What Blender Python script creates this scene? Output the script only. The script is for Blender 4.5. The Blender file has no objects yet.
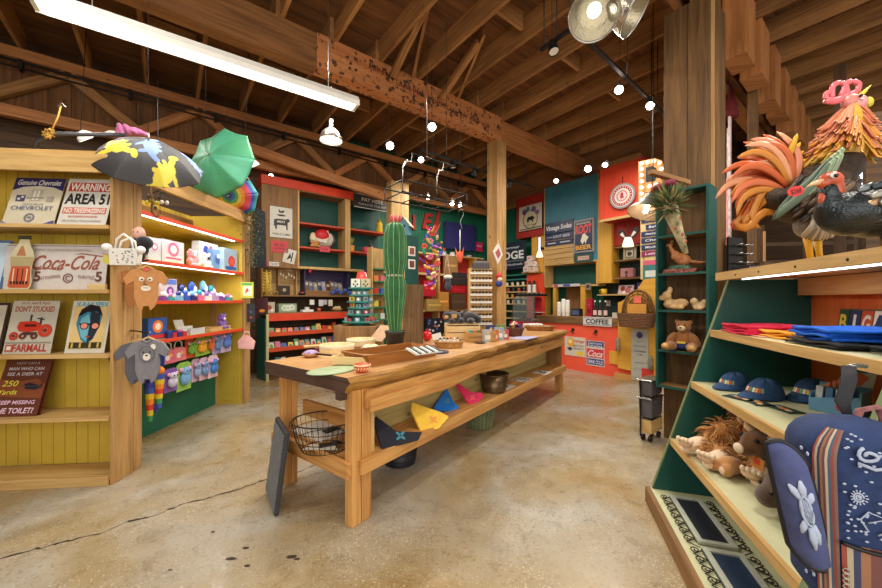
import bpy, bmesh, math, random
from math import sin, cos, pi, atan2, sqrt, radians as R
from mathutils import Vector as V, Matrix, Euler
random.seed(11)
SC = bpy.context.scene
COL = SC.collection
FP, CH, CU, CV = 351.0, 1.45, 441.0, 300.0      # focal length in pixels, eye height, principal point
# ---------------------------------------------------------------- camera
cam = bpy.data.objects.new('camera', bpy.data.cameras.new('camera')); COL.objects.link(cam)
cam.data.sensor_width = 36; cam.data.lens = FP / 882 * 36; cam.data.shift_y = 6 / 882
cam.data.clip_start = .05
cam.location = (0, 0, CH); cam.rotation_euler = (pi / 2, 0, 0); SC.camera = cam
# ---------------------------------------------------------------- world, exposure
w = bpy.data.worlds.new('world'); SC.world = w; w.use_nodes = True
w.node_tree.nodes['Background'].inputs[0].default_value = (1.0, .93, .84, 1)
w.node_tree.nodes['Background'].inputs[1].default_value = 0.9
SC.view_settings.view_transform = 'Standard'; SC.view_settings.look = 'None'
SC.view_settings.exposure = -0.2; SC.view_settings.gamma = 1
SC.cycles.max_bounces = 7; SC.cycles.diffuse_bounces = 4; SC.cycles.caustics_reflective = False; SC.cycles.caustics_refractive = False
SC.cycles.sample_clamp_indirect = 6
def area(name, loc, rot, sx, sy, power, col=(1, .92, .81)):
    l = bpy.data.lights.new(name, 'AREA'); l.shape = 'RECTANGLE'; l.size = sx; l.size_y = sy; l.energy = power; l.color = col
    o = bpy.data.objects.new(name, l); COL.objects.link(o); o.location = loc; o.rotation_euler = rot; return o
area('rear_fill', (0.6, -2.4, 2.3), (R(78), 0, 0), 7, 3.2, 210, (1, .95, .88))  # added fill light behind the camera
for (x, y, z, p) in [(-2.6, 1.4, 4.3, 60), (1.3, 1.2, 4.3, 75), (-1.3, 4.6, 4.25, 90), (1.9, 4.6, 4.2, 80), (0.2, 7.9, 4.0, 75), (2.9, 5.9, 4.1, 50), (3.6, 2.0, 4.2, 45), (-4.2, 3.8, 4.1, 45)]:
    area('overhead_fill', (x, y, z), (0, 0, R(37.65)), 1.2, .3, p)  # added overhead fill, floats free with no lamp fixture around it
# ---------------------------------------------------------------- helpers
def lin(c):
    return tuple(((x / 255) / 12.92 if x / 255 <= .04045 else ((x / 255 + .055) / 1.055) ** 2.4) for x in c)
def onz(u, v, z):
    Y = FP * (CH - z) / (v - CV); return V(((u - CU) / FP * Y, Y, z))
def at(u, v, Y): return V(((u - CU) / FP * Y, Y, CH - (v - CV) / FP * Y))
class Fr:
    """a local frame: x along a front, y into it, z up"""
    def __init__(s, x, y, z, yaw):
        s.o = V((x, y, z)); s.yaw = yaw; s.M = Matrix.Translation(s.o) @ Matrix.Rotation(yaw, 4, 'Z'); s.I = s.M.inverted()
    def p(s, x, y, z=0): return s.M @ V((x, y, z))
    def hit(s, u, v, y=0):              # local point where the ray through a pixel meets the plane y = const
        a = s.I @ V((0, 0, CH)); d = (s.I.to_3x3() @ V(((u - CU) / FP, 1, -(v - CV) / FP)))
        t = (y - a.y) / d.y; return a + d * t
    def hitx(s, u, v, x=0):
        a = s.I @ V((0, 0, CH)); d = (s.I.to_3x3() @ V(((u - CU) / FP, 1, -(v - CV) / FP)))
        return a + d * ((x - a.x) / d.x)
    def hitz(s, u, v, z): return s.I @ onz(u, v, z + s.o.z)
    def rect(s, u0, v0, u1, v1, y=0):   # (x0, x1, z0, z1) of an upright rectangle seen on plane y
        um = (u0 + u1) / 2; a = s.hit(u0, CV, y).x; b = s.hit(u1, CV, y).x
        return a, b, s.hit(um, v1, y).z, s.hit(um, v0, y).z
class MB:
    def __init__(s): s.v = []; s.f = []; s.m = []; s.uv = []; s.sm = []; s.mats = []
    def mi(s, mat):
        if mat is None: return 0
        if mat not in s.mats: s.mats.append(mat)
        return s.mats.index(mat)
    def add(s, vs, fs, mat=None, uvs=None, smooth=False, M=None):
        n = len(s.v); i = s.mi(mat)
        s.v += [tuple(M @ V(p)) if M is not None else tuple(p) for p in vs]
        for k, f in enumerate(fs):
            s.f.append([n + j for j in f]); s.m.append(i); s.sm.append(smooth)
            s.uv.append(uvs[k] if uvs else [(vs[j][0], vs[j][2]) for j in f])
        return s
    def box(s, x0, x1, y0, y1, z0, z1, mat=None, M=None, top=None):
        if x1 < x0: x0, x1 = x1, x0
        if y1 < y0: y0, y1 = y1, y0
        if z1 < z0: z0, z1 = z1, z0
        vs = [(x, y, z) for z in (z0, z1) for y in (y0, y1) for x in (x0, x1)]
        if top:   # top = (sx, sy) scale of the top face
            cx, cy = (x0 + x1) / 2, (y0 + y1) / 2
            vs = vs[:4] + [(cx + (x - cx) * top[0], cy + (y - cy) * top[1], z) for x, y, z in vs[4:]]
        fs = [(0, 2, 3, 1), (4, 5, 7, 6), (0, 1, 5, 4), (2, 6, 7, 3), (0, 4, 6, 2), (1, 3, 7, 5)]
        d = (x1 - x0, y1 - y0, z1 - z0); L = d.index(max(d)); o1, o2 = random.random() * 9, random.random() * 9
        oth = [k for k in range(3) if k != L]; uvs = []
        for f in fs:
            q = []
            for j in f:
                p = vs[j]; q.append((p[L] + o1, p[oth[0]] * 1.0 + p[oth[1]] * .83 + o2))
            uvs.append(q)
        return s.add(vs, fs, mat, uvs, False, M)
    def beam(s, p0, p1, wd, ht, mat=None, up=(0, 0, 1)):
        p0, p1 = V(p0), V(p1); d = p1 - p0; L = d.length; x = d.normalized(); u = V(up)
        if abs(x.dot(u)) > .98: u = V((0, 1, 0))
        y = u.cross(x).normalized(); z = x.cross(y)
        M = Matrix(((x.x, y.x, z.x, p0.x), (x.y, y.y, z.y, p0.y), (x.z, y.z, z.z, p0.z), (0, 0, 0, 1)))
        return s.box(0, L, -wd / 2, wd / 2, -ht / 2, ht / 2, mat, M)
    def tube(s, pts, r, mat=None, n=8, flat=1.0, up=(0, 0, 1), closed=False, M=None, caps=True):
        pts = [V(p) for p in pts]; K = len(pts); rr = r if isinstance(r, (list, tuple)) else [r] * K
        vs = []; L = 0; ls = []
        for i, p in enumerate(pts):
            a = pts[(i - 1) % K] if (closed or i > 0) else p; b = pts[(i + 1) % K] if (closed or i < K - 1) else p
            t = (b - a).normalized() if (b - a).length > 1e-9 else V((0, 0, 1)); u = V(up)
            if abs(t.dot(u)) > .97: u = V((0, 1, 0)) if abs(t.y) < .9 else V((1, 0, 0))
            n1 = u.cross(t).normalized(); n2 = t.cross(n1)
            if i: L += (p - pts[i - 1]).length
            ls.append(L)
            for k in range(n):
                an = 2 * pi * k / n; vs.append(p + n1 * cos(an) * rr[i] + n2 * sin(an) * rr[i] * flat)
        fs = []; uvs = []
        for i in range(K if closed else K - 1):
            j = (i + 1) % K
            for k in range(n):
                k2 = (k + 1) % n; fs.append((i * n + k, i * n + k2, j * n + k2, j * n + k))
                a0, a1 = k / n * 6.28 * rr[i], (k + 1) / n * 6.28 * rr[i]
                uvs.append([(ls[i], a0), (ls[i], a1), (ls[j], a1), (ls[j], a0)])
        if caps and not closed:
            fs.append(tuple(range(n))[::-1]); uvs.append([(0, 0)] * n)
            fs.append(tuple((K - 1) * n + k for k in range(n))); uvs.append([(0, 0)] * n)
        return s.add(vs, fs, mat, uvs, True, M)
    def lathe(s, prof, mat=None, n=24, M=None, smooth=True, fn=None, a0=0, a1=2 * pi, caps=False):
        vs = []; K = len(prof); full = abs(a1 - a0 - 2 * pi) < 1e-6; N = n if full else n + 1
        for r, z in prof:
            for k in range(N):
                a = a0 + (a1 - a0) * k / n; q = r * (fn(a, z) if fn else 1); vs.append((q * cos(a), q * sin(a), z))
        fs = []
        for i in range(K - 1):
            for k in range(n):
                k2 = (k + 1) % N; fs.append((i * N + k, i * N + k2, (i + 1) * N + k2, (i + 1) * N + k))
        if full and caps:
            if prof[0][0] > 1e-5: fs.append(tuple(range(N))[::-1])
            if prof[-1][0] > 1e-5: fs.append(tuple((K - 1) * N + k for k in range(N)))
        uvs = [[(vs[j][2], atan2(vs[j][1], vs[j][0]) * .1) for j in f] for f in fs]
        return s.add(vs, fs, mat, uvs, smooth, M)
    def cyl(s, c, r, h, mat=None, n=20, r2=None, M=None):
        T = Matrix.Translation(c); T = M @ T if M is not None else T
        rt = r2 if r2 is not None else r; return s.lathe([(.0001, 0), (r, 0), (r, 0), (rt, h), (rt, h), (.0001, h)], mat, n, T, smooth=False)
    def ell(s, c, r, mat=None, n=14, k=9, rot=None, M=None, fn=None):
        if not isinstance(r, (tuple, list)): r = (r, r, r)
        T = Matrix.Translation(c)
        if rot: T = T @ Euler(rot).to_matrix().to_4x4()
        T = T @ Matrix.Diagonal((r[0], r[1], r[2], 1))
        if M is not None: T = M @ T
        prof = [(max(sin(pi * i / k), 1e-6), -cos(pi * i / k)) for i in range(k + 1)]
        return s.lathe(prof, mat, n, T, fn=fn)
    def prism(s, poly, t, mat=None, M=None, y=0, side=None):
        """polygon in local x-z, thickness t towards +y starting at y"""
        n = len(poly); vs = [(x, y, z) for x, z in poly] + [(x, y + t, z) for x, z in poly]
        a = sum(poly[i][0] * poly[(i + 1) % n][1] - poly[(i + 1) % n][0] * poly[i][1] for i in range(n))
        f0, f1 = tuple(range(n)), tuple(range(2 * n - 1, n - 1, -1))
        if a < 0: f0, f1 = f0[::-1], f1[::-1]
        s.add(vs, [f0, f1], mat, None, False, M)
        q = [(i, (i + 1) % n, n + (i + 1) % n, n + i) for i in range(n)]
        if a > 0: q = [x[::-1] for x in q]
        return s.add(vs, q, side or mat, None, False, M)
    def disc(s, cx, cz, rx, rz, y, t, mat=None, M=None, n=20, a0=0):
        return s.prism([(cx + rx * cos(a0 + 2 * pi * k / n), cz + rz * sin(a0 + 2 * pi * k / n)) for k in range(n)], t, mat, M, y)
    def ring(s, cx, cz, r0, r1, y, t, mat=None, M=None, n=24, a0=0, a1=2 * pi):
        for k in range(n):
            a, b = a0 + (a1 - a0) * k / n, a0 + (a1 - a0) * (k + 1) / n
            s.prism([(cx + r0 * cos(a), cz + r0 * sin(a)), (cx + r1 * cos(a), cz + r1 * sin(a)), (cx + r1 * cos(b), cz + r1 * sin(b)), (cx + r0 * cos(b), cz + r0 * sin(b))], t, mat, M, y)
        return s
    def grid(s, fn, nu, nv, mat=None, M=None, smooth=True, thick=0, pick=None):
        vs = [fn(i / nu, j / nv) for j in range(nv + 1) for i in range(nu + 1)]
        fs = [(j * (nu + 1) + i, j * (nu + 1) + i + 1, (j + 1) * (nu + 1) + i + 1, (j + 1) * (nu + 1) + i) for j in range(nv) for i in range(nu)]
        if pick:
            n0 = len(s.f); s.add(vs, fs, mat, None, smooth, M)
            for k in range(len(fs)):
                s.m[n0 + k] = s.mi(pick((k % nu + .5) / nu, (k // nu + .5) / nv))
            return s
        return s.add(vs, fs, mat, None, smooth, M)
    def text(s, body, x, z, h, mat=None, y=0, w=None, M=None, bold=0.0, shear=0, t=.0006, align='CENTER', rot=0):
        """lettering standing in local x-z, facing -y; x,z is the centre of the line, h the cap height"""
        c = bpy.data.curves.new('t', 'FONT'); c.body = body; c.size = 1; c.align_x = 'CENTER'; c.offset = bold; c.shear = shear; c.resolution_u = 3; c.extrude = 0
        o = bpy.data.objects.new('t', c); me = bpy.data.meshes.new_from_object(o)
        if not me.vertices: return s
        xs = [v.co.x for v in me.vertices]; W = max(xs) - min(xs); cx = (max(xs) + min(xs)) / 2
        k = h / .70; kx = k
        if w is not None: kx = w / W
        if align == 'LEFT': cx = min(xs)
        vs = []
        for v in me.vertices:
            px, pz = (v.co.x - cx) * kx, (v.co.y - .35) * k
            vs.append((x + px * cos(rot) - pz * sin(rot), y - t, z + px * sin(rot) + pz * cos(rot)))
        s.add(vs, [tuple(p.vertices) for p in me.polygons], mat, None, False, M)
        bpy.data.meshes.remove(me); bpy.data.objects.remove(o); bpy.data.curves.remove(c)
        return s
    def build(s, name, mat=None, parent=None, M=None, bevel=0, seg=2):
        me = bpy.data.meshes.new(name)
        me.from_pydata(s.v, [], s.f)
        ms = s.mats if s.mats else []
        if mat is not None and not ms: ms = [mat]
        for m_ in ms: me.materials.append(m_ if m_ is not None else mat)
        me.polygons.foreach_set('material_index', s.m); me.polygons.foreach_set('use_smooth', s.sm)
        uvl = me.uv_layers.new(name='UVMap'); flat = []
        for q in s.uv:
            for a in q: flat += [a[0], a[1]]
        uvl.data.foreach_set('uv', flat); me.update(); me.validate()
        o = bpy.data.objects.new(name, me); COL.objects.link(o)
        if parent is not None: o.parent = parent
        if M is not None: o.matrix_local = M
        if bevel:
            b = o.modifiers.new('b', 'BEVEL'); b.width = bevel; b.segments = seg; b.limit_method = 'ANGLE'; b.angle_limit = R(40)
        return o
def tag(o, label, cat, group=None, kind=None):
    o['label'] = label; o['category'] = cat
    if group: o['group'] = group
    if kind: o['kind'] = kind
    return o
def thing(name, label, cat, loc, yaw=0, group=None, rot=None):
    o = bpy.data.objects.new(name, None); COL.objects.link(o); o.empty_display_size = .05
    o.location = loc; o.rotation_euler = rot if rot else (0, 0, yaw); return tag(o, label, cat, group)
def single(mb, name, label, cat, loc, yaw=0, group=None, mat=None, bevel=0, rot=None, kind=None):
    o = mb.build(name, mat, None, None, bevel); o.location = loc; o.rotation_euler = rot if rot else (0, 0, yaw)
    return tag(o, label, cat, group, kind)
def struct(mb, name, mat=None, loc=(0, 0, 0), yaw=0, bevel=0, label=None):
    o = mb.build(name, mat, None, None, bevel); o.location = loc; o.rotation_euler = (0, 0, yaw); o['kind'] = 'structure'
    if label: o['label'] = label
    return o
def dup(root, loc, yaw=None, label=None, rot=None, group=None):
    r = root.copy(); COL.objects.link(r); r.location = loc
    if rot: r.rotation_euler = rot
    elif yaw is not None: r.rotation_euler = (0, 0, yaw)
    if label: r['label'] = label
    if group: r['group'] = group
    for c in root.children:
        d = c.copy(); COL.objects.link(d); d.parent = r
        for g in c.children:
            e = g.copy(); COL.objects.link(e); e.parent = d
    return r
def blob(name, ells, mat, parent=None, vox=.012, smooth=3, extra=None):
    """one continuous stuffed body grown from overlapping ellipsoids"""
    mb = MB()
    for e in ells: mb.ell(e[0], e[1], None, 20, 14, rot=e[2] if len(e) > 2 else None)
    if extra: extra(mb)
    o = mb.build(name, mat, parent)
    r = o.modifiers.new('r', 'REMESH'); r.mode = 'VOXEL'; r.voxel_size = vox; r.use_smooth_shade = True
    s_ = o.modifiers.new('s', 'SMOOTH'); s_.iterations = smooth
    return o
# ---------------------------------------------------------------- materials
def _nm(name):
    m = bpy.data.materials.new(name); m.use_nodes = True; nt = m.node_tree; return m, nt, nt.nodes['Principled BSDF'], nt.nodes, nt.links
def mat(name, c, rough=.6, metal=0, var=.12, ns=9, bump=0, coat=0, sheen=0, emit=0, trans=0, alpha=1, detail=3):
    m, nt, b, N, L = _nm(name); c = lin(c)
    b.inputs['Roughness'].default_value = rough; b.inputs['Metallic'].default_value = metal
    if coat: b.inputs['Coat Weight'].default_value = coat
    if sheen: b.inputs['Sheen Weight'].default_value = sheen
    if emit: b.inputs['Emission Color'].default_value = (*c, 1); b.inputs['Emission Strength'].default_value = emit
    if trans: b.inputs['Transmission Weight'].default_value = trans
    if alpha < 1: b.inputs['Alpha'].default_value = alpha
    tc = N.new('ShaderNodeTexCoord'); n = N.new('ShaderNodeTexNoise'); n.inputs['Scale'].default_value = ns; n.inputs['Detail'].default_value = detail
    r = N.new('ShaderNodeValToRGB'); r.color_ramp.elements[0].position = .3; r.color_ramp.elements[1].position = .7
    r.color_ramp.elements[0].color = (*[x * (1 - var) for x in c], 1); r.color_ramp.elements[1].color = (*[min(1, x * (1 + var)) for x in c], 1)
    L.new(tc.outputs['Object'], n.inputs['Vector']); L.new(n.outputs['Fac'], r.inputs['Fac']); L.new(r.outputs['Color'], b.inputs['Base Color'])
    if bump:
        bp = N.new('ShaderNodeBump'); bp.inputs['Strength'].default_value = bump; bp.inputs['Distance'].default_value = .01
        n2 = N.new('ShaderNodeTexNoise'); n2.inputs['Scale'].default_value = ns * 8; L.new(tc.outputs['Object'], n2.inputs['Vector'])
        L.new(n2.outputs['Fac'], bp.inputs['Height']); L.new(bp.outputs['Normal'], b.inputs['Normal'])
    return m
def wood(name, dark, light, rough=.55, scale=1.0, streak=1.0, coat=0, knots=.25):
    m, nt, b, N, L = _nm(name); d, l = lin(dark), lin(light)
    uv = N.new('ShaderNodeUVMap'); mp = N.new('ShaderNodeMapping'); mp.inputs['Scale'].default_value = (1.3 * scale, 22 * scale, 1)
    L.new(uv.outputs['UV'], mp.inputs['Vector'])
    n = N.new('ShaderNodeTexNoise'); n.inputs['Scale'].default_value = 1.6; n.inputs['Detail'].default_value = 6; n.inputs['Roughness'].default_value = .62; n.inputs['Distortion'].default_value = .6
    L.new(mp.outputs['Vector'], n.inputs['Vector'])
    n2 = N.new('ShaderNodeTexNoise'); n2.inputs['Scale'].default_value = 1.1; n2.inputs['Detail'].default_value = 2
    mp2 = N.new('ShaderNodeMapping'); mp2.inputs['Scale'].default_value = (.5, 3.2, 1); L.new(uv.outputs['UV'], mp2.inputs['Vector']); L.new(mp2.outputs['Vector'], n2.inputs['Vector'])
    mx = N.new('ShaderNodeMath'); mx.operation = 'MULTIPLY_ADD'; mx.inputs[1].default_value = .6; L.new(n.outputs['Fac'], mx.inputs[0])
    mx2 = N.new('ShaderNodeMath'); mx2.operation = 'MULTIPLY'; mx2.inputs[1].default_value = .4; L.new(n2.outputs['Fac'], mx2.inputs[0]); L.new(mx2.outputs[0], mx.inputs[2])
    r = N.new('ShaderNodeValToRGB'); e = r.color_ramp.elements; e[0].position = .36; e[1].position = .62; e[0].color = (*d, 1); e[1].color = (*l, 1)
    L.new(mx.outputs[0], r.inputs['Fac'])
    vo = N.new('ShaderNodeTexVoronoi'); vo.inputs['Scale'].default_value = 1; mp3 = N.new('ShaderNodeMapping'); mp3.inputs['Scale'].default_value = (2.2, 5.5, 1)
    L.new(uv.outputs['UV'], mp3.inputs['Vector']); L.new(mp3.outputs['Vector'], vo.inputs['Vector'])
    kr = N.new('ShaderNodeValToRGB'); kr.color_ramp.elements[0].position = .03; kr.color_ramp.elements[1].position = .1; kr.color_ramp.elements[0].color = (1 - knots * 2.4 if knots < .4 else .1,) * 3 + (1,); kr.color_ramp.elements[1].color = (1, 1, 1, 1)
    L.new(vo.outputs['Distance'], kr.inputs['Fac'])
    mm = N.new('ShaderNodeMix'); mm.data_type = 'RGBA'; mm.blend_type = 'MULTIPLY'; mm.inputs[0].default_value = 1
    L.new(r.outputs['Color'], mm.inputs[6]); L.new(kr.outputs['Color'], mm.inputs[7]); L.new(mm.outputs[2], b.inputs['Base Color'])
    b.inputs['Roughness'].default_value = rough
    if coat: b.inputs['Coat Weight'].default_value = coat
    bp = N.new('ShaderNodeBump'); bp.inputs['Strength'].default_value = .22; bp.inputs['Distance'].default_value = .004; L.new(n.outputs['Fac'], bp.inputs['Height']); L.new(bp.outputs['Normal'], b.inputs['Normal'])
    return m
_pc = {}
def pt(c, rough=.5, var=.05):          # a plain paint or ink, cached
    k = (tuple(c), rough, var)
    if k not in _pc: _pc[k] = mat('paint', c, rough, var=var, ns=14)
    return _pc[k]
def emis(name, c, s):
    m, nt, b, N, L = _nm(name); b.inputs['Base Color'].default_value = (*c, 1); b.inputs['Emission Color'].default_value = (*c, 1); b.inputs['Emission Strength'].default_value = s; return m
W_joist = wood('joist_pine', (118, 78, 40), (188, 136, 80), .7, 1)
W_beam = wood('beam_fir', (146, 90, 44), (204, 138, 80), .6, .8, knots=.3)
W_beamd = wood('dark_beam', (108, 70, 36), (164, 112, 64), .7, .8)
W_deck = wood('deck_boards', (86, 56, 30), (140, 94, 54), .8, .6)
W_post = wood('post_pine', (148, 108, 60), (202, 160, 100), .6, .8, knots=.35)
W_pillar = wood('old_pillar', (74, 53, 30), (134, 98, 56), .65, .7, knots=.35)
W_shelf = wood('shelf_pine', (178, 138, 78), (222, 186, 124), .5, .9, knots=.3)
W_table = wood('table_fir', (170, 112, 54), (222, 168, 98), .45, .8, coat=.15, knots=.35)
W_slab = wood('slab_top', (176, 126, 74), (214, 168, 112), .38, .6, coat=.25, knots=.25)
W_green = wood('pale_board', (176, 158, 92), (220, 200, 138), .6, .8)
W_dark = wood('dark_wood', (62, 42, 24), (104, 74, 44), .6, .8)
W_mid = wood('brown_wood', (112, 78, 42), (164, 120, 70), .6, .8)
W_orange = wood('orange_ply', (204, 96, 44), (226, 124, 62), .55, .5, knots=.3)
W_yellow = wood('ochre_ply', (206, 150, 46), (228, 176, 70), .5, .4, knots=.1)
W_pale = wood('pale_crate', (204, 172, 112), (236, 210, 156), .6, 1.2)
W_red = wood('red_edge', (186, 66, 34), (222, 90, 52), .5, .6, knots=.1)
M_yel = mat('yellow_beadboard', (206, 176, 64), .55, var=.1, ns=3, bump=.1)
M_teal = mat('teal_paint', (14, 80, 72), .5, var=.12, ns=5, bump=.1)
M_tealL = mat('light_teal', (54, 138, 128), .5, var=.12, ns=5)
M_blueb = mat('blue_beadboard', (62, 128, 148), .5, var=.1, ns=4)
M_green = mat('green_wall', (24, 104, 78), .55, var=.1, ns=3)
M_red = mat('red_paint', (226, 74, 44), .5, var=.08, ns=4)
M_redd = mat('deep_red', (170, 40, 34), .5, var=.1)
M_coral = mat('coral_counter', (240, 92, 66), .5, var=.06, ns=4)
M_black = mat('black_metal', (30, 29, 30), .45, metal=.3)
M_iron = mat('iron', (52, 48, 44), .5, metal=.7)
M_steel = mat('steel', (190, 190, 188), .28, metal=1, var=.05)
M_white = mat('white_paint', (238, 236, 228), .5, var=.04)
M_lit = emis('lamp_lit', (1, .93, .8), 22)
M_cool = emis('tube_lit', (1, .98, .95), 14)
M_led = emis('led_lit', (.95, .97, 1), 4)
# ================================================================ SETTING
g = R(37.65)
G = Fr(0, 0, 0, g)                       # building grid: x along the beams, y across them
m, nt, b, N, L = _nm('polished_concrete')
tc = N.new('ShaderNodeTexCoord')
def noise_(sc, det=4, dist=0):
    n = N.new('ShaderNodeTexNoise'); n.inputs['Scale'].default_value = sc; n.inputs['Detail'].default_value = det; n.inputs['Distortion'].default_value = dist
    L.new(tc.outputs['Object'], n.inputs['Vector']); return n
def ramp_(src, stops):
    r = N.new('ShaderNodeValToRGB'); e = r.color_ramp.elements
    while len(e) < len(stops): e.new(.5)
    for k, (p_, c_) in enumerate(stops): e[k].position = p_; e[k].color = (*c_, 1)
    L.new(src, r.inputs['Fac']); return r
def mix_(a, b_, f, mode='MIX'):
    x = N.new('ShaderNodeMix'); x.data_type = 'RGBA'; x.blend_type = mode
    if isinstance(f, float): x.inputs[0].default_value = f
    else: L.new(f, x.inputs[0])
    for s_, k in ((a, 6), (b_, 7)):
        if isinstance(s_, tuple): x.inputs[k].default_value = (*s_, 1)
        else: L.new(s_, x.inputs[k])
    return x.outputs[2]
n1 = noise_(1.1, 8, .5)
base = ramp_(n1.outputs['Fac'], [(.30, lin((150, 124, 80))), (.42, lin((156, 138, 104))), (.53, lin((160, 148, 126))), (.66, lin((170, 166, 156)))])
n2 = noise_(7, 9, .3)
patch = ramp_(n2.outputs['Fac'], [(.25, (.80, .78, .74)), (.75, (1.12, 1.11, 1.08))])
c1 = mix_(base.outputs['Color'], patch.outputs['Color'], .8, 'MULTIPLY')
vo = N.new('ShaderNodeTexVoronoi'); vo.inputs['Scale'].default_value = 64; L.new(tc.outputs['Object'], vo.inputs['Vector'])
ag = ramp_(vo.outputs['Distance'], [(.14, (1, 1, 1)), (.3, (0, 0, 0))])
n3 = noise_(1.6, 3); where = ramp_(n3.outputs['Fac'], [(.36, (.1, .1, .1)), (.58, (.55, .55, .55))])
fa = N.new('ShaderNodeMath'); fa.operation = 'MULTIPLY'; L.new(ag.outputs['Color'], fa.inputs[0]); L.new(where.outputs['Color'], fa.inputs[1])
c2 = mix_(c1, lin((236, 230, 210)), fa.outputs[0])
n4 = noise_(42, 3); sp = ramp_(n4.outputs['Fac'], [(.56, (0, 0, 0)), (.68, (.55, .55, .55))])
c3 = mix_(c2, lin((120, 92, 50)), sp.outputs['Color'])
L.new(c3, b.inputs['Base Color'])
rg = ramp_(n2.outputs['Fac'], [(.3, (.2, .2, .2)), (.7, (.5, .5, .5))]); L.new(rg.outputs['Color'], b.inputs['Roughness'])
b.inputs['Coat Weight'].default_value = .2; b.inputs['Coat Roughness'].default_value = .22
bp = N.new('ShaderNodeBump'); bp.inputs['Strength'].default_value = .12; bp.inputs['Distance'].default_value = .01; L.new(n2.outputs['Fac'], bp.inputs['Height']); L.new(bp.outputs['Normal'], b.inputs['Normal'])
M_floor = m
struct(MB().box(-9, 13, -3, 8.6, -.12, 0), 'floor', M_floor, yaw=g)
cp = [(-12, 562), (30, 551), (66, 541), (100, 534), (128, 521), (150, 517), (186, 503), (212, 497), (240, 489), (268, 479), (296, 473), (326, 460), (350, 452)]
mb = MB(); P = []
for i, (u, v) in enumerate(cp):
    a = onz(u, v, 0)
    if i:
        for k in range(1, 6):
            q = P0.lerp(a, k / 6); P.append(q + V((random.uniform(-.012, .012), random.uniform(-.012, .012), 0)))
    P.append(a); P0 = a
vs = []
for i, q in enumerate(P):
    wd = random.uniform(.003, .013); vs += [(q.x, q.y - wd, .0012), (q.x, q.y + wd, .0012)]
mb.add(vs, [(2 * i, 2 * i + 2, 2 * i + 3, 2 * i + 1) for i in range(len(P) - 1)])
struct(mb, 'floor_marking_1', mat('crack', (52, 40, 26), .9))
mb = MB()
for (u, v, s) in [(231, 559, .03), (246, 548, .022), (247, 566, .02), (291, 557, .035), (297, 559, .02), (213, 532, .018), (170, 570, .012)]:
    q = onz(u, v, 0); n = 7; vs = [(q.x + s * (.7 + .5 * random.random()) * cos(6.28 * k / n), q.y + .5 * s * (.7 + .5 * random.random()) * sin(6.28 * k / n), .0014) for k in range(n)]
    mb.add(vs, [tuple(range(n))])
struct(mb, 'floor_marking_2', mat('chip', (56, 44, 30), .9))
mb = MB()
for k in range(34): mb.box(-7, 3.3, 7.72 + random.uniform(0, .012), 7.9, k * .155, k * .155 + .1555)
struct(mb, 'wall_back', W_dark, yaw=g)
mb = MB(); mb.box(3.3, 8.15, 7.74, 7.9, 0, 5.15)
for k in range(48): mb.box(3.3 + k * .1, 3.394 + k * .1, 7.72, 7.74, 0, 5.15)
struct(mb, 'wall_back_green', M_green, yaw=g)
struct(MB().box(7.88, 7.99, 2.2, 7.7, 4.12, 5.14, W_beamd), 'ceiling_beam_ledger', None, yaw=g)
mb = MB(); mb.box(8.03, 8.15, 2.2, 7.74, 0, 5.15)
for k in range(55): mb.box(8.0, 8.03, 2.2 + k * .1, 2.294 + k * .1, 0, 5.15)
struct(mb, 'wall_coffee', M_green, yaw=g)
mb = MB()
for k in range(26): mb.box(11.6 + random.uniform(0, .015), 11.75, -3, 4, k * .2, k * .2 + .2005)
struct(mb, 'wall_far_side', W_dark, yaw=g)
mb = MB()
for k in range(26): mb.box(-7.1, -7 + random.uniform(0, .015), -1.5, 7.9, k * .2, k * .2 + .2005)
struct(mb, 'wall_left', W_dark, yaw=g)
mb = MB()
for k in range(62): mb.box(-7, 12, -3 + k * .18, -3 + k * .18 + .176, 5.15, 5.19)
struct(mb, 'ceiling', W_deck, yaw=g)
struct(MB().box(-7.2, 12.2, -3.2, 8.1, 5.2, 5.24), 'ceiling_roof_slab', W_dark, yaw=g)
jm = None
for k in range(-10, 19):
    a = 4.3 + .655 * k - .03
    if not (-6.9 < a < 11.5): continue
    mb = MB().box(0, .048, -3, 1.24, 4.85, 5.15); mb.box(.05, .098, 1.1, 4.75 if a < 8 else 2.1, 4.85, 5.15)
    if a < 8: mb.box(0, .048, 4.5, 7.35, 4.85, 5.15)
    if a > 7.2: pass
    elif k % 2 == 0: mb.box(.098, .6, 2.9, 2.94, 4.9, 5.12)
    else: mb.box(.098, .6, 5.9, 5.94, 4.9, 5.12)
    o = struct(mb, 'ceiling_beam', W_joist, loc=G.p(a, 0, 0), yaw=g)
for k, a in enumerate((2.45, 3.35)):
    mb = MB(); mb.beam((0, 3.5, 5.0), (.1, 4.45, 4.7), .08, .08); mb.beam((0, 3.4, 5.1), (.45, 4.45, 4.9), .04, .2)
    struct(mb, 'ceiling_beam', W_joist, loc=G.p(a, 0, 0), yaw=g)
aL = G.hit(315, 60, 4.58).x; aR = G.p(0, 0) and 4.87
m_, nt_, b_, N_, L_ = _nm('charred_fir')
W_char = wood('charred_beam', (178, 108, 60), (216, 148, 92), .6, .7, knots=.0)
nt_ = W_char.node_tree; N_ = nt_.nodes; L_ = nt_.links; bs = N_['Principled BSDF']; src = bs.inputs['Base Color'].links[0].from_socket
tc_ = N_.new('ShaderNodeTexCoord'); v_ = N_.new('ShaderNodeTexNoise'); v_.inputs['Scale'].default_value = 17; v_.inputs['Detail'].default_value = 4; L_.new(tc_.outputs['Object'], v_.inputs['Vector'])
rr_ = N_.new('ShaderNodeValToRGB'); rr_.color_ramp.elements[0].position = .57; rr_.color_ramp.elements[0].color = (0, 0, 0, 1); rr_.color_ramp.elements[1].position = .61; rr_.color_ramp.elements[1].color = (.95, .95, .95, 1)
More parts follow.
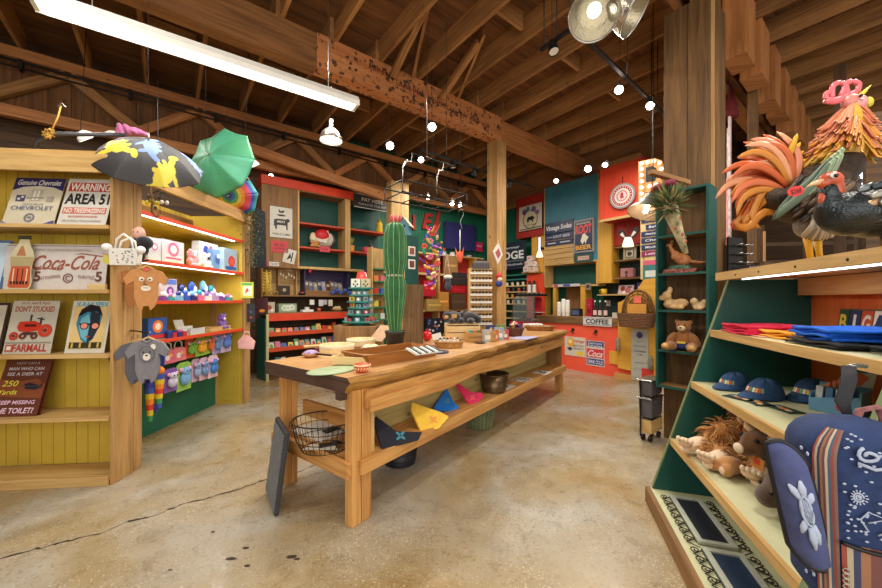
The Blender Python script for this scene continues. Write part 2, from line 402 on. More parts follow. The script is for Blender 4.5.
L_.new(v_.outputs['Fac'], rr_.inputs['Fac']); x_ = N_.new('ShaderNodeMix'); x_.data_type = 'RGBA'; L_.new(rr_.outputs['Color'], x_.inputs[0]); L_.new(src, x_.inputs[6]); x_.inputs[7].default_value = (.06, .03, .02, 1); L_.new(x_.outputs[2], bs.inputs['Base Color'])
M_char = pt((74, 42, 34), .8)
mb = MB().box(aL, 4.9, 4.5, 4.7, 4.42, 4.86, W_char)
rs = random.Random(5)
for (xa, xb, zc) in [(.72, 1.12, 4.73), (1.18, 1.42, 4.66), (1.46, 1.66, 4.66), (1.72, 2.1, 4.62), (2.14, 2.34, 4.6), (2.4, 2.55, 4.6), (2.62, 2.84, 4.59), (2.92, 3.1, 4.58)]:   # faded stencilled scrawl, unreadable
    x = aL + xa
    while x < aL + xb:
        h = rs.uniform(.02, .06); mb.beam((x, 4.499, zc - h), (x + rs.uniform(-.02, .03), 4.499, zc + h), .001, .012, M_char, up=(1, 0, 0)); mb.beam((x, 4.499, zc + rs.uniform(-.04, .04)), (x + .035, 4.499, zc + rs.uniform(-.04, .04)), .001, .01, M_char)
        x += rs.uniform(.022, .04)
struct(mb, 'ceiling_beam_main', yaw=g)
struct(MB().box(-6.9, aL + .0, 4.52, 4.7, 4.4, 4.86), 'ceiling_beam_dark', W_beamd, yaw=g)
struct(MB().box(4.9, 7.98, 4.55, 4.72, 4.42, 4.84), 'ceiling_beam_tail', W_beam, yaw=g)
mb = MB()
mb.box(-6.9, 11.5, 1.2, 1.26, 4.44, 4.84); mb.box(-6.9, 11.5, 1.34, 1.40, 4.44, 4.84)
struct(mb, 'ceiling_beam_double', W_beamd, yaw=g)
for k in range(9):
    mb = MB(); x = 4.9 + k * .72; mb.box(x, x + .4, .98, 1.19, 4.12 + .06 * (k % 2), 4.84); mb.box(x + .4, x + .7, 1.08, 1.19, 4.5, 4.84)
    struct(mb, 'ceiling_beam_block', W_beam, yaw=g)
mb = MB().box(4.7, 11.4, 1.42, 1.56, 4.3, 4.42)
struct(mb, 'ceiling_beam_rail', W_beam, yaw=g)
o = struct(MB().box(4.78, 4.91, 4.5, 4.76, 0, 4.42, W_post).box(4.915, 5.03, 4.5, 4.76, 0, 4.42, W_post), 'column', yaw=g, bevel=.006)
mb = MB()
mb.box(4.13, 4.17, 1.10, 1.28, 0, 4.44, W_pillar).box(4.13, 4.17, 1.285, 1.5, 0, 4.44, W_pillar).box(4.175, 4.56, 1.14, 1.48, 0, 4.44, W_pillar)
mb.box(4.14, 4.3, 1.1, 1.135, 0, 4.44, W_post).box(4.305, 4.6, 1.09, 1.135, 0, 4.44, W_pillar)
struct(mb, 'pillar', yaw=g, bevel=.004)
zt, zb = 4.78, 3.98
mb = MB(); mb.box(-6.9, 7.6, 7.2, 7.3, 4.7, 4.84); mb.box(-6.9, 7.6, 7.2, 7.3, 3.9, 4.05)
struct(mb, 'ceiling_beam_truss', W_beam, yaw=g)
x = -6.6; k = 0
while x < 7.3:
    mb = MB(); mb.beam((x, 7.25, 4.1), (x + .75, 7.25, 4.66), .09, .13); mb.beam((x + .78, 7.25, 4.66), (x + 1.5, 7.25, 4.1), .09, .13)
    struct(mb, 'ceiling_beam_web', W_joist if k % 2 else W_beam, yaw=g); x += 1.56; k += 1
mb = MB()
for k in range(60): mb.box(-6.9 + k * .24, -6.9 + k * .24 + .236, 7.35, 7.37, 3.92, 4.82)
struct(mb, 'wall_gusset', W_deck, yaw=g)
mb = MB(); mb.tube([(-6.8, 7.12, 4.62), (7.5, 7.12, 4.62)], .018, M_iron, 6); mb.tube([(-6.8, 7.15, 4.55), (7.5, 7.15, 4.55)], .012, M_black, 6)
for k in range(12): mb.box(-6 + k * 1.1, -5.96 + k * 1.1, 7.1, 7.2, 4.52, 4.65, M_iron)
tag(mb.build('conduit', M=Matrix.Rotation(g, 4, 'Z')), 'thin grey conduit and cable running along the timber truss', 'conduit')
p0, p1 = at(215, 136, 6.0), at(390, 199, 7.6)
struct(MB().beam(p0, p1, .1, .17), 'ceiling_beam_brace', W_beam)
q = at(398, 300, 7.7); 
struct(MB().box(-.23, .0, -.12, .1, 0, 4.0).box(.01, .2, -.12, .1, 0, 4.0), 'post_column', W_shelf, loc=(q.x, q.y, 0), yaw=g)
mb = MB()
for k in range(26): mb.box(8.15, 11.6, 2.2, 2.2 + .03 + random.uniform(0, .01), k * .2, k * .2 + .2005)
struct(mb, 'wall_passage', W_dark, yaw=g)
def eyes(t, p, r, c=(20, 20, 26)):
    for sx in (1, -1): MB().ell((p[0] * sx, p[1], p[2]), r, pt(c, .2), 8, 6).build('eye', None, t)
# ================================================================ generic printed goods
def printed(name, label, cat, fr, x, y, z, w_, h_, d_=.004, bg=(235, 228, 205), els=(), tilt=0, yaw=0, roll=0, group=None, edge=None, rough=.4, parent=None):
    """a sign, card or carton: front face towards -y, standing on its lower edge"""
    bg = tuple(int(c * .94) for c in bg)
    mb = MB(); mb.box(-w_ / 2, w_ / 2, 0, d_, 0, h_, pt(edge, rough) if edge else pt(bg, rough))
    if edge: mb.box(-w_ / 2 + .004, w_ / 2 - .004, -.0006, 0, .004, h_ - .004, pt(bg, rough))
    yy = -.001
    for e in els:
        k = e[0]; yy -= .0004
        if k == 'r': mb.box(e[1] * w_ / 2, e[3] * w_ / 2, yy, yy + .0004, (e[2] + 1) / 2 * h_, (e[4] + 1) / 2 * h_, pt(e[5], rough))
        elif k == 'e': mb.disc(e[1] * w_ / 2, (e[2] + 1) / 2 * h_, e[3] * w_ / 2, e[4] * w_ / 2, yy, .0004, pt(e[5], rough))
        elif k == 'o': mb.ring(e[1] * w_ / 2, (e[2] + 1) / 2 * h_, e[3] * w_ / 2, e[4] * w_ / 2, yy, .0004, pt(e[5], rough))
        elif k == 't': mb.text(e[1], e[2] * w_ / 2, (e[3] + 1) / 2 * h_, e[4] * h_ / 2, pt(e[6], rough), yy, w=e[5] * w_ if e[5] else None, shear=e[7] if len(e) > 7 else 0, bold=e[8] if len(e) > 8 else .01, rot=e[9] if len(e) > 9 else 0)
        elif k == 'p': mb.prism([(a * w_ / 2, (c + 1) / 2 * h_) for a, c in e[1]], .0004, pt(e[2], rough), None, yy)
    if parent is not None:
        return mb.build(name, None, parent, Matrix.Translation((x, y, z)) @ Euler((-tilt, roll, yaw)).to_matrix().to_4x4())
    o = mb.build(name); o.location = fr.p(x, y, z); o.rotation_euler = (-tilt, roll, fr.yaw + yaw)
    return tag(o, label, cat, group)
CR = (238, 232, 212)
# ================================================================ left unit one: yellow back, tin signs
yaw1 = R(5.3); q = onz(111.5, 484.6, 0); FL = Fr(q.x, q.y, 0, yaw1)
def bead(mb, x0, x1, y, z0, z1, mat_, pitch=.09, t=.012, gap=.006):
    mb.box(x0, x1, y, y + .012, z0, z1, mat_); x = x0
    while x < x1 - .002:
        mb.box(x, min(x + pitch - gap, x1), y - t * .5, y + .001, z0, z1, mat_); x += pitch
XW = -1.75
u1 = thing('display_bookcase', 'tall pine bookcase with yellow beadboard back holding tin signs', 'bookcase', FL.o, yaw1)
D1 = .30
mb = MB(); bead(mb, XW, -.03, D1 - .014, .06, 2.58, M_yel); mb.build('back_panel', None, u1)
z_ = lambda v, u=60: FL.hit(u, v, 0).z
H1 = z_(153.5)
mb = MB(); mb.box(-.012, .012, 0, .2, 0, H1, W_post).box(-.03, .012, .205, D1, 0, H1 - .02, W_post)
mb.build('side_panel', None, u1, bevel=.003)
mb = MB().box(XW, -.014, -.022, 0, z_(172), H1, W_shelf); mb.build('header_board', None, u1, bevel=.003)
MB().box(XW, .0, 0, D1, H1, H1 + .03, W_shelf).build('top_board', None, u1, bevel=.003)
MB().box(XW, -.014, -.022, 0, 0, z_(477.5), W_shelf).box(XW, -.013, .002, D1 - .03, z_(479) - .03, z_(479), W_shelf).build('base_board', None, u1, bevel=.003)
zs = []
for v0, v1 in ((224.5, 228.5), (289.5, 294), (354.5, 358), (417.5, 422)):
    zt_ = z_(v0); zs.append(zt_); MB().box(XW, -.014, -.02, D1 - .025, zt_ - .03, zt_, W_shelf).build('shelf', None, u1, bevel=.002)
def signL(name, label, cat, u0, v0, u1_, v1, k, bg, els, tilt=.27, y=.05, group='tin signs in the yellow-backed bookcase', **kw):
    a = FL.hit(u0, v1, y).x; b = FL.hit(u1_, v1, y).x; h = (FL.hit((u0 + u1_) / 2, v0, y + .06).z - zs[k]) / cos(tilt)
    return printed(name, label, cat, FL, (a + b) / 2, y, zs[k] + .0015, b - a, h, .004, bg, els, tilt, group=group, **kw)
NV, RD, BK, GY = (48, 44, 96), (190, 62, 48), (44, 42, 46), (150, 148, 150)
signL('tin_sign', 'cream and navy tin sign for genuine car parts with chequered flags', 'sign', 1, 176, 53, 225, 0, (228, 220, 192), [
    ('p', [(-1, .45), (-.6, .6), (0, .66), (.6, .6), (1, .45), (1, 1), (-1, 1)], NV), ('t', 'Genuine Chevrolet', 0, .8, .22, .86, (232, 228, 210), .3),
    ('r', -.22, .0, .22, .5, (190, 184, 168)), ('r', -.12, .05, -.03, .45, (236, 232, 214)), ('r', .03, .05, .12, .45, (236, 232, 214)), ('r', -.35, .1, .35, .17, (160, 156, 148)),
    ('r', -.75, -.02, -.4, .24, (80, 80, 110)), ('r', -.68, .04, -.58, .12, (220, 216, 200)), ('r', -.55, .12, -.45, .2, (220, 216, 200)), ('r', .45, -.02, .72, .2, (170, 160, 150)),
    ('t', 'CHEVROLET', 0, -.3, .17, .82, (120, 124, 150)), ('t', 'SALES & SERVICE', 0, -.14, .07, .4, (140, 140, 150)), ('o', 0, -.7, .14, .2, (130, 130, 140)), ('r', -.08, -.74, .08, -.66, (130, 130, 140)),
    ('p', [(-1, -1), (-.7, -1), (-1, -.85)], (120, 130, 190)), ('p', [(1, -1), (.5, -1), (1, -.8)], (90, 90, 150))])
signL('tin_sign', 'white tin sign reading WARNING AREA 51 in red and black', 'sign', 56, 177, 105, 225, 0, (232, 230, 220), [
    ('r', -.9, .45, .9, .83, RD), ('t', 'WARNING', 0, .64, .3, .84, (236, 230, 218), 0, .03), ('t', 'AREA 51', 0, .13, .42, .92, BK, 0, .03),
    ('r', -.9, -.5, .9, -.24, (206, 120, 104)), ('t', 'NO TRESPASSING', 0, -.37, .18, .84, (240, 232, 222), 0, .02), ('t', 'PHOTOGRAPHY IS PROHIBITED', 0, -.62, .08, .6, RD), ('t', 'USE OF DEADLY FORCE AUTHORIZED', 0, -.8, .08, .8, (150, 140, 140))])
a = FL.hit(3, 286, .06).x; b = FL.hit(109, 286, .06).x; hz = FL.hit(60, 244.5, .1).z - zs[1] - .06
printed('tin_sign', 'long white tin sign with flowing red soda script and two fives', 'sign', FL, (a + b) / 2 - .02, .06, zs[1] + .0015, b - a - .02, hz + .06, .004, (226, 220, 214), [
    ('r', -.98, .92, .98, .95, (150, 110, 96)), ('t', 'DRINK DELICIOUS AND REFRESHING', .12, .74, .1, .55, (170, 150, 140)), ('t', 'Coca-Cola', .2, .2, .62, .66, (158, 92, 74), .55, .015),
    ('p', [(-.4, -.12), (-.2, -.04), (.1, -.14), (.1, -.17), (-.2, -.09), (-.4, -.17)], (158, 92, 74)), ('p', [(.32, .56), (.5, .62), (.9, .5), (.9, .46), (.5, .57)], (158, 92, 74)),
    ('t', '5', -.34, -.42, .42, None, (120, 76, 66), 0, .03), ('t', '5', .86, -.42, .42, None, (120, 76, 66), 0, .03), ('t', 'AT FOUNTAINS', -.08, -.46, .14, .19, (150, 110, 100), 0, .01, .12), ('t', 'IN BOTTLES', .62, -.46, .14, .16, (150, 110, 100), 0, .01, -.1),
    ('o', .26, -.5, .08, .1, (120, 70, 60)), ('t', 'C', .26, -.5, .22, None, (120, 70, 60)), ('e', .92, -.78, .016, .016, (210, 50, 50))], tilt=.1, group='tin signs in the yellow-backed bookcase')
bq = FL.hit(18, 288, .0)
bt = thing('bottle_sign', 'cola bottle shaped tin cut-out leaning before the long soda sign', 'sign', FL.p(bq.x, .0, zs[1] + .002), yaw1, 'tin signs in the yellow-backed bookcase', rot=(-.12, 0, yaw1))
hb = FL.hit(18, 235, .03).z - zs[1]; wb = .085
def bottle_poly(s=1.0):
    pr = [(.8, 0), (.98, .05), (1, .16), (.84, .34), (.9, .48), (.98, .58), (.84, .7), (.5, .84), (.4, .92), (.42, .965)]
    return [(x * wb * s, z * hb) for x, z in pr] + [(-x * wb * s, z * hb) for x, z in pr[::-1]]
mb = MB().prism(bottle_poly(), .004, pt((206, 196, 160)))
mb.prism([(x * .92, z * .40 * hb + .01) for x, z in [(-.8 * wb, 0), (.8 * wb, 0), (.98 * wb, .1), (.92 * wb, .6), (.84 * wb, 1.0), (-.84 * wb, 1.0), (-.92 * wb, .6), (-.98 * wb, .1)]], .001, pt((196, 92, 60)), None, -.001)
for k in (-.55, -.2, .2, .55): mb.box(k * wb - .004, k * wb + .004, -.0018, -.001, .04, .38 * hb, pt((110, 46, 40) if abs(k) < .3 else (232, 206, 160)))
for k in range(6): mb.disc((-.62 + .25 * k) * wb, .05, .008, .014, -.003, .001, pt((60, 34, 34)))
mb.prism([(-.86 * wb, .42 * hb), (.86 * wb, .42 * hb), (.96 * wb, .6 * hb), (-.96 * wb, .6 * hb)], .001, pt((178, 162, 120)), None, -.001)
mb.prism([(-.5 * wb, .62 * hb), (.3 * wb, .62 * hb), (-.0 * wb, .8 * hb), (-.2 * wb, .8 * hb)], .001, pt((180, 120, 84)), None, -.001)
mb.build('bottle_face', None, bt)
MB().box(-.5 * wb, .5 * wb, -.002, .006, .93 * hb, 1.0 * hb, pt((70, 66, 44))).build('cap', None, bt)
bk = FL.hit(99, 289, .02); single(MB().box(-.07, .06, 0, .02, 0, .045, W_pale), 'wooden_block', 'pale wooden prop block under the end of the long soda sign', 'block', FL.p(bk.x, .0, zs[1] + .001), yaw1)
tr = [('t', "IF IT AIN'T RED", 0, .9, .08, .6, (150, 80, 60)), ('t', "DON'T STUCKED", 0, .68, .2, .84, (176, 84, 64), 0, .02), ('r', -.95, -.62, .95, -.56, (150, 140, 124)),
      ('t', 'FARMALL', .1, -.78, .26, .72, (178, 66, 50), 0, .03), ('r', -.92, -.92, -.62, -.66, (170, 90, 80)), ('r', -.86, -.86, -.68, -.72, (230, 220, 200)),
      ('p', [(-.6, -.02), (-.55, .2), (.1, .22), (.42, .1), (.42, -.12), (-.1, -.2), (-.5, -.16)], (196, 56, 36)), ('r', -.3, .0, .2, .1, (90, 30, 26)), ('r', -.12, .22, -.05, .46, (60, 56, 56)), ('r', .32, .1, .4, .36, (60, 56, 56)), ('p', [(.2, .34), (.5, .3), (.5, .26), (.2, .3)], (60, 56, 56)),
      ('o', .62, -.14, .13, .3, (196, 66, 44)), ('e', .62, -.14, .1, .1, (150, 40, 30)), ('o', -.66, -.34, .08, .19, (196, 60, 40)), ('e', -.66, -.34, .05, .05, (80, 40, 30)), ('o', -.28, -.34, .06, .15, (110, 50, 40)), ('o', .2, -.34, .06, .15, (110, 50, 40)), ('r', -.3, -.3, .3, -.2, (80, 50, 44))]
signL('tin_sign', 'grey tin sign with a red vintage tractor and arched brown lettering', 'sign', 2, 301, 50, 355, 2, (206, 200, 184), tr, .2)
fc = [('r', -.88, -.84, .88, .8, (226, 196, 132)), ('t', 'X-RAY SPEX', 0, .86, .17, .84, (84, 168, 190), 0, .03),
      ('p', [(-.66, .1), (-.6, .5), (-.3, .74), (.1, .8), (.45, .68), (.6, .4), (.55, .0), (.3, -.5), (0, -.66), (-.3, -.5), (-.55, -.1)], (58, 130, 160)),
      ('p', [(0, .6), (.5, .5), (.52, .0), (.3, -.48), (.05, -.62)], (44, 48, 62)), ('p', [(-.1, .5), (-.45, .3), (-.5, .0), (-.3, -.4), (0, -.56), (.04, .2)], (112, 182, 200)),
      ('p', [(-.62, .36), (-.5, .66), (-.1, .86), (.4, .78), (.64, .4), (.3, .58), (-.2, .56)], (34, 30, 34)), ('r', -.5, .06, .56, .12, (30, 26, 30)),
      ('e', -.22, .02, .22, .2, (30, 26, 30)), ('e', .34, .02, .22, .2, (30, 26, 30)), ('e', -.22, .02, .17, .155, (232, 150, 130)), ('e', .34, .02, .17, .155, (232, 150, 130)),
      ('p', [(-.1, -.36), (.2, -.36), (.1, -.42), (0, -.42)], (180, 70, 60)), ('r', -.8, -.82, .8, -.6, (60, 56, 40)), ('r', -.7, -.8, -.6, -.62, (206, 180, 90)), ('r', -.3, -.8, -.2, -.62, (206, 180, 90)), ('r', .2, -.8, .3, -.62, (206, 180, 90)), ('r', .6, -.8, .7, -.62, (206, 180, 90))]
signL('tin_sign', 'tin sign of a blue-faced man in round pink spectacles', 'sign', 64, 301, 104, 354, 2, (226, 222, 206), fc, .2)
signL('tin_sign', 'rusty brown tin sign joking about 250 yards and the toilet', 'sign', -12, 361, 36, 418, 3, (112, 62, 44), [
    ('t', 'HOW CAN A', 0, .86, .09, .5, (180, 170, 180)), ('t', 'MAN WHO CAN', 0, .66, .11, .76, (216, 210, 220), .1), ('t', 'SEE A DEER AT', 0, .47, .11, .76, (216, 210, 220), .1), ('p', [(-1, .3), (-.2, .2), (.6, .3), (1, .1), (1, -.4), (-1, -.3)], (140, 78, 50)),
    ('t', '250', -.5, .14, .2, .34, (228, 222, 70), .2), ('t', 'Yards', -.5, -.16, .16, .4, (228, 222, 70), .2), ('p', [(.1, .1), (.3, .16), (.8, .05), (.86, .2), (.9, .0), (.6, -.1), (.2, -.06)], (48, 40, 44)), ('o', .45, .04, .15, .17, (60, 60, 80)), ('r', 0, .02, .9, .045, (80, 80, 100)),
    ('t', 'KEEP MISSING', 0, -.52, .13, .8, (240, 196, 220), .1, .02), ('t', 'THE TOILET?', 0, -.8, .18, .84, (244, 206, 226), .1, .02)], .3)
o = signL('tin_sign', 'narrow edge of a pale blue tin sign cut by the frame', 'sign', -44, 240, 1, 290, 1, (92, 120, 170), [('r', -.9, -.9, .9, .9, (200, 220, 236))], .2)
o = signL('tin_sign', 'brown back edge of a second rusty sign behind the 250 yards sign', 'sign', -6, 363, 40, 418, 3, (96, 40, 30), [('r', -.9, -.9, .9, .9, (120, 60, 44))], .26, y=.075)
o = signL('tin_sign', 'dark edge of a tin sign before the tractor sign', 'sign', -50, 303, -1, 355, 2, (60, 50, 50), [('r', -.9, -.9, .9, .9, (200, 190, 170))], .2)
# ================================================================ left unit two: alcove with red-edged shelves
FA = Fr(-2.76, 3.06, 0, pi / 2)          # x -> away from the camera, y -> to the wall
x0a, x1a = .03, 1.84
u2 = thing('alcove_shelving', 'yellow-backed shelving unit with red-edged lit shelves of toys', 'shelving', FA.o, pi / 2)
mb = MB(); bead(mb, x0a, x1a, .74, .9, 2.62, M_yel); mb.build('back_panel', None, u2)
mb = MB().box(x1a, x1a + .03, .02, .76, .0, 2.62, M_yel).box(x1a - .006, x1a, .05, .4, .05, .98, M_yel).box(x1a - .02, x1a, .36, .45, .0, 2.3, W_shelf); mb.build('end_panel', None, u2)
MB().box(x0a, x0a + .03, .31, .76, .0, 2.6, W_post).build('side_panel', None, u2)
MB().box(x1a + .0, x1a + .14, -.02, .02, 0, 2.7, W_post).box(x1a + .03, x1a + .14, .021, .12, 0, 2.62, W_post).build('end_post', None, u2, bevel=.003)
MB().box(x0a + .01, x1a + .14, -.04, -.0, 2.53, 2.68, W_post).build('header_board', None, u2, bevel=.003)
MB().box(x0a, x1a, .7, .74, 2.3, 2.56, W_mid).build('rear_rail', None, u2)
MB().box(x0a, x1a, .38, .42, 0, 1.0, M_green).build('base_panel', None, u2)
zA = [1.055, 1.44, 1.83, 2.275]
for k, z in enumerate(zA):
    sh = MB().box(x0a, x1a - .005, .012, .735, z - .022, z, M_yel).build('shelf', None, u2)
    MB().box(x0a, x1a - .005, -.004, .012, z - .03, z + .004, M_red).build('red_edging', None, sh)
    if k in (2, 3):
        MB().box(x0a + .05, x1a - .15, .03, .055, z - .034, z - .024, M_led).build('light_strip', None, sh)
    if k == 1: MB().box(x0a + .4, x1a - .3, .03, .04, z - .03, z - .024, M_led).build('light_strip', None, sh)
area('alcove_strip_glow', FA.p(.9, .06, 2.23), (0, 0, pi / 2), 1.5, .03, 8, (.98, 1, .94))
area('alcove_strip_glow', FA.p(.9, .06, 1.785), (0, 0, pi / 2), 1.5, .03, 6, (.98, 1, .94))
rs = random.Random(21)
def toybox(k, u0, u1_, v0, label, bg, els, y=.08, d=.09, cat='toy box', group='boxed toys on the red-edged shelves', dx=0):
    a = FA.hit(u0, CV, y).x; b = FA.hit(u1_, CV, y).x; h = FA.hit((u0 + u1_) / 2, v0, y).z - zA[k]
    return printed('toy_box', label, cat, FA, (a + b) / 2 + dx, y, zA[k] + .001, b - a - .004, h, d, bg, els, group=group, rough=.35)
sp1 = [('r', -.8, -.8, .8, -.2, (236, 230, 236)), ('e', 0, .25, .5, .5, (226, 120, 160)), ('e', 0, .25, .3, .3, (250, 240, 240)), ('r', -.7, -.6, .7, -.45, (200, 90, 140))]
toybox(2, 148, 161, 238, 'pale blue toy carton beside the pine post on the upper shelf', (214, 224, 238), sp1[1:3])
toybox(2, 162, 184, 241, 'white toy carton with pink rings on the upper shelf', (236, 226, 236), sp1)
def plush_small(name, label, fr, x, y, z, s, c1, c2, cat='plush toy', yaw=0, group=None):
    t = thing(name, label, cat, fr.p(x, y, z), fr.yaw + yaw, group)
    blob('body', [((0, 0, s * .3), (s * .26, s * .22, s * .3)), ((0, -.02 * s, s * .72), (s * .27, s * .24, s * .25)), ((-s * .22, -.02, s * .92), s * .1), ((s * .22, -.02, s * .92), s * .1), ((-s * .27, -s * .12, s * .35), (s * .1, s * .12, s * .18)), ((s * .27, -s * .12, s * .35), (s * .1, s * .12, s * .18)), ((-s * .17, -s * .25, s * .1), (s * .11, s * .2, s * .1)), ((s * .17, -s * .25, s * .1), (s * .11, s * .2, s * .1))], mat('plush', c1, .9, sheen=.5, var=.15, ns=40), t, vox=s * .035)
    mb = MB().ell((0, -s * .25, s * .66), (s * .12, s * .07, s * .09), pt(c2)).ell((-s * .1, -s * .22, s * .8), s * .03, pt((20, 20, 20))).ell((s * .1, -s * .22, s * .8), s * .03, pt((20, 20, 20))).ell((0, -s * .32, s * .69), s * .03, pt((30, 20, 20)))
    mb.build('face', None, t); return t
def pxA(u, y=.1): return FA.hit(u, CV, y).x
plush_small('plush_toy', 'pink plush with a white head seated on the upper red-edged shelf', FA, pxA(193), .12, zA[2] + .002, .2, (232, 150, 160), (250, 240, 230))
plush_small('plush_toy', 'black and white plush sitting before the blue toy carton', FA, pxA(206, .06), .07, zA[2] + .002, .18, (230, 230, 236), (40, 40, 60))
toybox(2, 199, 218, 243, 'tall white carton with navy figures behind the black and white plush', (230, 232, 242), [('e', -.3, .4, .3, .36, (50, 60, 150)), ('e', .35, .1, .25, .4, (60, 80, 170)), ('r', -.8, -.8, .8, -.5, (240, 190, 90)), ('e', .2, .6, .2, .2, (200, 60, 90))], y=.2)
toybox(2, 213, 223, 250, 'narrow blue toy carton with a grey figure on the upper shelf', (110, 150, 200), [('e', 0, .1, .6, .7, (60, 80, 150)), ('e', 0, .4, .3, .3, (220, 220, 230))], y=.12)
toybox(2, 224, 237.5, 249, 'light blue toy carton with a red wheel at the far shelf end', (168, 196, 220), [('o', .1, -.1, .3, .5, (200, 60, 60)), ('e', .1, -.1, .3, .3, (230, 90, 80)), ('r', -.8, -.85, .8, -.55, (50, 90, 170))], y=.06)
cols = [('purple', (120, 70, 170)), ('blue', (50, 90, 190)), ('white', (230, 230, 240)), ('teal', (50, 150, 170)), ('navy', (40, 50, 120)), ('lilac', (180, 150, 210)), ('sky-blue', (120, 180, 230)), ('pink', (230, 110, 160))]
toybox(1, 163, 177, 279, 'square purple and white toy carton on the middle red-edged shelf', (226, 216, 238), [('r', -.9, .5, .9, .95, (90, 120, 200)), ('e', 0, -.1, .5, .5, (120, 60, 160)), ('e', 0, -.1, .25, .25, (250, 200, 220))])
for i, (u, v, w_) in enumerate([(166, 292, 5), (173, 293, 5), (181, 291, 6), (188, 290, 6), (195, 291, 6), (202, 290, 6), (209, 292, 7), (216, 291, 7), (223, 293, 6), (230, 294, 6), (184, 284, 8), (194, 282, 9), (205, 281, 8), (213, 285, 7)]):
    front = i < 10; cn, cc = cols[(i * 3) % 8]; y = .05 if front else .22
    a = FA.hit(u - w_ / 2, CV, y).x; b_ = FA.hit(u + w_ / 2, CV, y).x; h = FA.hit(u, v, y).z - zA[1]
    t = thing('toy_pack', '%s small toy pack, number %d from the near post, %s row of the middle shelf' % (cn, (i if front else i - 10) + 1, 'front' if front else 'rear'), 'toy', FA.p((a + b_) / 2, y, zA[1] + .001), FA.yaw, 'small toy packs on the middle shelf')
    W2 = (b_ - a) / 2 * .94
    MB().box(-W2, W2, 0, .06, 0, h * .55, pt(cc, .35), top=(.92, .9)).build('carton', None, t)
    o2 = cols[(i * 5 + 2) % 8][1]
    MB().ell((0, .03, h * .72), (W2 * .8, .03, h * .3), pt(o2, .3), 10, 7).ell((W2 * .3, .01, h * .6), (W2 * .35, .03, h * .2), pt((240, 240, 245), .3), 8, 6).build('blister', None, t)
toybox(0, 148, 167, 318, 'orange and blue toy carton at the near end of the lowest shelf', (60, 100, 180), [('e', 0, .2, .55, .55, (236, 130, 50)), ('e', 0, .2, .3, .3, (250, 230, 210)), ('r', -.9, -.9, .9, -.55, (210, 60, 60))])
for i, u in enumerate((169, 174, 179, 184)):
    x = pxA(u, .05); cn, cc = cols[(i * 3 + 1) % 8]
    t = thing('putty_jar', '%s capped little putty jar, number %d along the lowest red-edged shelf' % (cn, i + 1), 'jar', FA.p(x, .05, zA[0] + .001), FA.yaw, 'little putty jars')
    MB().cyl((0, 0, 0), .026, .055, pt((210, 60, 60) if i % 2 else (50, 60, 140), .3)).build('jar', None, t); MB().cyl((0, 0, .055), .027, .02, pt(cc, .3)).build('lid', None, t)
t = thing('card_tray', 'clear plastic tray of small cards on the lowest red-edged shelf', 'tray', FA.p(pxA(194, .1), .1, zA[0] + .002), FA.yaw)
MB().box(-.12, .12, -.04, .1, 0, .012, M_white).box(-.12, .12, -.045, -.04, 0, .07, pt((200, 205, 215), .2)).box(-.12, .12, .1, .104, 0, .09, M_white).build('tray', None, t)
MB().box(-.1, .1, -.02, .09, .013, .06, pt((222, 224, 226), .4, .3)).build('cards', None, t)
single(MB().box(-.07, .07, 0, .006, 0, .17, pt((236, 236, 230))), 'header_card', 'white display card leaning above the clear tray', 'card', FA.p(pxA(184, .22), .24, zA[0] + .002), FA.yaw, rot=(-.3, 0, FA.yaw))
t = thing('toy_crate', 'pale wooden tray holding a purple plush at the far end', 'tray', FA.p(pxA(217, .1), .08, zA[0] + .002), FA.yaw)
MB().box(-.2, .2, -.03, .1, 0, .015, W_shelf).box(-.2, .2, -.035, -.025, 0, .06, W_shelf).box(-.2, .2, .095, .105, 0, .06, W_shelf).box(-.205, -.195, -.03, .1, 0, .06, W_shelf).box(.195, .205, -.03, .1, 0, .06, W_shelf).build('crate', None, t)
plush_small('plush_toy', 'purple and white plush seated in the pale wooden tray', FA, pxA(221, .1), .1, zA[0] + .02, .2, (120, 80, 170), (250, 240, 240))
hookm = MB().box(.06, 1.8, .372, .379, .62, .64, M_black).box(.06, 1.8, .372, .379, .9, .92, M_black); 
tag(hookm.build('hook_rail', M=FA.M.copy()), 'black slat rails on the green panel carrying hanging toys', 'rail')
def hanger_hook(parent, z): MB().tube([(0, .0, z), (0, .12, z), (0, .3, z + .01)], .004, M_steel, 6).build('hook', None, parent)
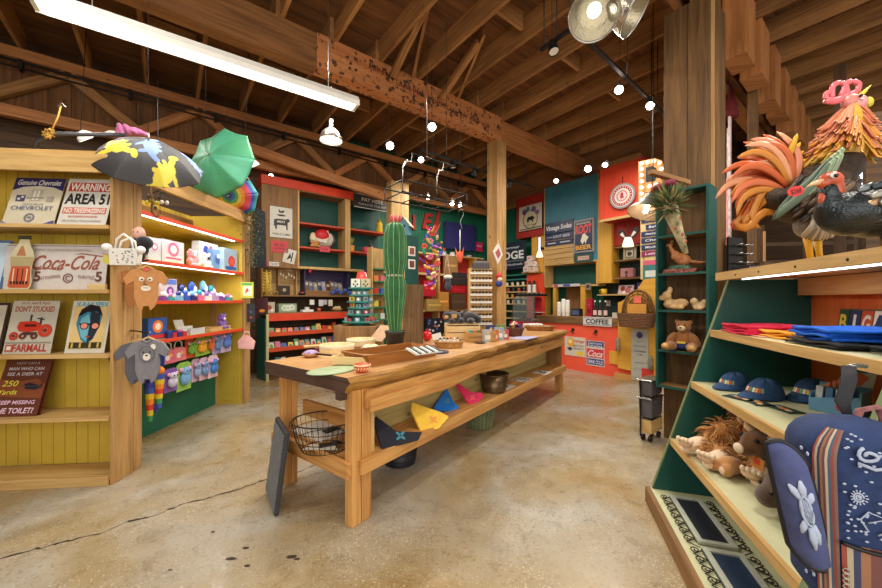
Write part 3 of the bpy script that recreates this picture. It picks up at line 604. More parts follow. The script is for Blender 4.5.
def bagm(c1, c2, nm, label, u, y, z, w_=.13, h_=.17, group='hanging plush bags', style=0):
    w_ *= 1.22; h_ *= 1.12
    t = thing(nm, label, 'toy bag', FA.p(pxA(u, y), y, z), FA.yaw, group)
    if style == 0:
        MB().prism([(-w_ / 2, 0), (w_ / 2, 0), (w_ * .42, h_ * .62), (w_ * .2, h_ * .7), (-w_ * .2, h_ * .7), (-w_ * .42, h_ * .62)], .04, mat('plush_bag', c1, .8, var=.15, ns=30)).build('pouch', None, t, bevel=.014, seg=3)
        MB().tube([(-w_ * .3, .02, h_ * .6), (-w_ * .25, .02, h_ * .95), (0, .02, h_ * 1.08), (w_ * .25, .02, h_ * .95), (w_ * .3, .02, h_ * .6)], .008, pt(c2), 8).build('handle', None, t)
        MB().disc(-.02, h_ * .3, .03, .03, -.003, .002, pt(c2)).disc(.025, h_ * .4, .016, .016, -.003, .002, pt((250, 220, 80))).build('badge', None, t)
    else:
        MB().prism([(-w_ / 2, 0), (w_ / 2, 0), (w_ / 2, h_ * .9), (w_ * .3, h_), (-w_ * .3, h_), (-w_ / 2, h_ * .9)], .006, pt(c2, .4)).build('backing_card', None, t)
        MB().ell((0, -.02, h_ * .42), (w_ * .36, .03, h_ * .24), mat('plush_fig', c1, .9, var=.15, ns=30), 12, 8).ell((-.0, -.025, h_ * .68), (w_ * .28, .03, h_ * .16), mat('plush_fig', c1, .9, var=.15, ns=30), 12, 8).ell((-.3 * w_, -.02, h_ * .76), (w_ * .14, .015, h_ * .08), pt((230, 170, 200)), 8, 6).ell((.3 * w_, -.02, h_ * .76), (w_ * .14, .015, h_ * .08), pt((230, 170, 200)), 8, 6).build('toy_figure', None, t)
        eyes(t, (-.02, -.052, h_ * .7), .008)
    return t
for i, (u, y, c1, c2, lb, st, ww, hh) in enumerate([
    (169, .1, (222, 110, 130), (246, 230, 230), 'pink-red fruit plush bag with white handle, nearest under the shelf', 0, .16, .19),
    (180, .12, (232, 130, 140), (248, 236, 230), 'rosy cake plush bag with white handle behind the nearest one', 0, .16, .19),
    (190, .14, (120, 180, 70), (230, 90, 60), 'lime-green carded fruit plush on the upper hook row', 1, .12, .2),
    (201, .12, (236, 170, 50), (150, 190, 70), 'yellow and green carded plush on the upper hook row', 1, .16, .2),
    (210, .14, (230, 120, 60), (170, 190, 60), 'orange carded plush beside the lilac cards', 1, .12, .2),
    (217, .12, (110, 150, 210), (190, 170, 220), 'lilac card with a pale blue plush, upper hook row', 1, .15, .24),
    (226, .1, (96, 130, 210), (206, 190, 226), 'large lilac card with a blue plush at the row end', 1, .18, .26)]):
    bagm(c1, c2, 'hanging_plush', lb, u, y, .78 if hh < .22 else .76, ww, hh, style=st)
for i, (u, y, c1, c2, lb, ww, hh) in enumerate([
    (171, .1, (206, 200, 226), (130, 90, 170), 'white and purple plush hanging low beside the rainbow toys', .15, .22),
    (184, .12, (120, 170, 220), (150, 200, 90), 'big pale blue plush hanging over a green card', .18, .28),
    (196, .16, (150, 170, 210), (214, 180, 200), 'grey-pink carded plush, lower hook row', .12, .24),
    (204, .13, (120, 150, 200), (226, 190, 204), 'pink carded blue plush in the lower row middle', .13, .24),
    (213, .1, (70, 130, 210), (230, 196, 206), 'pink card with a bright blue plush, far lower row', .15, .25)]):
    bagm(c1, c2, 'hanging_plush', lb, u, y, .44 if hh > .26 else .48, ww, hh, style=1)
rb = [(50, 60, 160), (60, 90, 190), (230, 200, 40), (240, 140, 40), (220, 60, 50), (230, 200, 40), (60, 150, 90), (60, 90, 190)]
for i, (u, vt, vb) in enumerate([(150, 382, 421), (159, 374, 408), (155, 378, 412)]):
    pT, pB = at(u, vt, 3.32 + .04 * i), at(u, vb, 3.32 + .04 * i); Lh = (pT - pB).z
    t = thing('rainbow_streamer', ['rainbow fabric octopus leg toy hanging lowest by the pine post', 'rainbow fabric toy with an orange tag, beside the green panel', 'thin rainbow fabric toy squeezed between two others'][i], 'toy', pB, 0, 'rainbow fabric toys')
    mb = MB(); n = 7
    for k in range(n): mb.cyl((0, 0, Lh * (n - 1 - k) / n), .016 + .004 * ((n - k)), Lh / n, pt(rb[(k + i) % 8]), 12, r2=.018 + .004 * (n - k))
    mb.build('striped_body', None, t); MB().ell((0, 0, Lh + .03), (.05, .04, .045), pt(rb[(i * 3) % 8])).tube([(0, 0, Lh + .05), (0, 0, Lh + .2)], .004, M_white, 6).build('head', None, t)
    if i == 1: MB().box(-.055, .055, -.05, -.045, Lh + .04, Lh + .12, pt((236, 130, 40))).box(-.05, .05, -.053, -.05, Lh + .05, Lh + .085, pt((240, 240, 236))).build('tag_card', None, t)
single(MB().prism([(-.035, 0), (.03, 0), (.035, .17), (-.03, .17)], .006, pt((50, 90, 190))).box(-.03, -.01, -.002, 0, 0, .17, pt((240, 240, 240))), 'striped_ribbon', 'blue and white striped card hanging beside the grey bodysuit', 'card', at(161, 366, 3.25))
# ---- hanging on the pine side panel: bags and bodysuits
def onesie(label, P, s, yaw_, col, face, extra_tag=None):
    t = thing('baby_bodysuit', label, 'bodysuit', P, yaw_, 'baby bodysuits hanging on the bookcase side'); t.scale = (.82, 1, 1.04)
    poly = [(-.13, .30), (-.13, .12), (-.09, .02), (-.045, -.02), (-.03, .03), (.03, .03), (.045, -.02), (.09, .02), (.13, .12), (.13, .30), (.21, .26), (.245, .33), (.17, .42), (.06, .45), (.0, .43), (-.06, .45), (-.17, .42), (-.245, .33), (-.21, .26)]
    poly = [(x * s, (z - .45) * s) for x, z in poly]
    MB().prism(poly, .045 * s, mat('jersey', col, .9, var=.08, ns=30, bump=.2)).build('body', None, t, bevel=.017 * s, seg=3)
    MB().tube([(x * s, -.002, z * s) for x, z in [(-.06, -.002), (-.03, -.026), (0, -.034), (.03, -.026), (.06, -.002)]], .006 * s, pt([c * .75 for c in col]), 6).build('neckline', None, t)
    mb = MB(); face(mb, s); mb.build('applique', None, t)
    mb = MB().beam((-.09 * s, .022, -.01 * s), (0, .022, .03 * s), .008, .012, W_shelf).beam((.09 * s, .022, -.01 * s), (0, .022, .03 * s), .008, .012, W_shelf); mb.build('hanger', None, t)
    MB().tube([(0, .02, .03 * s), (0, .02, .07 * s), (.015, .02, .085 * s), (.02, .02, .07 * s)], .003, M_steel, 6).build('hanger_hook', None, t)
    if extra_tag: MB().box(-.02, .02, -.004, -.002, -.03 * s, .0, pt(extra_tag)).build('tag_card', None, t)
    return t
def face_m(mb, s):
    wz = pt((236, 226, 204)); dk = pt((60, 44, 36))
    for sx in (-1, 1):
        mb.prism([(sx * .075 * s, -.12 * s), (sx * .06 * s, -.095 * s), (sx * .02 * s, -.11 * s), (sx * .015 * s, -.13 * s), (sx * .04 * s, -.15 * s), (sx * .07 * s, -.14 * s)], .003, wz, None, -.006 - 0)
        mb.disc(sx * .042 * s, -.128 * s, .014 * s, .01 * s, -.008, .002, dk)
    mb.disc(0, -.225 * s, .055 * s, .03 * s, -.006, .003, wz); mb.box(-.03 * s, .03 * s, -.008, -.006, -.222 * s, -.217 * s, dk); mb.tube([(-.012 * s, -.008, -.14 * s), (-.02 * s, -.008, -.18 * s), (.01 * s, -.008, -.185 * s)], .004, pt((140, 96, 60)), 6)
def face_b(mb, s):
    gb = pt((116, 116, 122), .9); wz = pt((230, 224, 208)); dk = pt((30, 28, 30))
    mb.disc(0, -.15 * s, .085 * s, .085 * s, -.005, .003, gb).disc(-.07 * s, -.075 * s, .03 * s, .03 * s, -.005, .003, gb).disc(.07 * s, -.075 * s, .03 * s, .03 * s, -.005, .003, wz)
    mb.disc(0, -.18 * s, .042 * s, .038 * s, -.008, .003, wz).disc(0, -.165 * s, .015 * s, .01 * s, -.0095, .002, dk).disc(-.035 * s, -.13 * s, .01 * s, .01 * s, -.008, .002, dk).disc(.035 * s, -.13 * s, .01 * s, .01 * s, -.008, .002, dk)
    mb.ring(0, -.15 * s, .083 * s, .088 * s, -.006, .001, pt((80, 80, 86)))
tan, gry = (196, 138, 84), (128, 126, 132)
if 1:
    onesie('brown bodysuit with a sleepy cream face hanging on the bookcase side', at(146, 268, 2.74), .68, R(30), tan, face_m, (226, 60, 50))
    onesie('plain brown bodysuit squeezed behind the sleepy-faced one', at(136, 270, 2.9), .66, R(48), (176, 118, 68), lambda mb, s: mb.box(-.02, .02, -.003, -.001, -.03, -.01, pt((230, 220, 200))))
    onesie('grey bodysuit with a bear face hanging on the bookcase side', at(147, 340, 2.74), .7, R(20), gry, face_b)
    onesie('darker grey bodysuit right behind the bear-face one', at(137, 342, 2.84), .7, R(36), (96, 96, 104), lambda mb, s: mb.box(-.02, .02, -.003, -.001, -.03, -.01, pt((230, 220, 200))))
    onesie('third grey bodysuit at the back of the grey row', at(130, 344, 2.92), .7, R(44), (84, 84, 92), lambda mb, s: mb.box(-.02, .02, -.003, -.001, -.03, -.01, pt((230, 220, 200))))
for z, lb in ((at(146, 260, 2.72).z, 'upper black rod on the bookcase side carrying brown bodysuits'), (at(146, 333, 2.72).z, 'lower black rod on the bookcase side carrying grey bodysuits')):
    p = at(146, 268, 2.72); single(MB().tube([(0, 0, 0), (-.22, .16, 0), (-.5, .3, 0)], .006, M_black, 8), 'hanging_rod', lb, 'rod', (p.x + .02, p.y, z))
P = at(123, 265, 2.7)
t = thing('mini_tote', 'small white printed tote with pale handles on the pine post', 'bag', P, R(10))
MB().prism([(-.09, 0), (.09, 0), (.1, .13), (-.1, .13)], .06, mat('printed_cloth', (226, 222, 214), .8, var=.06, ns=30)).build('pouch', None, t, bevel=.012)
mb = MB(); rs2 = random.Random(3)
for k in range(26): mb.disc(rs2.uniform(-.08, .08), rs2.uniform(.015, .115), .006, .005, -.0015, .001, pt(rs2.choice([(90, 120, 150), (150, 170, 120), (190, 110, 90), (100, 100, 110)])), n=8)
mb.build('print', None, t)
MB().tube([(-.06, .01, .12), (-.05, .01, .2), (0, .01, .24), (.05, .01, .2), (.06, .01, .12)], .009, pt((240, 236, 228)), 8).tube([(-.06, .05, .12), (-.04, .05, .19), (0.02, .05, .22), (.05, .05, .19), (.06, .05, .12)], .009, pt((240, 236, 228)), 8).build('handle', None, t)
MB().ell((-.115, .01, .135), (.035, .03, .03), pt((244, 240, 236))).build('pompom', None, t); MB().ell((.115, .01, .12), (.03, .03, .03), pt((244, 240, 236))).build('pompom', None, t); MB().prism([(-.14, .02), (-.09, .0), (-.1, .07), (-.13, .08)], .01, pt((200, 190, 80))).prism([(-.145, .04), (-.12, .02), (-.12, .08), (-.14, .09)], .01, pt((210, 80, 110)), None, .012).build('charm', None, t)
P = at(139, 250, 2.86)
t = thing('black_doll', 'small doll in black with a bare pink head hanging above the tote', 'doll', P, R(8))
blob('body', [((0, 0, .0), (.07, .05, .06)), ((.05, -.01, .06), (.06, .05, .05), (0, .4, 0)), ((-.07, -.02, -.02), (.06, .03, .025), (0, .5, 0)), ((.03, -.03, -.05), (.035, .03, .05)), ((-.02, 0, .06), (.04, .04, .04))], mat('black_plush', (28, 28, 34), .95, sheen=.3), t, .008)
MB().ell((-.0, 0, .135), (.045, .042, .055), pt((226, 176, 160))).build('head', None, t)
MB().disc(-.03, -.05, .03, .02, -.06, .02, pt((230, 170, 110))).build('beak', None, t)
eyes(t, (-.016, -.04, .14), .005)
P = at(246, 343, 4.78); t = thing('pink_pouch', 'small pink plush pouch hanging on the alcove end post', 'bag', P, R(20))
MB().prism([(-.09, -.07), (.09, -.09), (.11, .01), (.04, .09), (-.03, .11), (-.1, .03)], .05, mat('pink_plush', (232, 178, 176), .9, var=.1, ns=20)).build('pouch', None, t, bevel=.015, seg=3)
MB().tube([(-.05, .02, .08), (-.02, .02, .15), (.03, .02, .15), (.05, .02, .07)], .007, pt((236, 190, 188)), 8).build('handle', None, t)
P = at(247, 298, 4.86); printed('snack_card', 'yellow and green picture packet hanging on the end post', 'packet', Fr(P.x, P.y, P.z, R(15)), 0, 0, 0, .16, .22, .02, (200, 200, 70), [('r', -.6, -.7, .8, .5, (232, 220, 190)), ('p', [(-.3, -.5), (.3, -.1), (.1, .3), (-.2, .1)], (220, 70, 60)), ('r', -.8, .6, .8, .9, (80, 150, 70))])
P = at(251, 322, 4.95); printed('dark_packet', 'dark packet with red and blue dots below the yellow one', 'packet', Fr(P.x, P.y, P.z, R(15)), 0, 0, 0, .1, .26, .02, (34, 32, 40), [('e', 0, .1, .3, .3, (60, 90, 170)), ('e', 0, -.5, .3, .3, (200, 60, 60))])
P = at(262, 314, 5.6); printed('maroon_packet', 'maroon packet with an orange label hanging past the end post', 'packet', Fr(P.x, P.y, P.z, R(15)), 0, 0, 0, .17, .26, .02, (74, 34, 40), [('e', 0, -.6, .5, .3, (222, 140, 50))])
mb = MB(); rs2 = random.Random(8)
P0_, P1_ = at(251, 206, 4.9), at(252, 266, 4.9)
for k in range(620):
    f = rs2.random(); c = P0_.lerp(P1_, f); rr = .03 + .05 * sin(pi * min(1, f * 1.1))
    a = V((rs2.gauss(0, rr), rs2.gauss(0, rr * .6), rs2.gauss(0, .03))); d = V((rs2.uniform(-1, 1), rs2.uniform(-1, 1), rs2.uniform(-.8, .6))) * .042
    mb.tube([c - P0_ + a, c - P0_ + a + d * .5, c - P0_ + a + d], [.003, .007, .001], pt(rs2.choice([(70, 92, 54), (110, 122, 84), (146, 150, 122), (60, 76, 50)]), .8), 4, flat=.3)
t = thing('leafy_garland', 'grey-green leafy garland hanging at the alcove end post', 'garland', P0_); mb.build('foliage', None, t)['kind'] = 'stuff'; MB().tube([(0, 0, .02), (0.01, 0, -.4), P1_ - P0_], .008, W_mid, 6).build('stem', None, t)
single(MB().prism([(-.07, -.9), (.1, -.92), (.08, -.05), (-.03, 0)], .06, mat('dark_jacket', (34, 38, 44), .85)), 'dark_cloth', 'dark blue-grey cloth hanging behind the leafy garland', 'cloth', at(259, 208, 5.35), R(20), bevel=.02)
# ================================================================ the long slab table
yt = atan2(.801, .598); FT = Fr(-.5525, 2.155, 0, yt)     # x along the table, y across it
HT, LT, WT = .965, 4.37, 1.05
tb = thing('slab_table', 'long live-edge slab table on square fir legs with a lower shelf', 'table', FT.o, yt)
mb = MB(); rs = random.Random(4); n = 60
def edge_(x, s): return .018 * sin(x * 3.1 + s) + .012 * sin(x * 8.7 + 2 * s) + .006 * sin(x * 23 + s)
fr_, bk_ = [], []
for i in range(n + 1):
    x = LT * i / n; fr_.append((x, edge_(x, .6))); bk_.append((x, WT + edge_(x, 2.2)))
T_ = .098
vs = []; fs = []
for (x, y) in fr_: vs += [(x, y + .012, HT), (x, y - .016 + .016 * sin(x * 17), HT - .03 - .01 * sin(x * 9)), (x, y + .006 + .018 * sin(x * 13 + 1), HT - .065 - .01 * sin(x * 15)), (x, y + .034 + .01 * sin(x * 21), HT - T_)]
for (x, y) in bk_: vs += [(x, y, HT), (x, y - .02, HT - T_)]
M_barkedge = wood('live_edge', (84, 52, 24), (206, 150, 70), .6, 1.6, knots=.39)
M_endgrain = wood('end_grain', (52, 38, 32), (96, 70, 56), .6, 1.2)
o0 = 4 * (n + 1)
top_f = [(4 * i, 4 * i + 4, o0 + 2 * i + 2, o0 + 2 * i) for i in range(n)]
mb.add(vs, top_f, W_slab, [[(vs[j][0], vs[j][1]) for j in f] for f in top_f])
ed = [(4 * i + k + 1, 4 * i + 4 + k + 1, 4 * i + 4 + k, 4 * i + k) for i in range(n) for k in range(3)]
mb.add(vs, ed, M_barkedge, [[(vs[j][0], vs[j][2] * 2) for j in f] for f in ed], True)
bt_ = [(4 * i + 3, o0 + 2 * i + 1, o0 + 2 * i + 3, 4 * i + 7) for i in range(n)]; mb.add(vs, bt_, W_slab)
bb = [(o0 + 2 * i, o0 + 2 * i + 2, o0 + 2 * i + 3, o0 + 2 * i + 1) for i in range(n)]; mb.add(vs, bb, M_barkedge, None, True)
mb.add(vs, [(0, o0, o0 + 1, 3, 2, 1)], M_endgrain, [[(vs[j][1], vs[j][2]) for j in (0, o0, o0 + 1, 3, 2, 1)]])
e = 4 * n; mb.add(vs, [(e, e + 1, e + 2, e + 3, o0 + 2 * n + 1, o0 + 2 * n)], M_endgrain)
mb.build('tabletop', None, tb)
def leg_(x, y, w=.125, w2=.125, z1=HT - T_ - .0): MB().box(x, x + w * .46, y, y + w2, 0, z1, W_table).box(x + w * .5, x + w, y, y + w2, 0, z1, W_table).build('leg', None, tb, bevel=.004)
leg_(.05, .05, .16, .075); leg_(.07, .87, .1, .1); leg_(4.16, .06, .1, .1, z1=.39); leg_(4.1, .86, .12, .12)
MB().box(.14, 4.2, .015, .045, .74, HT - T_ - .005, W_table).build('front_rail', None, tb, bevel=.003)
mb = MB().prism([(.16, .72), (1.0, .70), (1.5, .745), (2.3, .70), (3.4, .74), (3.4, .8), (.16, .8)], .015, W_table, None, -.001); mb.build('live_edge_rail', None, tb)
MB().box(.0, .22, .1, .155, HT - T_ - .055, HT - T_, M_endgrain).build('top_cleat', None, tb)
MB().box(.01, .048, .05, .98, .32, .42, W_table).box(.2, .235, .1, .85, .53, .65, W_table).build('end_rail', None, tb, bevel=.003)
zs_ = .415
MB().box(.08, 4.28, .045, .41, zs_ - .03, zs_, W_table).box(.1, 4.28, .415, .75, zs_ - .03, zs_, W_table).box(.1, 4.28, .015, .042, zs_ - .09, zs_ + .002, W_table).build('lower_shelf', None, tb, bevel=.003)
MB().box(.26, 4.2, .31, .33, zs_ + .002, zs_ + .2, W_green).box(.26, 4.2, .315, .335, zs_ + .205, zs_ + .44, W_green).build('back_boards', None, tb)
MB().box(.225, .255, .07, .33, zs_ + .002, zs_ + .3, W_shelf).build('divider', None, tb); MB().box(4.2, 4.23, .07, .33, zs_ + .002, zs_ + .4, W_mid).build('divider', None, tb)
for x, z in ((.155, .36), (.155, .31), (.215, .33), (.155, .75)):
    MB().disc(x, z, .008, .008, .022 if z > .7 else .057, .003, M_black).build('bolt', None, tb)
def onT(u, v, z=HT): return FT.I @ onz(u, v, z)
def placeT(u, v, z=HT): p = onz(u, v, z); return V((p.x, p.y, z + .001))
# ---- on the table top
t = thing('serving_board', 'pale green oval mat lying under the small divided crate', 'mat', placeT(332, 371), yt); MB().lathe([(.0001, 0), (.17, 0), (.18, .004), (.17, .008), (.0001, .008)], mat('celadon', (160, 178, 138), .5), 36, Matrix.Diagonal((1.0, .7, 1, 1))).build('mat_disc', None, t)
def tray_(nm, lb, cat, P, yaw_, L, Wd, h, th, wm, flare=0, fill=None):
    t = thing(nm, lb, cat, P, yaw_)
    MB().box(-L / 2, L / 2, -Wd / 2, Wd / 2, 0, th, wm).build('tray_floor', None, t)
    for sy in (-1, 1): MB().prism([(-L / 2, 0), (L / 2, 0), (L / 2 + flare, h), (-L / 2 - flare, h)], th, wm, None, sy * Wd / 2 - th / 2).build('side_board', None, t)
    for sx in (-1, 1):
        M = Matrix.Translation((sx * L / 2, 0, 0)) @ Matrix.Rotation(sx * atan2(flare, h), 4, 'Y'); MB().box(-th / 2, th / 2, -Wd / 2 + th / 2, Wd / 2 - th / 2, 0, h * sqrt(1 + (flare / h) ** 2) * .99, wm, M).build('end_board', None, t)
    return t
a, b = onT(371, 367), onT(436, 355)
c = FT.p((a.x + b.x) / 2, a.y + .2, HT + .002); dx = (onz(436, 356, HT) - onz(371, 367, HT)); ya = atan2(dx.y, dx.x)
Ltray = dx.length; cen = (onz(436, 356, HT) + onz(371, 367, HT)) / 2 + V((-sin(ya), cos(ya), 0)) * .18
tray_('wooden_tray', 'long shallow brown wooden tray with flared ends beside the cactus', 'tray', (cen.x, cen.y, HT + .002), ya, Ltray, .34, .085, .014, wood('tray_wood', (124, 74, 30), (176, 116, 54), .5), .03)
cr = placeT(351, 366)
t = tray_('divided_crate', 'small pale wooden crate with compartments of trinkets near the table end', 'crate', (cr.x, cr.y + .07, HT + .011), R(-6), .27, .16, .055, .008, W_pale)
MB().box(-.125, .125, -.004, .004, .009, .045, W_pale).box(-.004, .004, -.07, .07, .009, .045, W_pale).build('divider', None, t)
rs = random.Random(9)
for k in range(14):
    cx, cy = rs.uniform(-.1, .1), rs.choice([-1, 1]) * rs.uniform(.025, .055)
    MB().ell((cx, cy, .018 + .006 * rs.random()), (.014, .01, .008), pt(rs.choice([(230, 230, 235), (70, 80, 120), (40, 40, 60), (200, 205, 220)]), .2), 8, 6).build('trinket', None, t)
P = placeT(362, 372); t = thing('small_bowl', 'small red and cream patterned bowl beside the divided crate', 'bowl', P, 0)
MB().lathe([(.0001, .002), (.035, 0), (.045, .01), (.058, .05), (.055, .052), (.043, .014), (.0001, .01)], pt((206, 80, 50), .35), 28).build('bowl', None, t)
mb = MB()
for k in range(16):
    a_ = 6.283 * k / 16; mb.tube([(.0455 * cos(a_), .0455 * sin(a_), .012), (.0535 * cos(a_ + .2), .0535 * sin(a_ + .2), .034)], .004, pt((236, 206, 150)), 5)
mb.build('pattern', None, t); MB().lathe([(.0595, .044), (.0595, .052), (.056, .053)], pt((226, 200, 150)), 28).build('rim', None, t)
def roundbox(lb, u, v, r, h, lid=True, c=W_pale):
    t = thing('round_box', lb, 'box', placeT(u, v), 0, 'round wooden boxes on the slab table')
    MB().lathe([(r, 0), (r, h), (r - .007, h), (r - .007, .008), (.0001, .008)], c, 40).build('band', None, t)
    MB().lathe([(r + .003, h * .62), (r + .004, h * .98), (r - .004, h), (r - .008, h * .8)], pt((222, 208, 176)), 40).build('hoop', None, t)
    MB().lathe([(.0001, 0), (r - .008, 0), (r - .008, h * .5), (.0001, h * .5)], mat('tin_fill', (186, 150, 96), .6, var=.4, ns=40), 30).build('filling', None, t); return t
roundbox('broad round pale wooden box in front of the raised board', 337, 352, .155, .075)
roundbox('second round wooden box farther back by the raised board', 361, 345, .15, .07)
P = placeT(375, 341); t = thing('leaning_board', 'pale brown board leaning up between the round boxes and the cactus', 'board', P, R(-35), rot=(-.75, 0, R(-35)))
MB().prism([(-.11, 0), (.11, .0), (.15, .24), (-.07, .24)], .008, mat('kraft', (196, 160, 126), .7)).build('board', None, t)
P = placeT(311, 357); t = thing('fabric_scoop', 'purple and white cloth bundle in a dark-handled scoop at the table end', 'scoop', P, R(-30))
MB().lathe([(.0001, 0), (.05, .004), (.075, .03), (.072, .032), (.045, .01), (.0001, .006)], pt((180, 130, 80)), 24).build('scoop_bowl', None, t)
MB().ell((0, 0, .03), (.065, .055, .03), mat('purple_cloth', (176, 150, 186), .9, var=.4, ns=40, bump=.5), 16, 10, fn=lambda a, z: 1 + .08 * sin(7 * a)).build('cloth', None, t)
MB().beam((.06, 0, .03), (.22, .02, .028), .022, .012, M_black).build('handle', None, t)
P = placeT(324, 352); t = thing('red_carving', 'dark red carved piece lying behind the cloth scoop', 'carving', P, R(20))
MB().box(-.11, .11, -.03, .03, 0, .02, pt((110, 44, 34))).box(-.08, .06, -.022, .022, .02, .04, pt((130, 54, 40))).build('carving', None, t, bevel=.008)
single(MB().box(-.12, .12, -.05, .05, 0, .02, W_shelf), 'cutting_board', 'small light wooden board behind the red carving', 'board', placeT(316, 347.0) , R(30), bevel=.005)
P = placeT(349, 358); t = thing('lilac_cloth', 'lilac and pink crumpled cloth behind the divided crate', 'cloth', P, 0)
MB().ell((0, 0, .02), (.1, .05, .02), mat('lilac', (196, 150, 180), .9, var=.3, ns=30, bump=.4), 18, 10, fn=lambda a, z: 1 + .12 * sin(5 * a)).build('cloth', None, t)
P = placeT(371, 352); t = thing('fabric_flower', 'cream and yellow fabric flower between the tray and the round boxes', 'flower', P, 0)
mb = MB()
for k in range(9): a_ = 6.283 * k / 9; mb.tube([(0, 0, .03), (.05 * cos(a_), .05 * sin(a_), .06), (.1 * cos(a_), .1 * sin(a_), .035)], [.01, .03, .006], pt((222, 208, 176), .8), 8, flat=.3)
mb.build('petals', None, t); MB().ell((0, -.01, .055), (.025, .025, .02), pt((200, 160, 50))).build('centre', None, t); MB().ell((.0, 0, .02), (.05, .05, .02), pt((180, 166, 130))).build('base', None, t)
single(MB().ell((0, 0, .022), (.03, .03, .022), pt((226, 66, 84)), 16, 10), 'red_ball', 'small bright pink-red ball in the long wooden tray', 'ball', (onz(382, 352, HT + .02).x, onz(382, 352, HT + .02).y, HT + .018))
P = placeT(395, 348); Pc = V((P.x, P.y, HT + .002))
Pc = at(395, 348, 3.7); Pc.z = HT + .002; Yc = Pc.y; s_ = Yc / FP
t = thing('potted_cactus', 'tall ribbed green cactus in a black pot standing on the table', 'cactus', Pc)
MB().lathe([(.0001, 0), (.085, 0), (.1, .13), (.108, .135), (.108, .16), (.098, .16), (.095, .12), (.0001, .12)], pt((38, 36, 38), .5), 32).build('pot', None, t)
MB().lathe([(.0001, .146), (.096, .146)], mat('gravel_top', (206, 196, 176), .9, var=.4, ns=60, bump=.6), 24).build('pebble_layer', None, t)
M_cac = mat('cactus_green', (46, 108, 58), .55, var=.25, ns=12, bump=.2); M_rib = pt((120, 164, 104), .6)
zt_c = CH - (222 - CV) * s_ - Pc.z
prof = [(.045, .14), (.058, .22), (.08, .42), (.1, .62), (.1, .74), (.078, .82), (.082, .86), (.1, .94), (.107, 1.1), (.102, 1.3), (.075, 1.42), (.03, 1.46), (.0001, 1.465)]
prof = [(r_ * 1.0, .14 + (z - .14) * (zt_c - .14) / 1.325) for r_, z in prof]
NR = 12
MB().lathe(prof, M_cac, NR * 6, fn=lambda a, z: 1 + .15 * cos(NR * a)).build('stem', None, t)
mb = MB()
for k in range(NR): a_ = 6.283 * k / NR; mb.tube([(r_ * 1.15 * cos(a_), r_ * 1.15 * sin(a_), z) for r_, z in prof[:-1]], .0035, M_rib, 5)
mb.build('spine_rows', None, t)
MB().ell((0, 0, prof[5][1]), (.088, .088, .02), pt((190, 190, 170)), 20, 8).build('graft_collar', None, t)
for k, (dx, dy, s1) in enumerate([(-.03, 0, 1), (.012, -.02, .8), (.04, .01, .95), (.0, .03, 1.1)]):
    MB().tube([(dx, dy, zt_c - .01), (dx * 1.3, dy, zt_c + .05 * s1), (dx * 1.2, dy, zt_c + .085 * s1)], [.014, .017, .004], pt((196, 70, 80)), 8).build('flower_bud', None, t)
Pb = at(413, 346, 3.95); yb = yt - pi / 2 + R(20)
hb_ = CH - (285 - CV) * Pb.y / FP - HT
single(MB().box(-.11, .11, -.08, .08, 0, hb_, wood('rough_grey_wood', (92, 66, 40), (150, 116, 76), .8, 1.2, knots=.3)), 'wood_block', 'tall rough-sawn brown wooden block standing behind the tray', 'block', (Pb.x, Pb.y, HT + .002), R(8), bevel=.004)
P = placeT(425, 340.); P = at(427, 341, 4.15); P.z = HT + .002
t = thing('red_ornament', 'round red glass ornament on the table next to the rough block', 'ornament', P); MB().ell((0, 0, .06), (.065, .065, .06), pt((206, 30, 40), .15), 20, 12).build('globe', None, t); MB().cyl((0, 0, .11), .02, .03, pt((150, 20, 30))).build('neck', None, t)
P = placeT(424, 351, HT + .09); t = thing('ridged_rack', 'grey and cream ridged card rack lying across the tray end', 'rack', (P.x, P.y, HT + .092), R(42), rot=(R(14), 0, R(42)))
mb = MB().box(-.13, .13, -.07, .07, 0, .006, pt((200, 200, 190)))
for k in range(8): mb.box(-.125 + k * .033, -.11 + k * .033, -.065, .065, .006, .014, pt((60, 62, 66) if k % 2 else (214, 214, 204)))
mb.build('card_rack', None, t)
P = at(449, 350, 3.62); P.z = HT + .001
def basket(nm, lb, cat, P, rx, ry, h, col, fl=1.2, group=None, handle=False):
    t = thing(nm, lb, cat, P, 0, group); mw = mat('wicker', col, .7, var=.3, ns=30)
    mb = MB(); n = 7
    for k in range(n + 1):
        f = k / n; q = 1 + (fl - 1) * f; mb.tube([(rx * q * cos(6.283 * i / 28), ry * q * sin(6.283 * i / 28) , h * f + .002 * (i % 2) + .006) for i in range(28)], h / n * .52, mw, 6, closed=True)
    mb.lathe([(.0001, .002), (1, .002), (1, .006), (.0001, .006)], mw, 28, Matrix.Diagonal((rx, ry, 1, 1)))
    mb.build('woven_body', None, t)
    MB().tube([(rx * fl * 1.02 * cos(6.283 * i / 28), ry * fl * 1.02 * sin(6.283 * i / 28), h + .008) for i in range(28)], .009, mat('wicker_rim', [c * .85 for c in col], .7, var=.2), 8, closed=True).build('rim', None, t)
    return t
basket('wicker_basket', 'low oval wicker basket filled with small dolls, front of the table', 'basket', P, .13, .1, .05, (188, 140, 76), 1.15)
rs = random.Random(2)
for k, (cn, cc) in enumerate([('dark-haired', (36, 30, 40)), ('blue', (50, 90, 170)), ('black', (30, 26, 30)), ('red', (190, 40, 50)), ('white', (228, 224, 216)), ('brown', (120, 70, 40))]):
    x = -.09 + .036 * k; t = thing('tiny_doll', '%s little worry doll lying in the low wicker basket' % cn, 'doll', (P.x + x, P.y + .02 * ((k % 2) * 2 - 1), HT + .05), R(k * 30), 'little dolls in the low basket')
    MB().ell((0, 0, .012), (.016, .02, .02), pt((226, 214, 196)), 10, 8).build('body', None, t); MB().ell((0, .0, .038), .012, pt(cc), 10, 8).build('head', None, t)
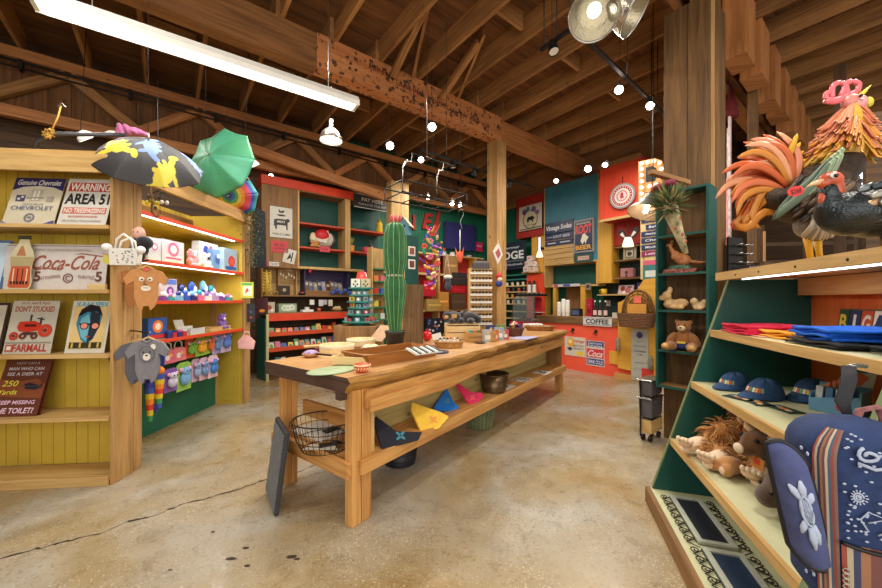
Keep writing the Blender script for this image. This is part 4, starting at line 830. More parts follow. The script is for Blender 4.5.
single(MB().box(-.05, .05, 0, .004, 0, .13, pt((230, 226, 214))).box(-.04, .04, -.001, 0, .02, .05, pt((150, 150, 150))), 'display_card', 'white card standing up behind the low wicker basket', 'card', (P.x - .1, P.y + .13, HT + .002), R(12), rot=(-.2, R(-14), R(12)))
single(MB().cyl((0, 0, 0), .1, .012, mat('dark_blue_mat', (62, 64, 84), .8)), 'coaster', 'flat dark blue round mat near the tray end', 'mat', placeT(438, 352.6))
single(MB().lathe([(.0001, 0), (.04, 0), (.07, .014), (.066, .016), (.0001, .006)], pt((84, 66, 54), .4), 24), 'saucer', 'small dark saucer in front of the pale crate', 'saucer', placeT(480, 343.2))
P = at(453, 345, 4.2); P.z = HT + .002
def slat_crate(nm, lb, P, yaw_, L, Wd, h, wm, group=None):
    t = thing(nm, lb, 'crate', P, yaw_, group)
    for sy in (-1, 1):
        mb = MB()
        for k in range(2): mb.box(-L / 2, L / 2, sy * Wd / 2 - .005, sy * Wd / 2 + .005, h * (.5 * k) + .004, h * (.5 * k + .46), wm)
        mb.build('side_board', None, t)
    for sx in (-1, 1): MB().box(sx * L / 2 - .006 - sx * .01, sx * L / 2 + .006 - sx * .01, -Wd / 2 + .006, Wd / 2 - .006, .002, h * 1.04, wm).build('end_board', None, t)
    MB().box(-L / 2 + .02, L / 2 - .02, -Wd / 2 + .006, Wd / 2 - .006, 0, .008, wm).build('crate_floor', None, t); return t
def closed_crate(nm, lb, P, yaw_, L, Wd, h, wm):
    t = slat_crate(nm, lb, P, yaw_, L, Wd, h, wm); MB().box(-L / 2, L / 2, -Wd / 2, Wd / 2, h * 1.045, h * 1.045 + .012, wm).build('top_board', None, t); return t
closed_crate('riser_crate', 'pale upturned wooden crate with the black plush bears on top', (P.x + .12, P.y + .22, HT + .002), R(5), .42, .24, .17, W_pale)
ztc = HT + .002 + .17 * 1.045 + .013
P2 = at(478, 343, 4.2)
t = slat_crate('small_crate', 'low pale crate of folded cards in front of the black bears', (P2.x + .02, P2.y - .05, HT + .002), R(8), .34, .18, .11, wood('crate2', (168, 122, 64), (214, 168, 100), .6, 1.1))
for k, cc in enumerate([(60, 150, 140), (206, 110, 60), (90, 120, 60), (180, 60, 60), (70, 110, 170), (230, 220, 190)]):
    MB().box(-.14 + k * .045, -.105 + k * .045, -.06, .06, .01, .125, pt(cc)).build('packet', None, t)
M_blk = mat('black_fur', (26, 25, 28), .95, var=.3, ns=60, sheen=.5, bump=.6)
PB = (P.x + .12, P.y + .22)
for i, (dx, yw, lb) in enumerate([(-.11, 20, 'black plush bear with tan muzzle and paw lying on the crate'), (.1, -40, 'second black plush bear, curled beyond the tan-muzzled one')]):
    t = thing('plush_bear', lb, 'plush toy', (PB[0] + dx, PB[1], ztc), R(yw), 'black plush bears')
    blob('body', [((0, 0, .075), (.12, .085, .075)), ((-.09, -.03, .09), (.06, .055, .06)), ((-.12, -.01, .145), (.018, .012, .018)), ((-.06, -.03, .148), (.018, .012, .018)), ((-.06, -.09, .035), (.04, .055, .033)), ((.07, -.08, .035), (.045, .055, .035)), ((.1, .03, .05), (.05, .05, .05))], M_blk, t, .009)
    if i == 0:
        MB().ell((-.12, -.075, .08), (.028, .028, .024), pt((196, 150, 90), .9)).build('muzzle', None, t); MB().box(-.06, .005, -.105, -.1, .07, .12, pt((206, 160, 96))).build('tag_card', None, t)
P = at(497, 339, 5.2); P.z = HT + .002
for k, (cn, cc, u, v, yw, hh) in enumerate([('grey and white', (190, 196, 200), 488, 342, 30, .14), ('orange-spined', (214, 120, 60), 494, 341, 10, .13), ('pale blue', (150, 180, 206), 499, 340, -5, .15), ('pink', (206, 90, 110), 504, 339.5, 5, .12), ('navy', (56, 66, 130), 491, 338, 20, .16), ('green', (110, 150, 80), 501, 337, 0, .16)]):
    q = onz(u, v, HT); printed('gift_packet', '%s gift packet standing in the cluster beside the sweets basket' % cn, 'packet', Fr(q.x, q.y, HT + .001, R(yw)), 0, 0, 0, .12, hh, .03, cc, [('r', -.7, -.6, .7, .1, (236, 232, 224)), ('e', 0, .5, .3, .25, (230, 200, 90))], group='gift packets on the slab table')
P = placeT(515, 336)
t = basket('sweets_basket', 'round basket heaped with wrapped sweets near the far table end', 'basket', P, .085, .085, .1, (110, 64, 40), 1.35)
rs = random.Random(31)
for k in range(16):
    a_ = rs.uniform(0, 6.28); r_ = rs.uniform(0, .08); cc = rs.choice([(216, 176, 120), (90, 40, 70), (60, 50, 120), (190, 80, 60), (236, 226, 206), (120, 40, 40)])
    MB().box(-.032, .032, -.02, .02, -.02, .02, pt(cc, .35)).build('wrapped_sweet', None, t, Matrix.Translation((r_ * cos(a_), r_ * sin(a_), .11 + .05 * (1 - r_ / .09) + .01 * rs.random())) @ Euler((rs.uniform(-1, 1), rs.uniform(-1, 1), rs.uniform(0, 3))).to_matrix().to_4x4(), bevel=.006)
P = placeT(540, 330.5)
t = basket('long_basket', 'long low wicker basket with pale rolls at the far table end', 'basket', P, .2, .1, .06, (166, 112, 56), 1.2)
for k in range(6): MB().ell((-.14 + k * .055, 0, .055), (.022, .08, .022), pt((222, 200, 160)), 12, 8).build('roll', None, t)
single(MB().box(-.15, .15, -.1, .1, 0, .07, pt((226, 226, 224))), 'white_packet', 'white paper packet behind the long wicker basket', 'packet', placeT(533, 327.6), R(20), bevel=.015)
single(MB().box(-.2, .2, -.12, .12, 0, .006, pt((170, 170, 206))), 'lilac_sheet', 'lilac sheet lying under the sweets basket', 'paper', placeT(524, 338), yt)
# ---- lower shelf: bandanas, bucket, papers
def bandana(lb, u, v, col, logo, s=.2, yw=0, kind=0):
    q = FT.I @ onz(u, v, zs_); P = FT.p(q.x, q.y, zs_ + .001)
    t = thing('folded_bandana', lb, 'bandana', P, yt + R(yw), 'folded bandanas on the lower shelf')
    M = Matrix.Rotation(R(-38), 4, 'X'); mc = mat('cotton', col, .85, var=.08, ns=20, bump=.2)
    if kind == 0: poly = [(-.17, .0), (.14, 0), (.19, .05), (-.02, .1), (-.15, .25), (-.18, .23)]
    elif kind == 1: poly = [(-.16, .0), (.02, -.02), (.17, .06), (.1, .12), (-.05, .2), (-.15, .26), (-.18, .2)]
    elif kind == 2: poly = [(-.18, .08), (.06, .22), (.1, .24), (.1, .1), (.15, -.02), (.12, -.04), (-.08, .02), (-.17, .03)]
    else: poly = [(-.08, -.0), (.0, -.03), (.06, .0), (.18, .04), (.17, .09), (.03, .12), (-.1, .26), (-.13, .24)]
    poly = [(x * s / .2, z * s / .2) for x, z in poly]
    MB().prism(poly, .02, mc, M).build('cloth', None, t, bevel=.008, seg=2)
    mb = MB(); cx, cz = (-.0, .06) if kind != 2 else (.02, .1)
    for k in range(4): a_ = .6 + 1.57 * k; mb.prism([(cx, cz), (cx + .035 * cos(a_ - .35), cz + .03 * sin(a_ - .35)), (cx + .05 * cos(a_), cz + .04 * sin(a_)), (cx + .035 * cos(a_ + .35), cz + .03 * sin(a_ + .35))], .001, pt([int(l * .6 + q_ * .4) for l, q_ in zip(logo, col)]), M, -.0015)
    mb.ring(cx, cz, .012, .02, -.003, .001, pt([int(l * .6 + q_ * .4) for l, q_ in zip(logo, col)]), M, 14); mb.build('emblem', None, t)
bandana('folded black bandana with turquoise emblem on the lower shelf', 403, 444, (26, 28, 40), (60, 190, 206), .19, -18, 0)
bandana('folded yellow bandana with orange emblem on the lower shelf', 436, 427, (244, 196, 66), (232, 120, 60), .185, -18, 1)
bandana('folded blue bandana with faint emblem on the lower shelf', 450, 411, (24, 116, 206), (110, 150, 120), .18, -10, 2)
bandana('folded pink bandana with orange emblem beside the bronze bucket', 475, 403, (228, 50, 100), (240, 140, 90), .185, -10, 3)
def bucket(nm, lb, P, r0, r1, h, col, metal=.7, rough=.35, handles=True, bands=(.3, .65)):
    t = thing(nm, lb, 'bucket', P); mc = mat('bucket_metal', col, rough, metal, var=.25, ns=10)
    MB().lathe([(.0001, .01), (r0, 0), (r0, .01), (r1, h), (r1 - .006, h), (r0 - .006, .016), (.0001, .016)], mc, 40).build('bucket_wall', None, t)
    MB().tube([(r1 * cos(6.283 * i / 40), r1 * sin(6.283 * i / 40), h) for i in range(40)], .007, mc, 6, closed=True).build('rim', None, t)
    for f in bands: r_ = r0 + (r1 - r0) * f + .003; MB().tube([(r_ * cos(6.283 * i / 40), r_ * sin(6.283 * i / 40), h * f) for i in range(40)], .003, mc, 5, closed=True).build('band', None, t)
    return t
q = FT.I @ onz(494, 391, zs_); bk = bucket('metal_bucket', 'aged bronze metal bucket standing on the lower shelf', FT.p(q.x, q.y + .0, zs_ + .001), .13, .165, .2, (104, 84, 58))
for i, (u, v) in enumerate([(507, 387.5), (525, 380), (545, 373)]):
    q = FT.I @ onz(u, v, zs_); t = thing('paper_print', ['black and white print lying nearest the bronze bucket', 'black and white print lying between two others on the lower shelf', 'black and white print lying at the far shelf end'][i], 'print', FT.p(q.x, q.y + .06, zs_ + .001), yt, 'prints lying on the lower shelf')
    MB().box(-.13, .13, -.12, .1, 0, .002, pt((222, 220, 212))).build('paper', None, t)
    mb = MB(); rs = random.Random(i)
    for k in range(7): x, y = rs.uniform(-.09, .09), rs.uniform(-.09, .07); mb.box(x - .03, x + .02, y - .012, y + .012, .0019, .0026, pt((60, 60, 62)))
    mb.build('ink', None, t)
# ---- floor items by the table
P = onz(478, 430, 0); t = bucket('bushel_basket', 'grey-green bushel basket on the floor under the lower shelf', (P.x + .03, P.y + .12, 0), .13, .17, .26, (120, 128, 92), 0, .8)
mb = MB()
for k in range(22): a_ = 6.283 * k / 22; mb.beam((.134 * cos(a_), .134 * sin(a_), .01), (.173 * cos(a_), .173 * sin(a_), .255), .004, .028, mat('basket_slat', (132, 138, 100), .8), up=(cos(a_), sin(a_), 0))
mb.build('slats', None, t)
P = onz(389, 471, 0); bucket('black_tub', 'low black rubber tub on the floor under the table', (P.x + .07, P.y + .18, 0), .14, .16, .16, (34, 34, 42), 0, .5)
t = thing('end_ledge', 'white-topped low board carrying odds and ends under the table end', 'board', FT.p(.1, .62, zs_ + .001), yt)
MB().box(0.02, .5, -.12, .25, 0, .012, M_white).build('board_top', None, t)
single(MB().box(-.07, .07, -.03, .03, 0, .01, M_black).box(-.02, .03, -.02, .02, .01, .022, M_black), 'tape_measure', 'small black tool lying under the table end', 'tool', FT.p(.3, .6, zs_ + .015), yt)
Pw = at(324, 449, 2.45); rw = .235
zb_ = zs_ + .004; Pw.z = zb_; 
t = thing('wire_basket', 'round dark wire basket hanging on the table end rail', 'basket', Pw); mbw = MB()
zw = CH + (0) - (412 - CV) * 2.62 / FP; hw = .2
for f, r_ in ((0, .15), (.35, .185), (.7, .2), (1, .215)):
    mbw.tube([(r_ * cos(6.283 * i / 36), r_ * .85 * sin(6.283 * i / 36), hw * f) for i in range(36)], .0045 if f == 1 else .0028, M_iron, 6, closed=True)
for k in range(30): a_ = 6.283 * k / 30; mbw.tube([(.02 * cos(a_), .02 * sin(a_), 0), (.15 * cos(a_), .15 * .85 * sin(a_), 0), (.19 * cos(a_), .19 * .85 * sin(a_), .08), (.215 * cos(a_), .215 * .85 * sin(a_), hw)], .002, M_iron, 5)
mbw.build('wire_cage', None, t)
for sx in (-1, 1): MB().tube([(sx * .215, -.05, hw), (sx * .235, -.02, hw - .05), (sx * .235, .02, hw - .05), (sx * .215, .05, hw)], .003, M_iron, 6).build('handle', None, t)
single(MB().box(-.05, .05, -.02, .02, 0, .02, M_black).ell((.06, 0, .02), (.03, .02, .015), M_black), 'black_clip', 'black clip lying inside the round wire basket', 'clip', (Pw.x + .02, Pw.y, zb_ + .008), R(20))
single(MB().prism([(-.1, 0), (.14, .0), (.1, .06), (-.06, .07)], .004, pt((190, 180, 160)), Matrix.Rotation(R(-80), 4, 'X')), 'paper_scrap', 'crumpled paper lying inside the round wire basket', 'paper', (Pw.x - .03, Pw.y - .05, zb_ + .008))
p0 = onz(277, 516, 0); p1 = at(279, 414, 2.78)
A, B_, C_, D_ = onz(273, 515, 0), onz(280, 513, 0), at(291, 433, 2.42), at(277, 414, 2.75)
t = thing('ribbed_panel', 'dark grey ribbed rubber mat leaning against the table leg', 'mat', (0, 0, 0))
A, B_ = onz(271, 516, 0), onz(278.5, 515, 0)
x_ax = (at(277.5, 414, 2.74) - at(290, 432.5, 2.38)); wdt = x_ax.length
u_ = x_ax.normalized(); up_ = (at(290, 432.5, 2.38) - onz(279, 516, 0)); hL = up_.length; un = up_.normalized(); nn = u_.cross(un).normalized(); u_ = un.cross(nn).normalized()
O_ = onz(279, 516, 0) + V((0, 0, .002)); M = Matrix(((u_.x, nn.x, un.x, O_.x), (u_.y, nn.y, un.y, O_.y), (u_.z, nn.z, un.z, O_.z), (0, 0, 0, 1)))
wdt = min(wdt, .36)
mb = MB().box(0, wdt, -.03, .0, 0.0, hL, pt((54, 54, 58), .6)); mb.build('mat_frame', None, t, M, bevel=.008)
mb = MB()
for k in range(26): mb.box(.015, wdt - .015, .0, .006, .02 + k * (hL - .04) / 26, .02 + (k + .5) * (hL - .04) / 26, pt((116, 118, 120), .6)); mb.box(.015, wdt - .015, -.036, -.03, .02 + k * (hL - .04) / 26, .02 + (k + .5) * (hL - .04) / 26, pt((116, 118, 120), .6))
mb.build('ribs', None, t, M)
# ================================================================ dark cabinet with orange header (back, along the beams)
q0 = at(262.5, 300, 6.6); U = Fr(q0.x, q0.y, 0, g)
uh = thing('display_cabinet', 'dark wood wall cabinet with orange-red header and teal-backed shelves', 'cabinet', U.o, g)
ux = lambda u, y=0: U.hit(u, CV, y).x
uz = lambda u, v, y=0: U.hit(u, v, y).z
zh1, zh0 = uz(262.5, 174), uz(262.5, 183); xe = 2.62; zb3 = uz(300, 266)
mb = MB(); bead(mb, 0, xe, -.0, zh0, zh1, M_red, .08); mb.build('header_panel', None, uh)
MB().box(-.02, 0, -.0, .42, zh0, zh1, M_red).build('header_side', None, uh)
MB().box(0, xe, .014, .42, zh0 - .02, zh0 + .04, W_mid).build('cabinet_top', None, uh)
x1, x2, x3 = ux(297.5), ux(345), ux(350)
MB().box(0, x1, -.02, .01, zb3 - .05, zh0 - .02, W_mid).box(-.02, 0, -.02, .42, 1.5, zh0 - .02, W_mid).build('side_pillar', None, uh)
MB().box(x1, x1 + .03, -.02, .42, zb3, zh0 - .02, W_shelf).build('upright', None, uh)
MB().box(x2, x3, -.02, .42, zb3, zh0 - .02, W_shelf).build('upright', None, uh)
mb = MB(); bead(mb, x1 + .03, xe, .40, zb3, zh0 - .02, M_teal, .07); mb.build('back_panel', None, uh)
zu = []
for v in (221.5, 246.0, 266): 
    z = uz(298, v); zu.append(z); MB().box(x1 + .03 if v < 260 else 0.02, xe, -.015 if v > 260 else -.005, .39, z - (.05 if v > 260 else .03), z, W_red if v < 260 else W_shelf).build('shelf', None, uh)
z_l = uz(262, 295); MB().box(0, xe + .2, -.1, .42, z_l - .025, z_l, W_mid).build('lower_shelf', None, uh)
for xx in (.32, .66): MB().box(xx, xx + .02, .2, .4, z_l, zb3 - .05, W_shelf).build('divider', None, uh)
MB().box(.0, .9, .38, .4, z_l, zb3 - .05, W_shelf).build('lower_back', None, uh)
def onU(lb, nm, cat, u0, v0, u1_, v1, y, bg, els, d=.006, **kw):
    a, b, z0, z1 = U.rect(u0, v0, u1_, v1, y); return printed(nm, lb, cat, U, (a + b) / 2, y - d, z0, b - a, z1 - z0, d, bg, els, **kw)
BKx, CRx = (36, 34, 36), (232, 228, 214)
onU('black-framed farm animal WELCOME sign on the dark cabinet side', 'framed_sign', 'sign', 269.5, 207, 292.5, 238, -.022, CRx, [
    ('p', [(-.25, .86), (-.05, .72), (.2, .8), (.3, .7), (.05, .6), (-.2, .62)], BKx), ('e', 0, .46, .38, .09, BKx), ('p', [(-.66, -.3), (-.62, .16), (-.3, .22), (.4, .22), (.62, .3), (.78, .14), (.56, .02), (.56, -.46), (.44, -.46), (.4, -.18), (-.36, -.18), (-.4, -.46), (-.52, -.46), (-.55, -.2)], BKx),
    ('t', 'MEAT', 0, .04, .14, .34, CRx), ('t', 'WELCOME', 0, -.76, .13, .8, BKx)], edge=BKx)
onU('red shield-shaped notice under the WELCOME sign', 'notice_sign', 'sign', 271, 241, 288, 252.5, -.022, (216, 62, 70), [('t', 'BIG TEX', 0, .3, .4, .6, (90, 20, 30)), ('t', 'SAYS HOWDY', 0, -.3, .3, .6, (90, 20, 30))])
onU('tilted black and white picture card below the red notice', 'picture_card', 'card', 282, 249, 294, 263, -.022, CRx, [('p', [(-.4, -.6), (0, .5), (.3, -.2)], BKx), ('r', .3, -.8, .5, .6, BKx)], roll=.2)
onU('small white price strip on the cabinet bottom edge', 'price_sign', 'sign', 269, 262, 279, 266, -.03, (232, 230, 226), [('t', '12.99', 0, 0, .8, .7, (80, 80, 80))])
onU('red price strip beside the white one', 'price_sign', 'sign', 261, 262.3, 268.5, 266, -.03, (214, 60, 58), [])
onU('long dark sign with white saloon lettering over the cabinet', 'long_sign', 'sign', 353.5, 195.5, 388, 210, -.03, (52, 52, 54), [('r', -.97, .84, .97, .92, (210, 206, 196)), ('r', -.97, -.92, .97, -.84, (210, 206, 196)), ('t', 'PAY HERE', .05, .25, .5, .62, (226, 222, 210)), ('t', 'THANKS FOR YOUR VISIT', .05, -.4, .28, .8, (200, 196, 186))], tilt=-.06)
onU('coral price tag under the tortoise figure', 'price_sign', 'sign', 319.5, 246.5, 330, 252, -.01, (226, 70, 86), [('t', '24.99', 0, 0, .6, .6, (120, 20, 40))])
onU('coral price tag under the pink toy truck', 'price_sign', 'sign', 364.5, 250, 372.5, 254, -.01, (226, 70, 86), [('t', '34.99', 0, 0, .6, .6, (120, 20, 40))])
sc = lambda x, y: U.p(x, y).y / FP
def onUz(u, y, z): return U.p(U.hit(u, CV, y).x, y, z + .001)
P = onUz(324, .12, zu[1]); k_ = P.y / FP
t = thing('animal_figurine', 'red and white striped round animal figure with cream face in the cabinet', 'figurine', P, g)
MB().ell((.0, 0, 10 * k_), (11 * k_, .12, 8 * k_), pt((222, 216, 196)), 24, 14).build('body', None, t)
MB().ell((-2 * k_, -.03, 13 * k_), (8 * k_, .11, 6.5 * k_), pt((206, 36, 44)), 20, 12).build('red_saddle', None, t)
MB().tube([(2 * k_, -.1, 18 * k_), (4 * k_, -.125, 12 * k_), (0, -.13, 6 * k_), (-7 * k_, -.11, 7 * k_)], .022, pt((236, 232, 220)), 8).build('band', None, t)
for j in range(3): MB().tube([((7 + 1.3 * j) * k_, -.07 + .01 * j, 16 * k_ - .02 * j), ((8.5 + 1.2 * j) * k_, -.08 + .02 * j, 10 * k_), ((7 + 1.3 * j) * k_, -.07 + .01 * j, 4 * k_)], .008, pt((60, 56, 60)), 6).build('stripe', None, t)
MB().ell((-11 * k_, -.02, 10 * k_), (3.4 * k_, .05, 5.4 * k_), pt((224, 214, 176)), 14, 10).build('head', None, t)
P = onUz(314.5, .02, zu[1]); t = thing('small_figurine', 'small tan bear figure at the foot of the striped animal', 'figurine', P, g)
blob('body', [((0, 0, .06), (.07, .05, .055)), ((-.05, -.02, .11), (.045, .04, .04)), ((.06, -.01, .12), (.04, .035, .035)), ((-.07, -.05, .03), (.04, .03, .03)), ((.07, -.05, .03), (.03, .03, .03))], mat('tan_plush', (206, 142, 74), .8), t, .012)
P = onUz(351.5, .1, zu[1]); t = thing('small_planter', 'small orange planter with a yellow-green plant in the cabinet', 'plant', P, g)
MB().cyl((0, 0, 0), .06, .13, pt((222, 158, 70)), 20, r2=.07).build('pot', None, t)
mb = MB()
for k in range(16): a_ = 6.28 * k / 16; mb.tube([(0, 0, .12), (.03 * cos(a_), .03 * sin(a_), .22), (.07 * cos(a_), .07 * sin(a_), .27 + .03 * (k % 3))], [.008, .012, .002], pt((150, 160, 70)), 5, flat=.4)
mb.build('leaves', None, t)
P = onUz(360, .24, zu[1]); mb = MB(); rs = random.Random(5)
for k in range(60): a_ = rs.uniform(0, 6.28); e_ = rs.uniform(.2, 1.4); d = V((cos(a_) * cos(e_), sin(a_) * cos(e_), sin(e_))) * rs.uniform(.1, .19); mb.tube([(0, 0, .0), d * .5, d], [.01, .006, .002], pt((60, 120, 100)), 4)
single(mb, 'fir_sprig', 'teal-green bushy sprig between the planter and the pink truck', 'plant', P, g)
P = onUz(372, .06, zu[1]); k_ = P.y / FP
t = thing('toy_truck', 'pink toy truck with a black bear driver in the cabinet', 'toy truck', P, g)
MB().prism([(-8.5 * k_, 1.5 * k_), (8.5 * k_, 1.5 * k_), (9 * k_, 4 * k_), (4 * k_, 5.5 * k_), (1 * k_, 5.6 * k_), (-1 * k_, 5.2 * k_), (-8 * k_, 5.4 * k_), (-8.8 * k_, 3 * k_)], .13, pt((226, 70, 110), .3), None, -.02).build('truck_body', None, t, bevel=.008)
for sx in (-1, 1): MB().lathe([(.0001, 0), (.035, 0), (.035, .03), (.0001, .03)], pt((30, 28, 30)), 16, Matrix.Translation((sx * 5.5 * k_, -.025, .035)) @ Matrix.Rotation(pi / 2, 4, 'X')).build('wheel', None, t)
blob('driver', [((-1.5 * k_, .04, 8 * k_), (.05, .045, .05)), ((-1.5 * k_, .03, 11.2 * k_), (.038, .036, .036)), ((-3.4 * k_, 0, 8.6 * k_), (.04, .02, .018))], M_blk, t, .009)
P = onUz(383, .02, zu[0] - .34); t = thing('gnome_figurine', 'yellow and orange standing figure at the cabinet end', 'figurine', onUz(379.5, .12, zu[0]), g)
MB().lathe([(.0001, 0), (.07, 0), (.08, .05), (.06, .16), (.075, .2), (.05, .25), (.0001, .3)], pt((232, 190, 40)), 20).build('body', None, t); MB().lathe([(.05, .26), (.02, .34), (.0001, .38)], pt((150, 130, 60)), 16).build('hat', None, t)
single(MB().ell((0, 0, 0), .05, pt((214, 40, 36), .3)), 'red_ball', 'red ball on the shelf edge beside the pink truck', 'ball', at(381, 252.5, U.p(ux(381), .0).y - .12))
def onUs(u, y=.1): return onUz(u, y, z_l)
P = onUs(266.5, .1); k_ = P.y / FP
t = thing('yellow_figure', 'yellow branching coral-shaped figure on the brown shelf', 'figurine', P, g)
mb = MB().tube([(0, 0, 0), (.01, 0, .25), (-.0, 0, 25 * k_)], [.05, .04, .02], pt((222, 186, 70)), 8)
for k in range(7): z = (3 + 3 * k) * k_; mb.tube([(0, 0, z), (-.07, 0, z + .03), (-.11, 0, z + .09)], [.022, .018, .008], pt((222, 186, 70)), 6); mb.tube([(0.01, 0, z), (.06, -.01, z + .03), (.085, -.01, z + .08)], [.02, .016, .008], pt((226, 196, 100)), 6)
mb.build('branches', None, t)
printed('blue_board', 'narrow blue board behind the yellow coral-shaped figure', 'board', U, ux(261, .2), .2, z_l + .001, .05, 22 * k_, .02, (56, 90, 150))
P = onUs(275.5); t = thing('small_pot', 'little dark-eyed ochre pot beside the yellow figure', 'pot', P, g); MB().lathe([(.0001, 0), (.04, 0), (.055, .04), (.04, .08), (.0001, .08)], pt((180, 140, 60)), 18).build('pot', None, t); MB().disc(0, .045, .02, .02, -.06, .006, BKm := pt((30, 28, 28))).build('eye', None, t)
printed('picture_block', 'dark square picture block with a pale flower motif', 'picture', U, ux(286), .12, z_l + .001, 11 * k_, 10 * k_, .03, (58, 44, 36), [('e', 0, .1, .3, .3, (220, 196, 140)), ('e', .05, .1, .12, .12, (90, 60, 40))])
P = onUs(285, .1); 
t = thing('hanging_ornament', 'silver and cream dangling ornament under the cabinet', 'ornament', onUz(285, -.0, zb3 - .05), g)
mb = MB()
for k in range(6): mb.tube([(-.08 + .05 * k, 0, -.001), (-.08 + .05 * k, 0, -.12 - .03 * (k % 3))], .003, M_steel, 5).ell((-.08 + .05 * k, 0, -.13 - .03 * (k % 3)), (.016, .012, .03), pt((220, 210, 180)), 8, 6)
mb.build('pendants', None, t)
P = onUs(301.5, -.05); t = thing('toy_ladybird', 'black and red little toy by the dark book bin', 'toy', P, g); MB().ell((0, 0, .03), (.07, .045, .035), pt((30, 26, 30)), 14, 8).build('body', None, t); MB().ell((.01, -.02, .05), (.03, .03, .02), pt((220, 60, 70)), 10, 8).build('spot', None, t)
single(MB().ell((0, 0, 0), (.03, .03, .035), pt((205, 40, 50))), 'red_heart', 'small red heart hung under the cabinet near the book bin', 'ornament', onUz(310, -.03, zb3 - .1))
a, b, z0, z1 = U.rect(305, 270, 352, 293, .0); b = ux(350); z1 = min(z1, zb3 - .056); z0 = z_l + .001
t = thing('book_bin', 'dark purple display bin with rows of greeting books', 'bin', U.p(a, .04, z0), g)
Lb = b - a; mP = pt((62, 52, 92)); MB().box(0, Lb, .28, .3, .0, z1 - z0, mP).box(0, .02, 0, .28, 0, z1 - z0, mP).box(Lb - .02, Lb, 0, .28, 0, z1 - z0, mP).box(0, Lb, 0, .28, 0, .02, mP).build('bin_shell', None, t); MB().box(0.02, Lb - .02, -.01, 0, 0.0, .1, W_mid).build('front_lip', None, t)
rs = random.Random(17); fam = [('tan', (150, 118, 84)), ('grey-blue', (126, 140, 176)), ('beige', (190, 170, 140)), ('slate', (90, 100, 130)), ('pale lilac', (186, 182, 210)), ('brown', (110, 80, 60))]
for k in range(9):
    cn, cc = fam[k % 6]; hh = .3 - .02 * (k % 3)
    o = printed('greeting_book', '%s greeting book in the dark bin, place %d from the black-red toy' % (cn, k + 1), 'book', U, a + .1 + k * (Lb - .2) / 8.5 * 1.0, .08 + .02 * (k % 2), z0 + .022, .11, hh, .03, cc, [('r', -.7, .3, .7, .7, (220, 214, 200))], tilt=.25, yaw=.5, group='greeting books in the dark bin')
P = U.p(ux(342, -.06), -.06, z0)
for k in range(5):
    t = thing('blue_spotted_toy', 'blue and white spotted soft toy, number %d in the heap before the books' % (k + 1), 'plush toy', U.p(ux(333 + 4.2 * k, -.1), -.08, z_l + .06 + .05 * (k % 2)), g, 'blue spotted toys')
    MB().ell((0, 0, 0), (.05, .04, .05), mat('spotted_cloth', (70, 100, 180), .8, var=.8, ns=30), 12, 8).build('body', None, t)
for k, (u, cn, cc) in enumerate([(312, 'white', (226, 222, 216)), (321, 'pale', (210, 206, 214)), (325, 'small grey', (180, 178, 186)), (330.5, 'cream', (216, 206, 180))]):
    p = onUz(u, -.09, z_l - .03); t = thing('hanging_tag', '%s tag hanging under the long brown shelf' % cn, 'tag', p, g, 'tags under the brown shelf'); k_ = p.y / FP
    MB().tube([(0, 0, -.001), (0, 0, -.06)], .003, M_black, 5).build('string', None, t); MB().box(-.045, .045, -.004, .004, -.16 - .03 * (k % 2), -.06, pt(cc)).build('card', None, t)
# ================================================================ red-edged candy display in front of it
c0 = onz(267.5, 381, 0); FD = Fr(c0.x, c0.y, 0, atan2(351, 330)); Ld = 1.62; Dd = .40
dz = lambda u, v: FD.hit(u, v, 0).z
hd = dz(270, 313)
cd = thing('candy_display', 'low candy display with red-edged tiers and a teal side', 'display', FD.o, FD.yaw)
MB().box(-.03, .012, -.03, .0, 0, hd - .02, pt((196, 192, 140))).box(-.045, -.02, .005, Dd, 0, hd - .1, M_teal).build('side_panel', None, cd)
MB().box(Ld, Ld + .02, 0, Dd, 0, hd - .02, M_teal).build('end_panel', None, cd)
MB().box(-.02, Ld, Dd, Dd + .02, 0, hd - .05, W_dark).build('back_panel', None, cd)
tiers = [(314, 320.5), (332.5, 336), (348, 351.5), (366, 369)]; zd = []
for k, (v0, v1) in enumerate(tiers):
    z1, z0 = dz(270, v0), dz(270, v1); zd.append(z0)
    sh = MB().box(0.013, Ld, .0, Dd, z0 - .012, z0 + .004, W_dark).build('tier_shelf', None, cd); MB().box(.013, Ld, -.018, -.001, z0 - .012, z1, M_red if k == 0 else W_red).build('red_edging', None, sh)
MB().box(.0, Ld, 0, Dd, hd - .02, hd, W_mid).build('top_board', None, cd)
MB().box(-.0, Ld, 0.02, Dd, 0, .08, W_dark).build('plinth', None, cd)
rs = random.Random(77)
cn_ = [('red', (196, 50, 46)), ('green', (90, 150, 70)), ('blue', (60, 100, 180)), ('white', (220, 220, 214)), ('orange', (226, 130, 60)), ('yellow', (226, 200, 60)), ('pink', (220, 110, 130)), ('brown', (140, 96, 60)), ('teal', (60, 150, 150))]
tn = ['top', 'second', 'third', 'lowest']
nmt = ['upper', 'middle', 'low']
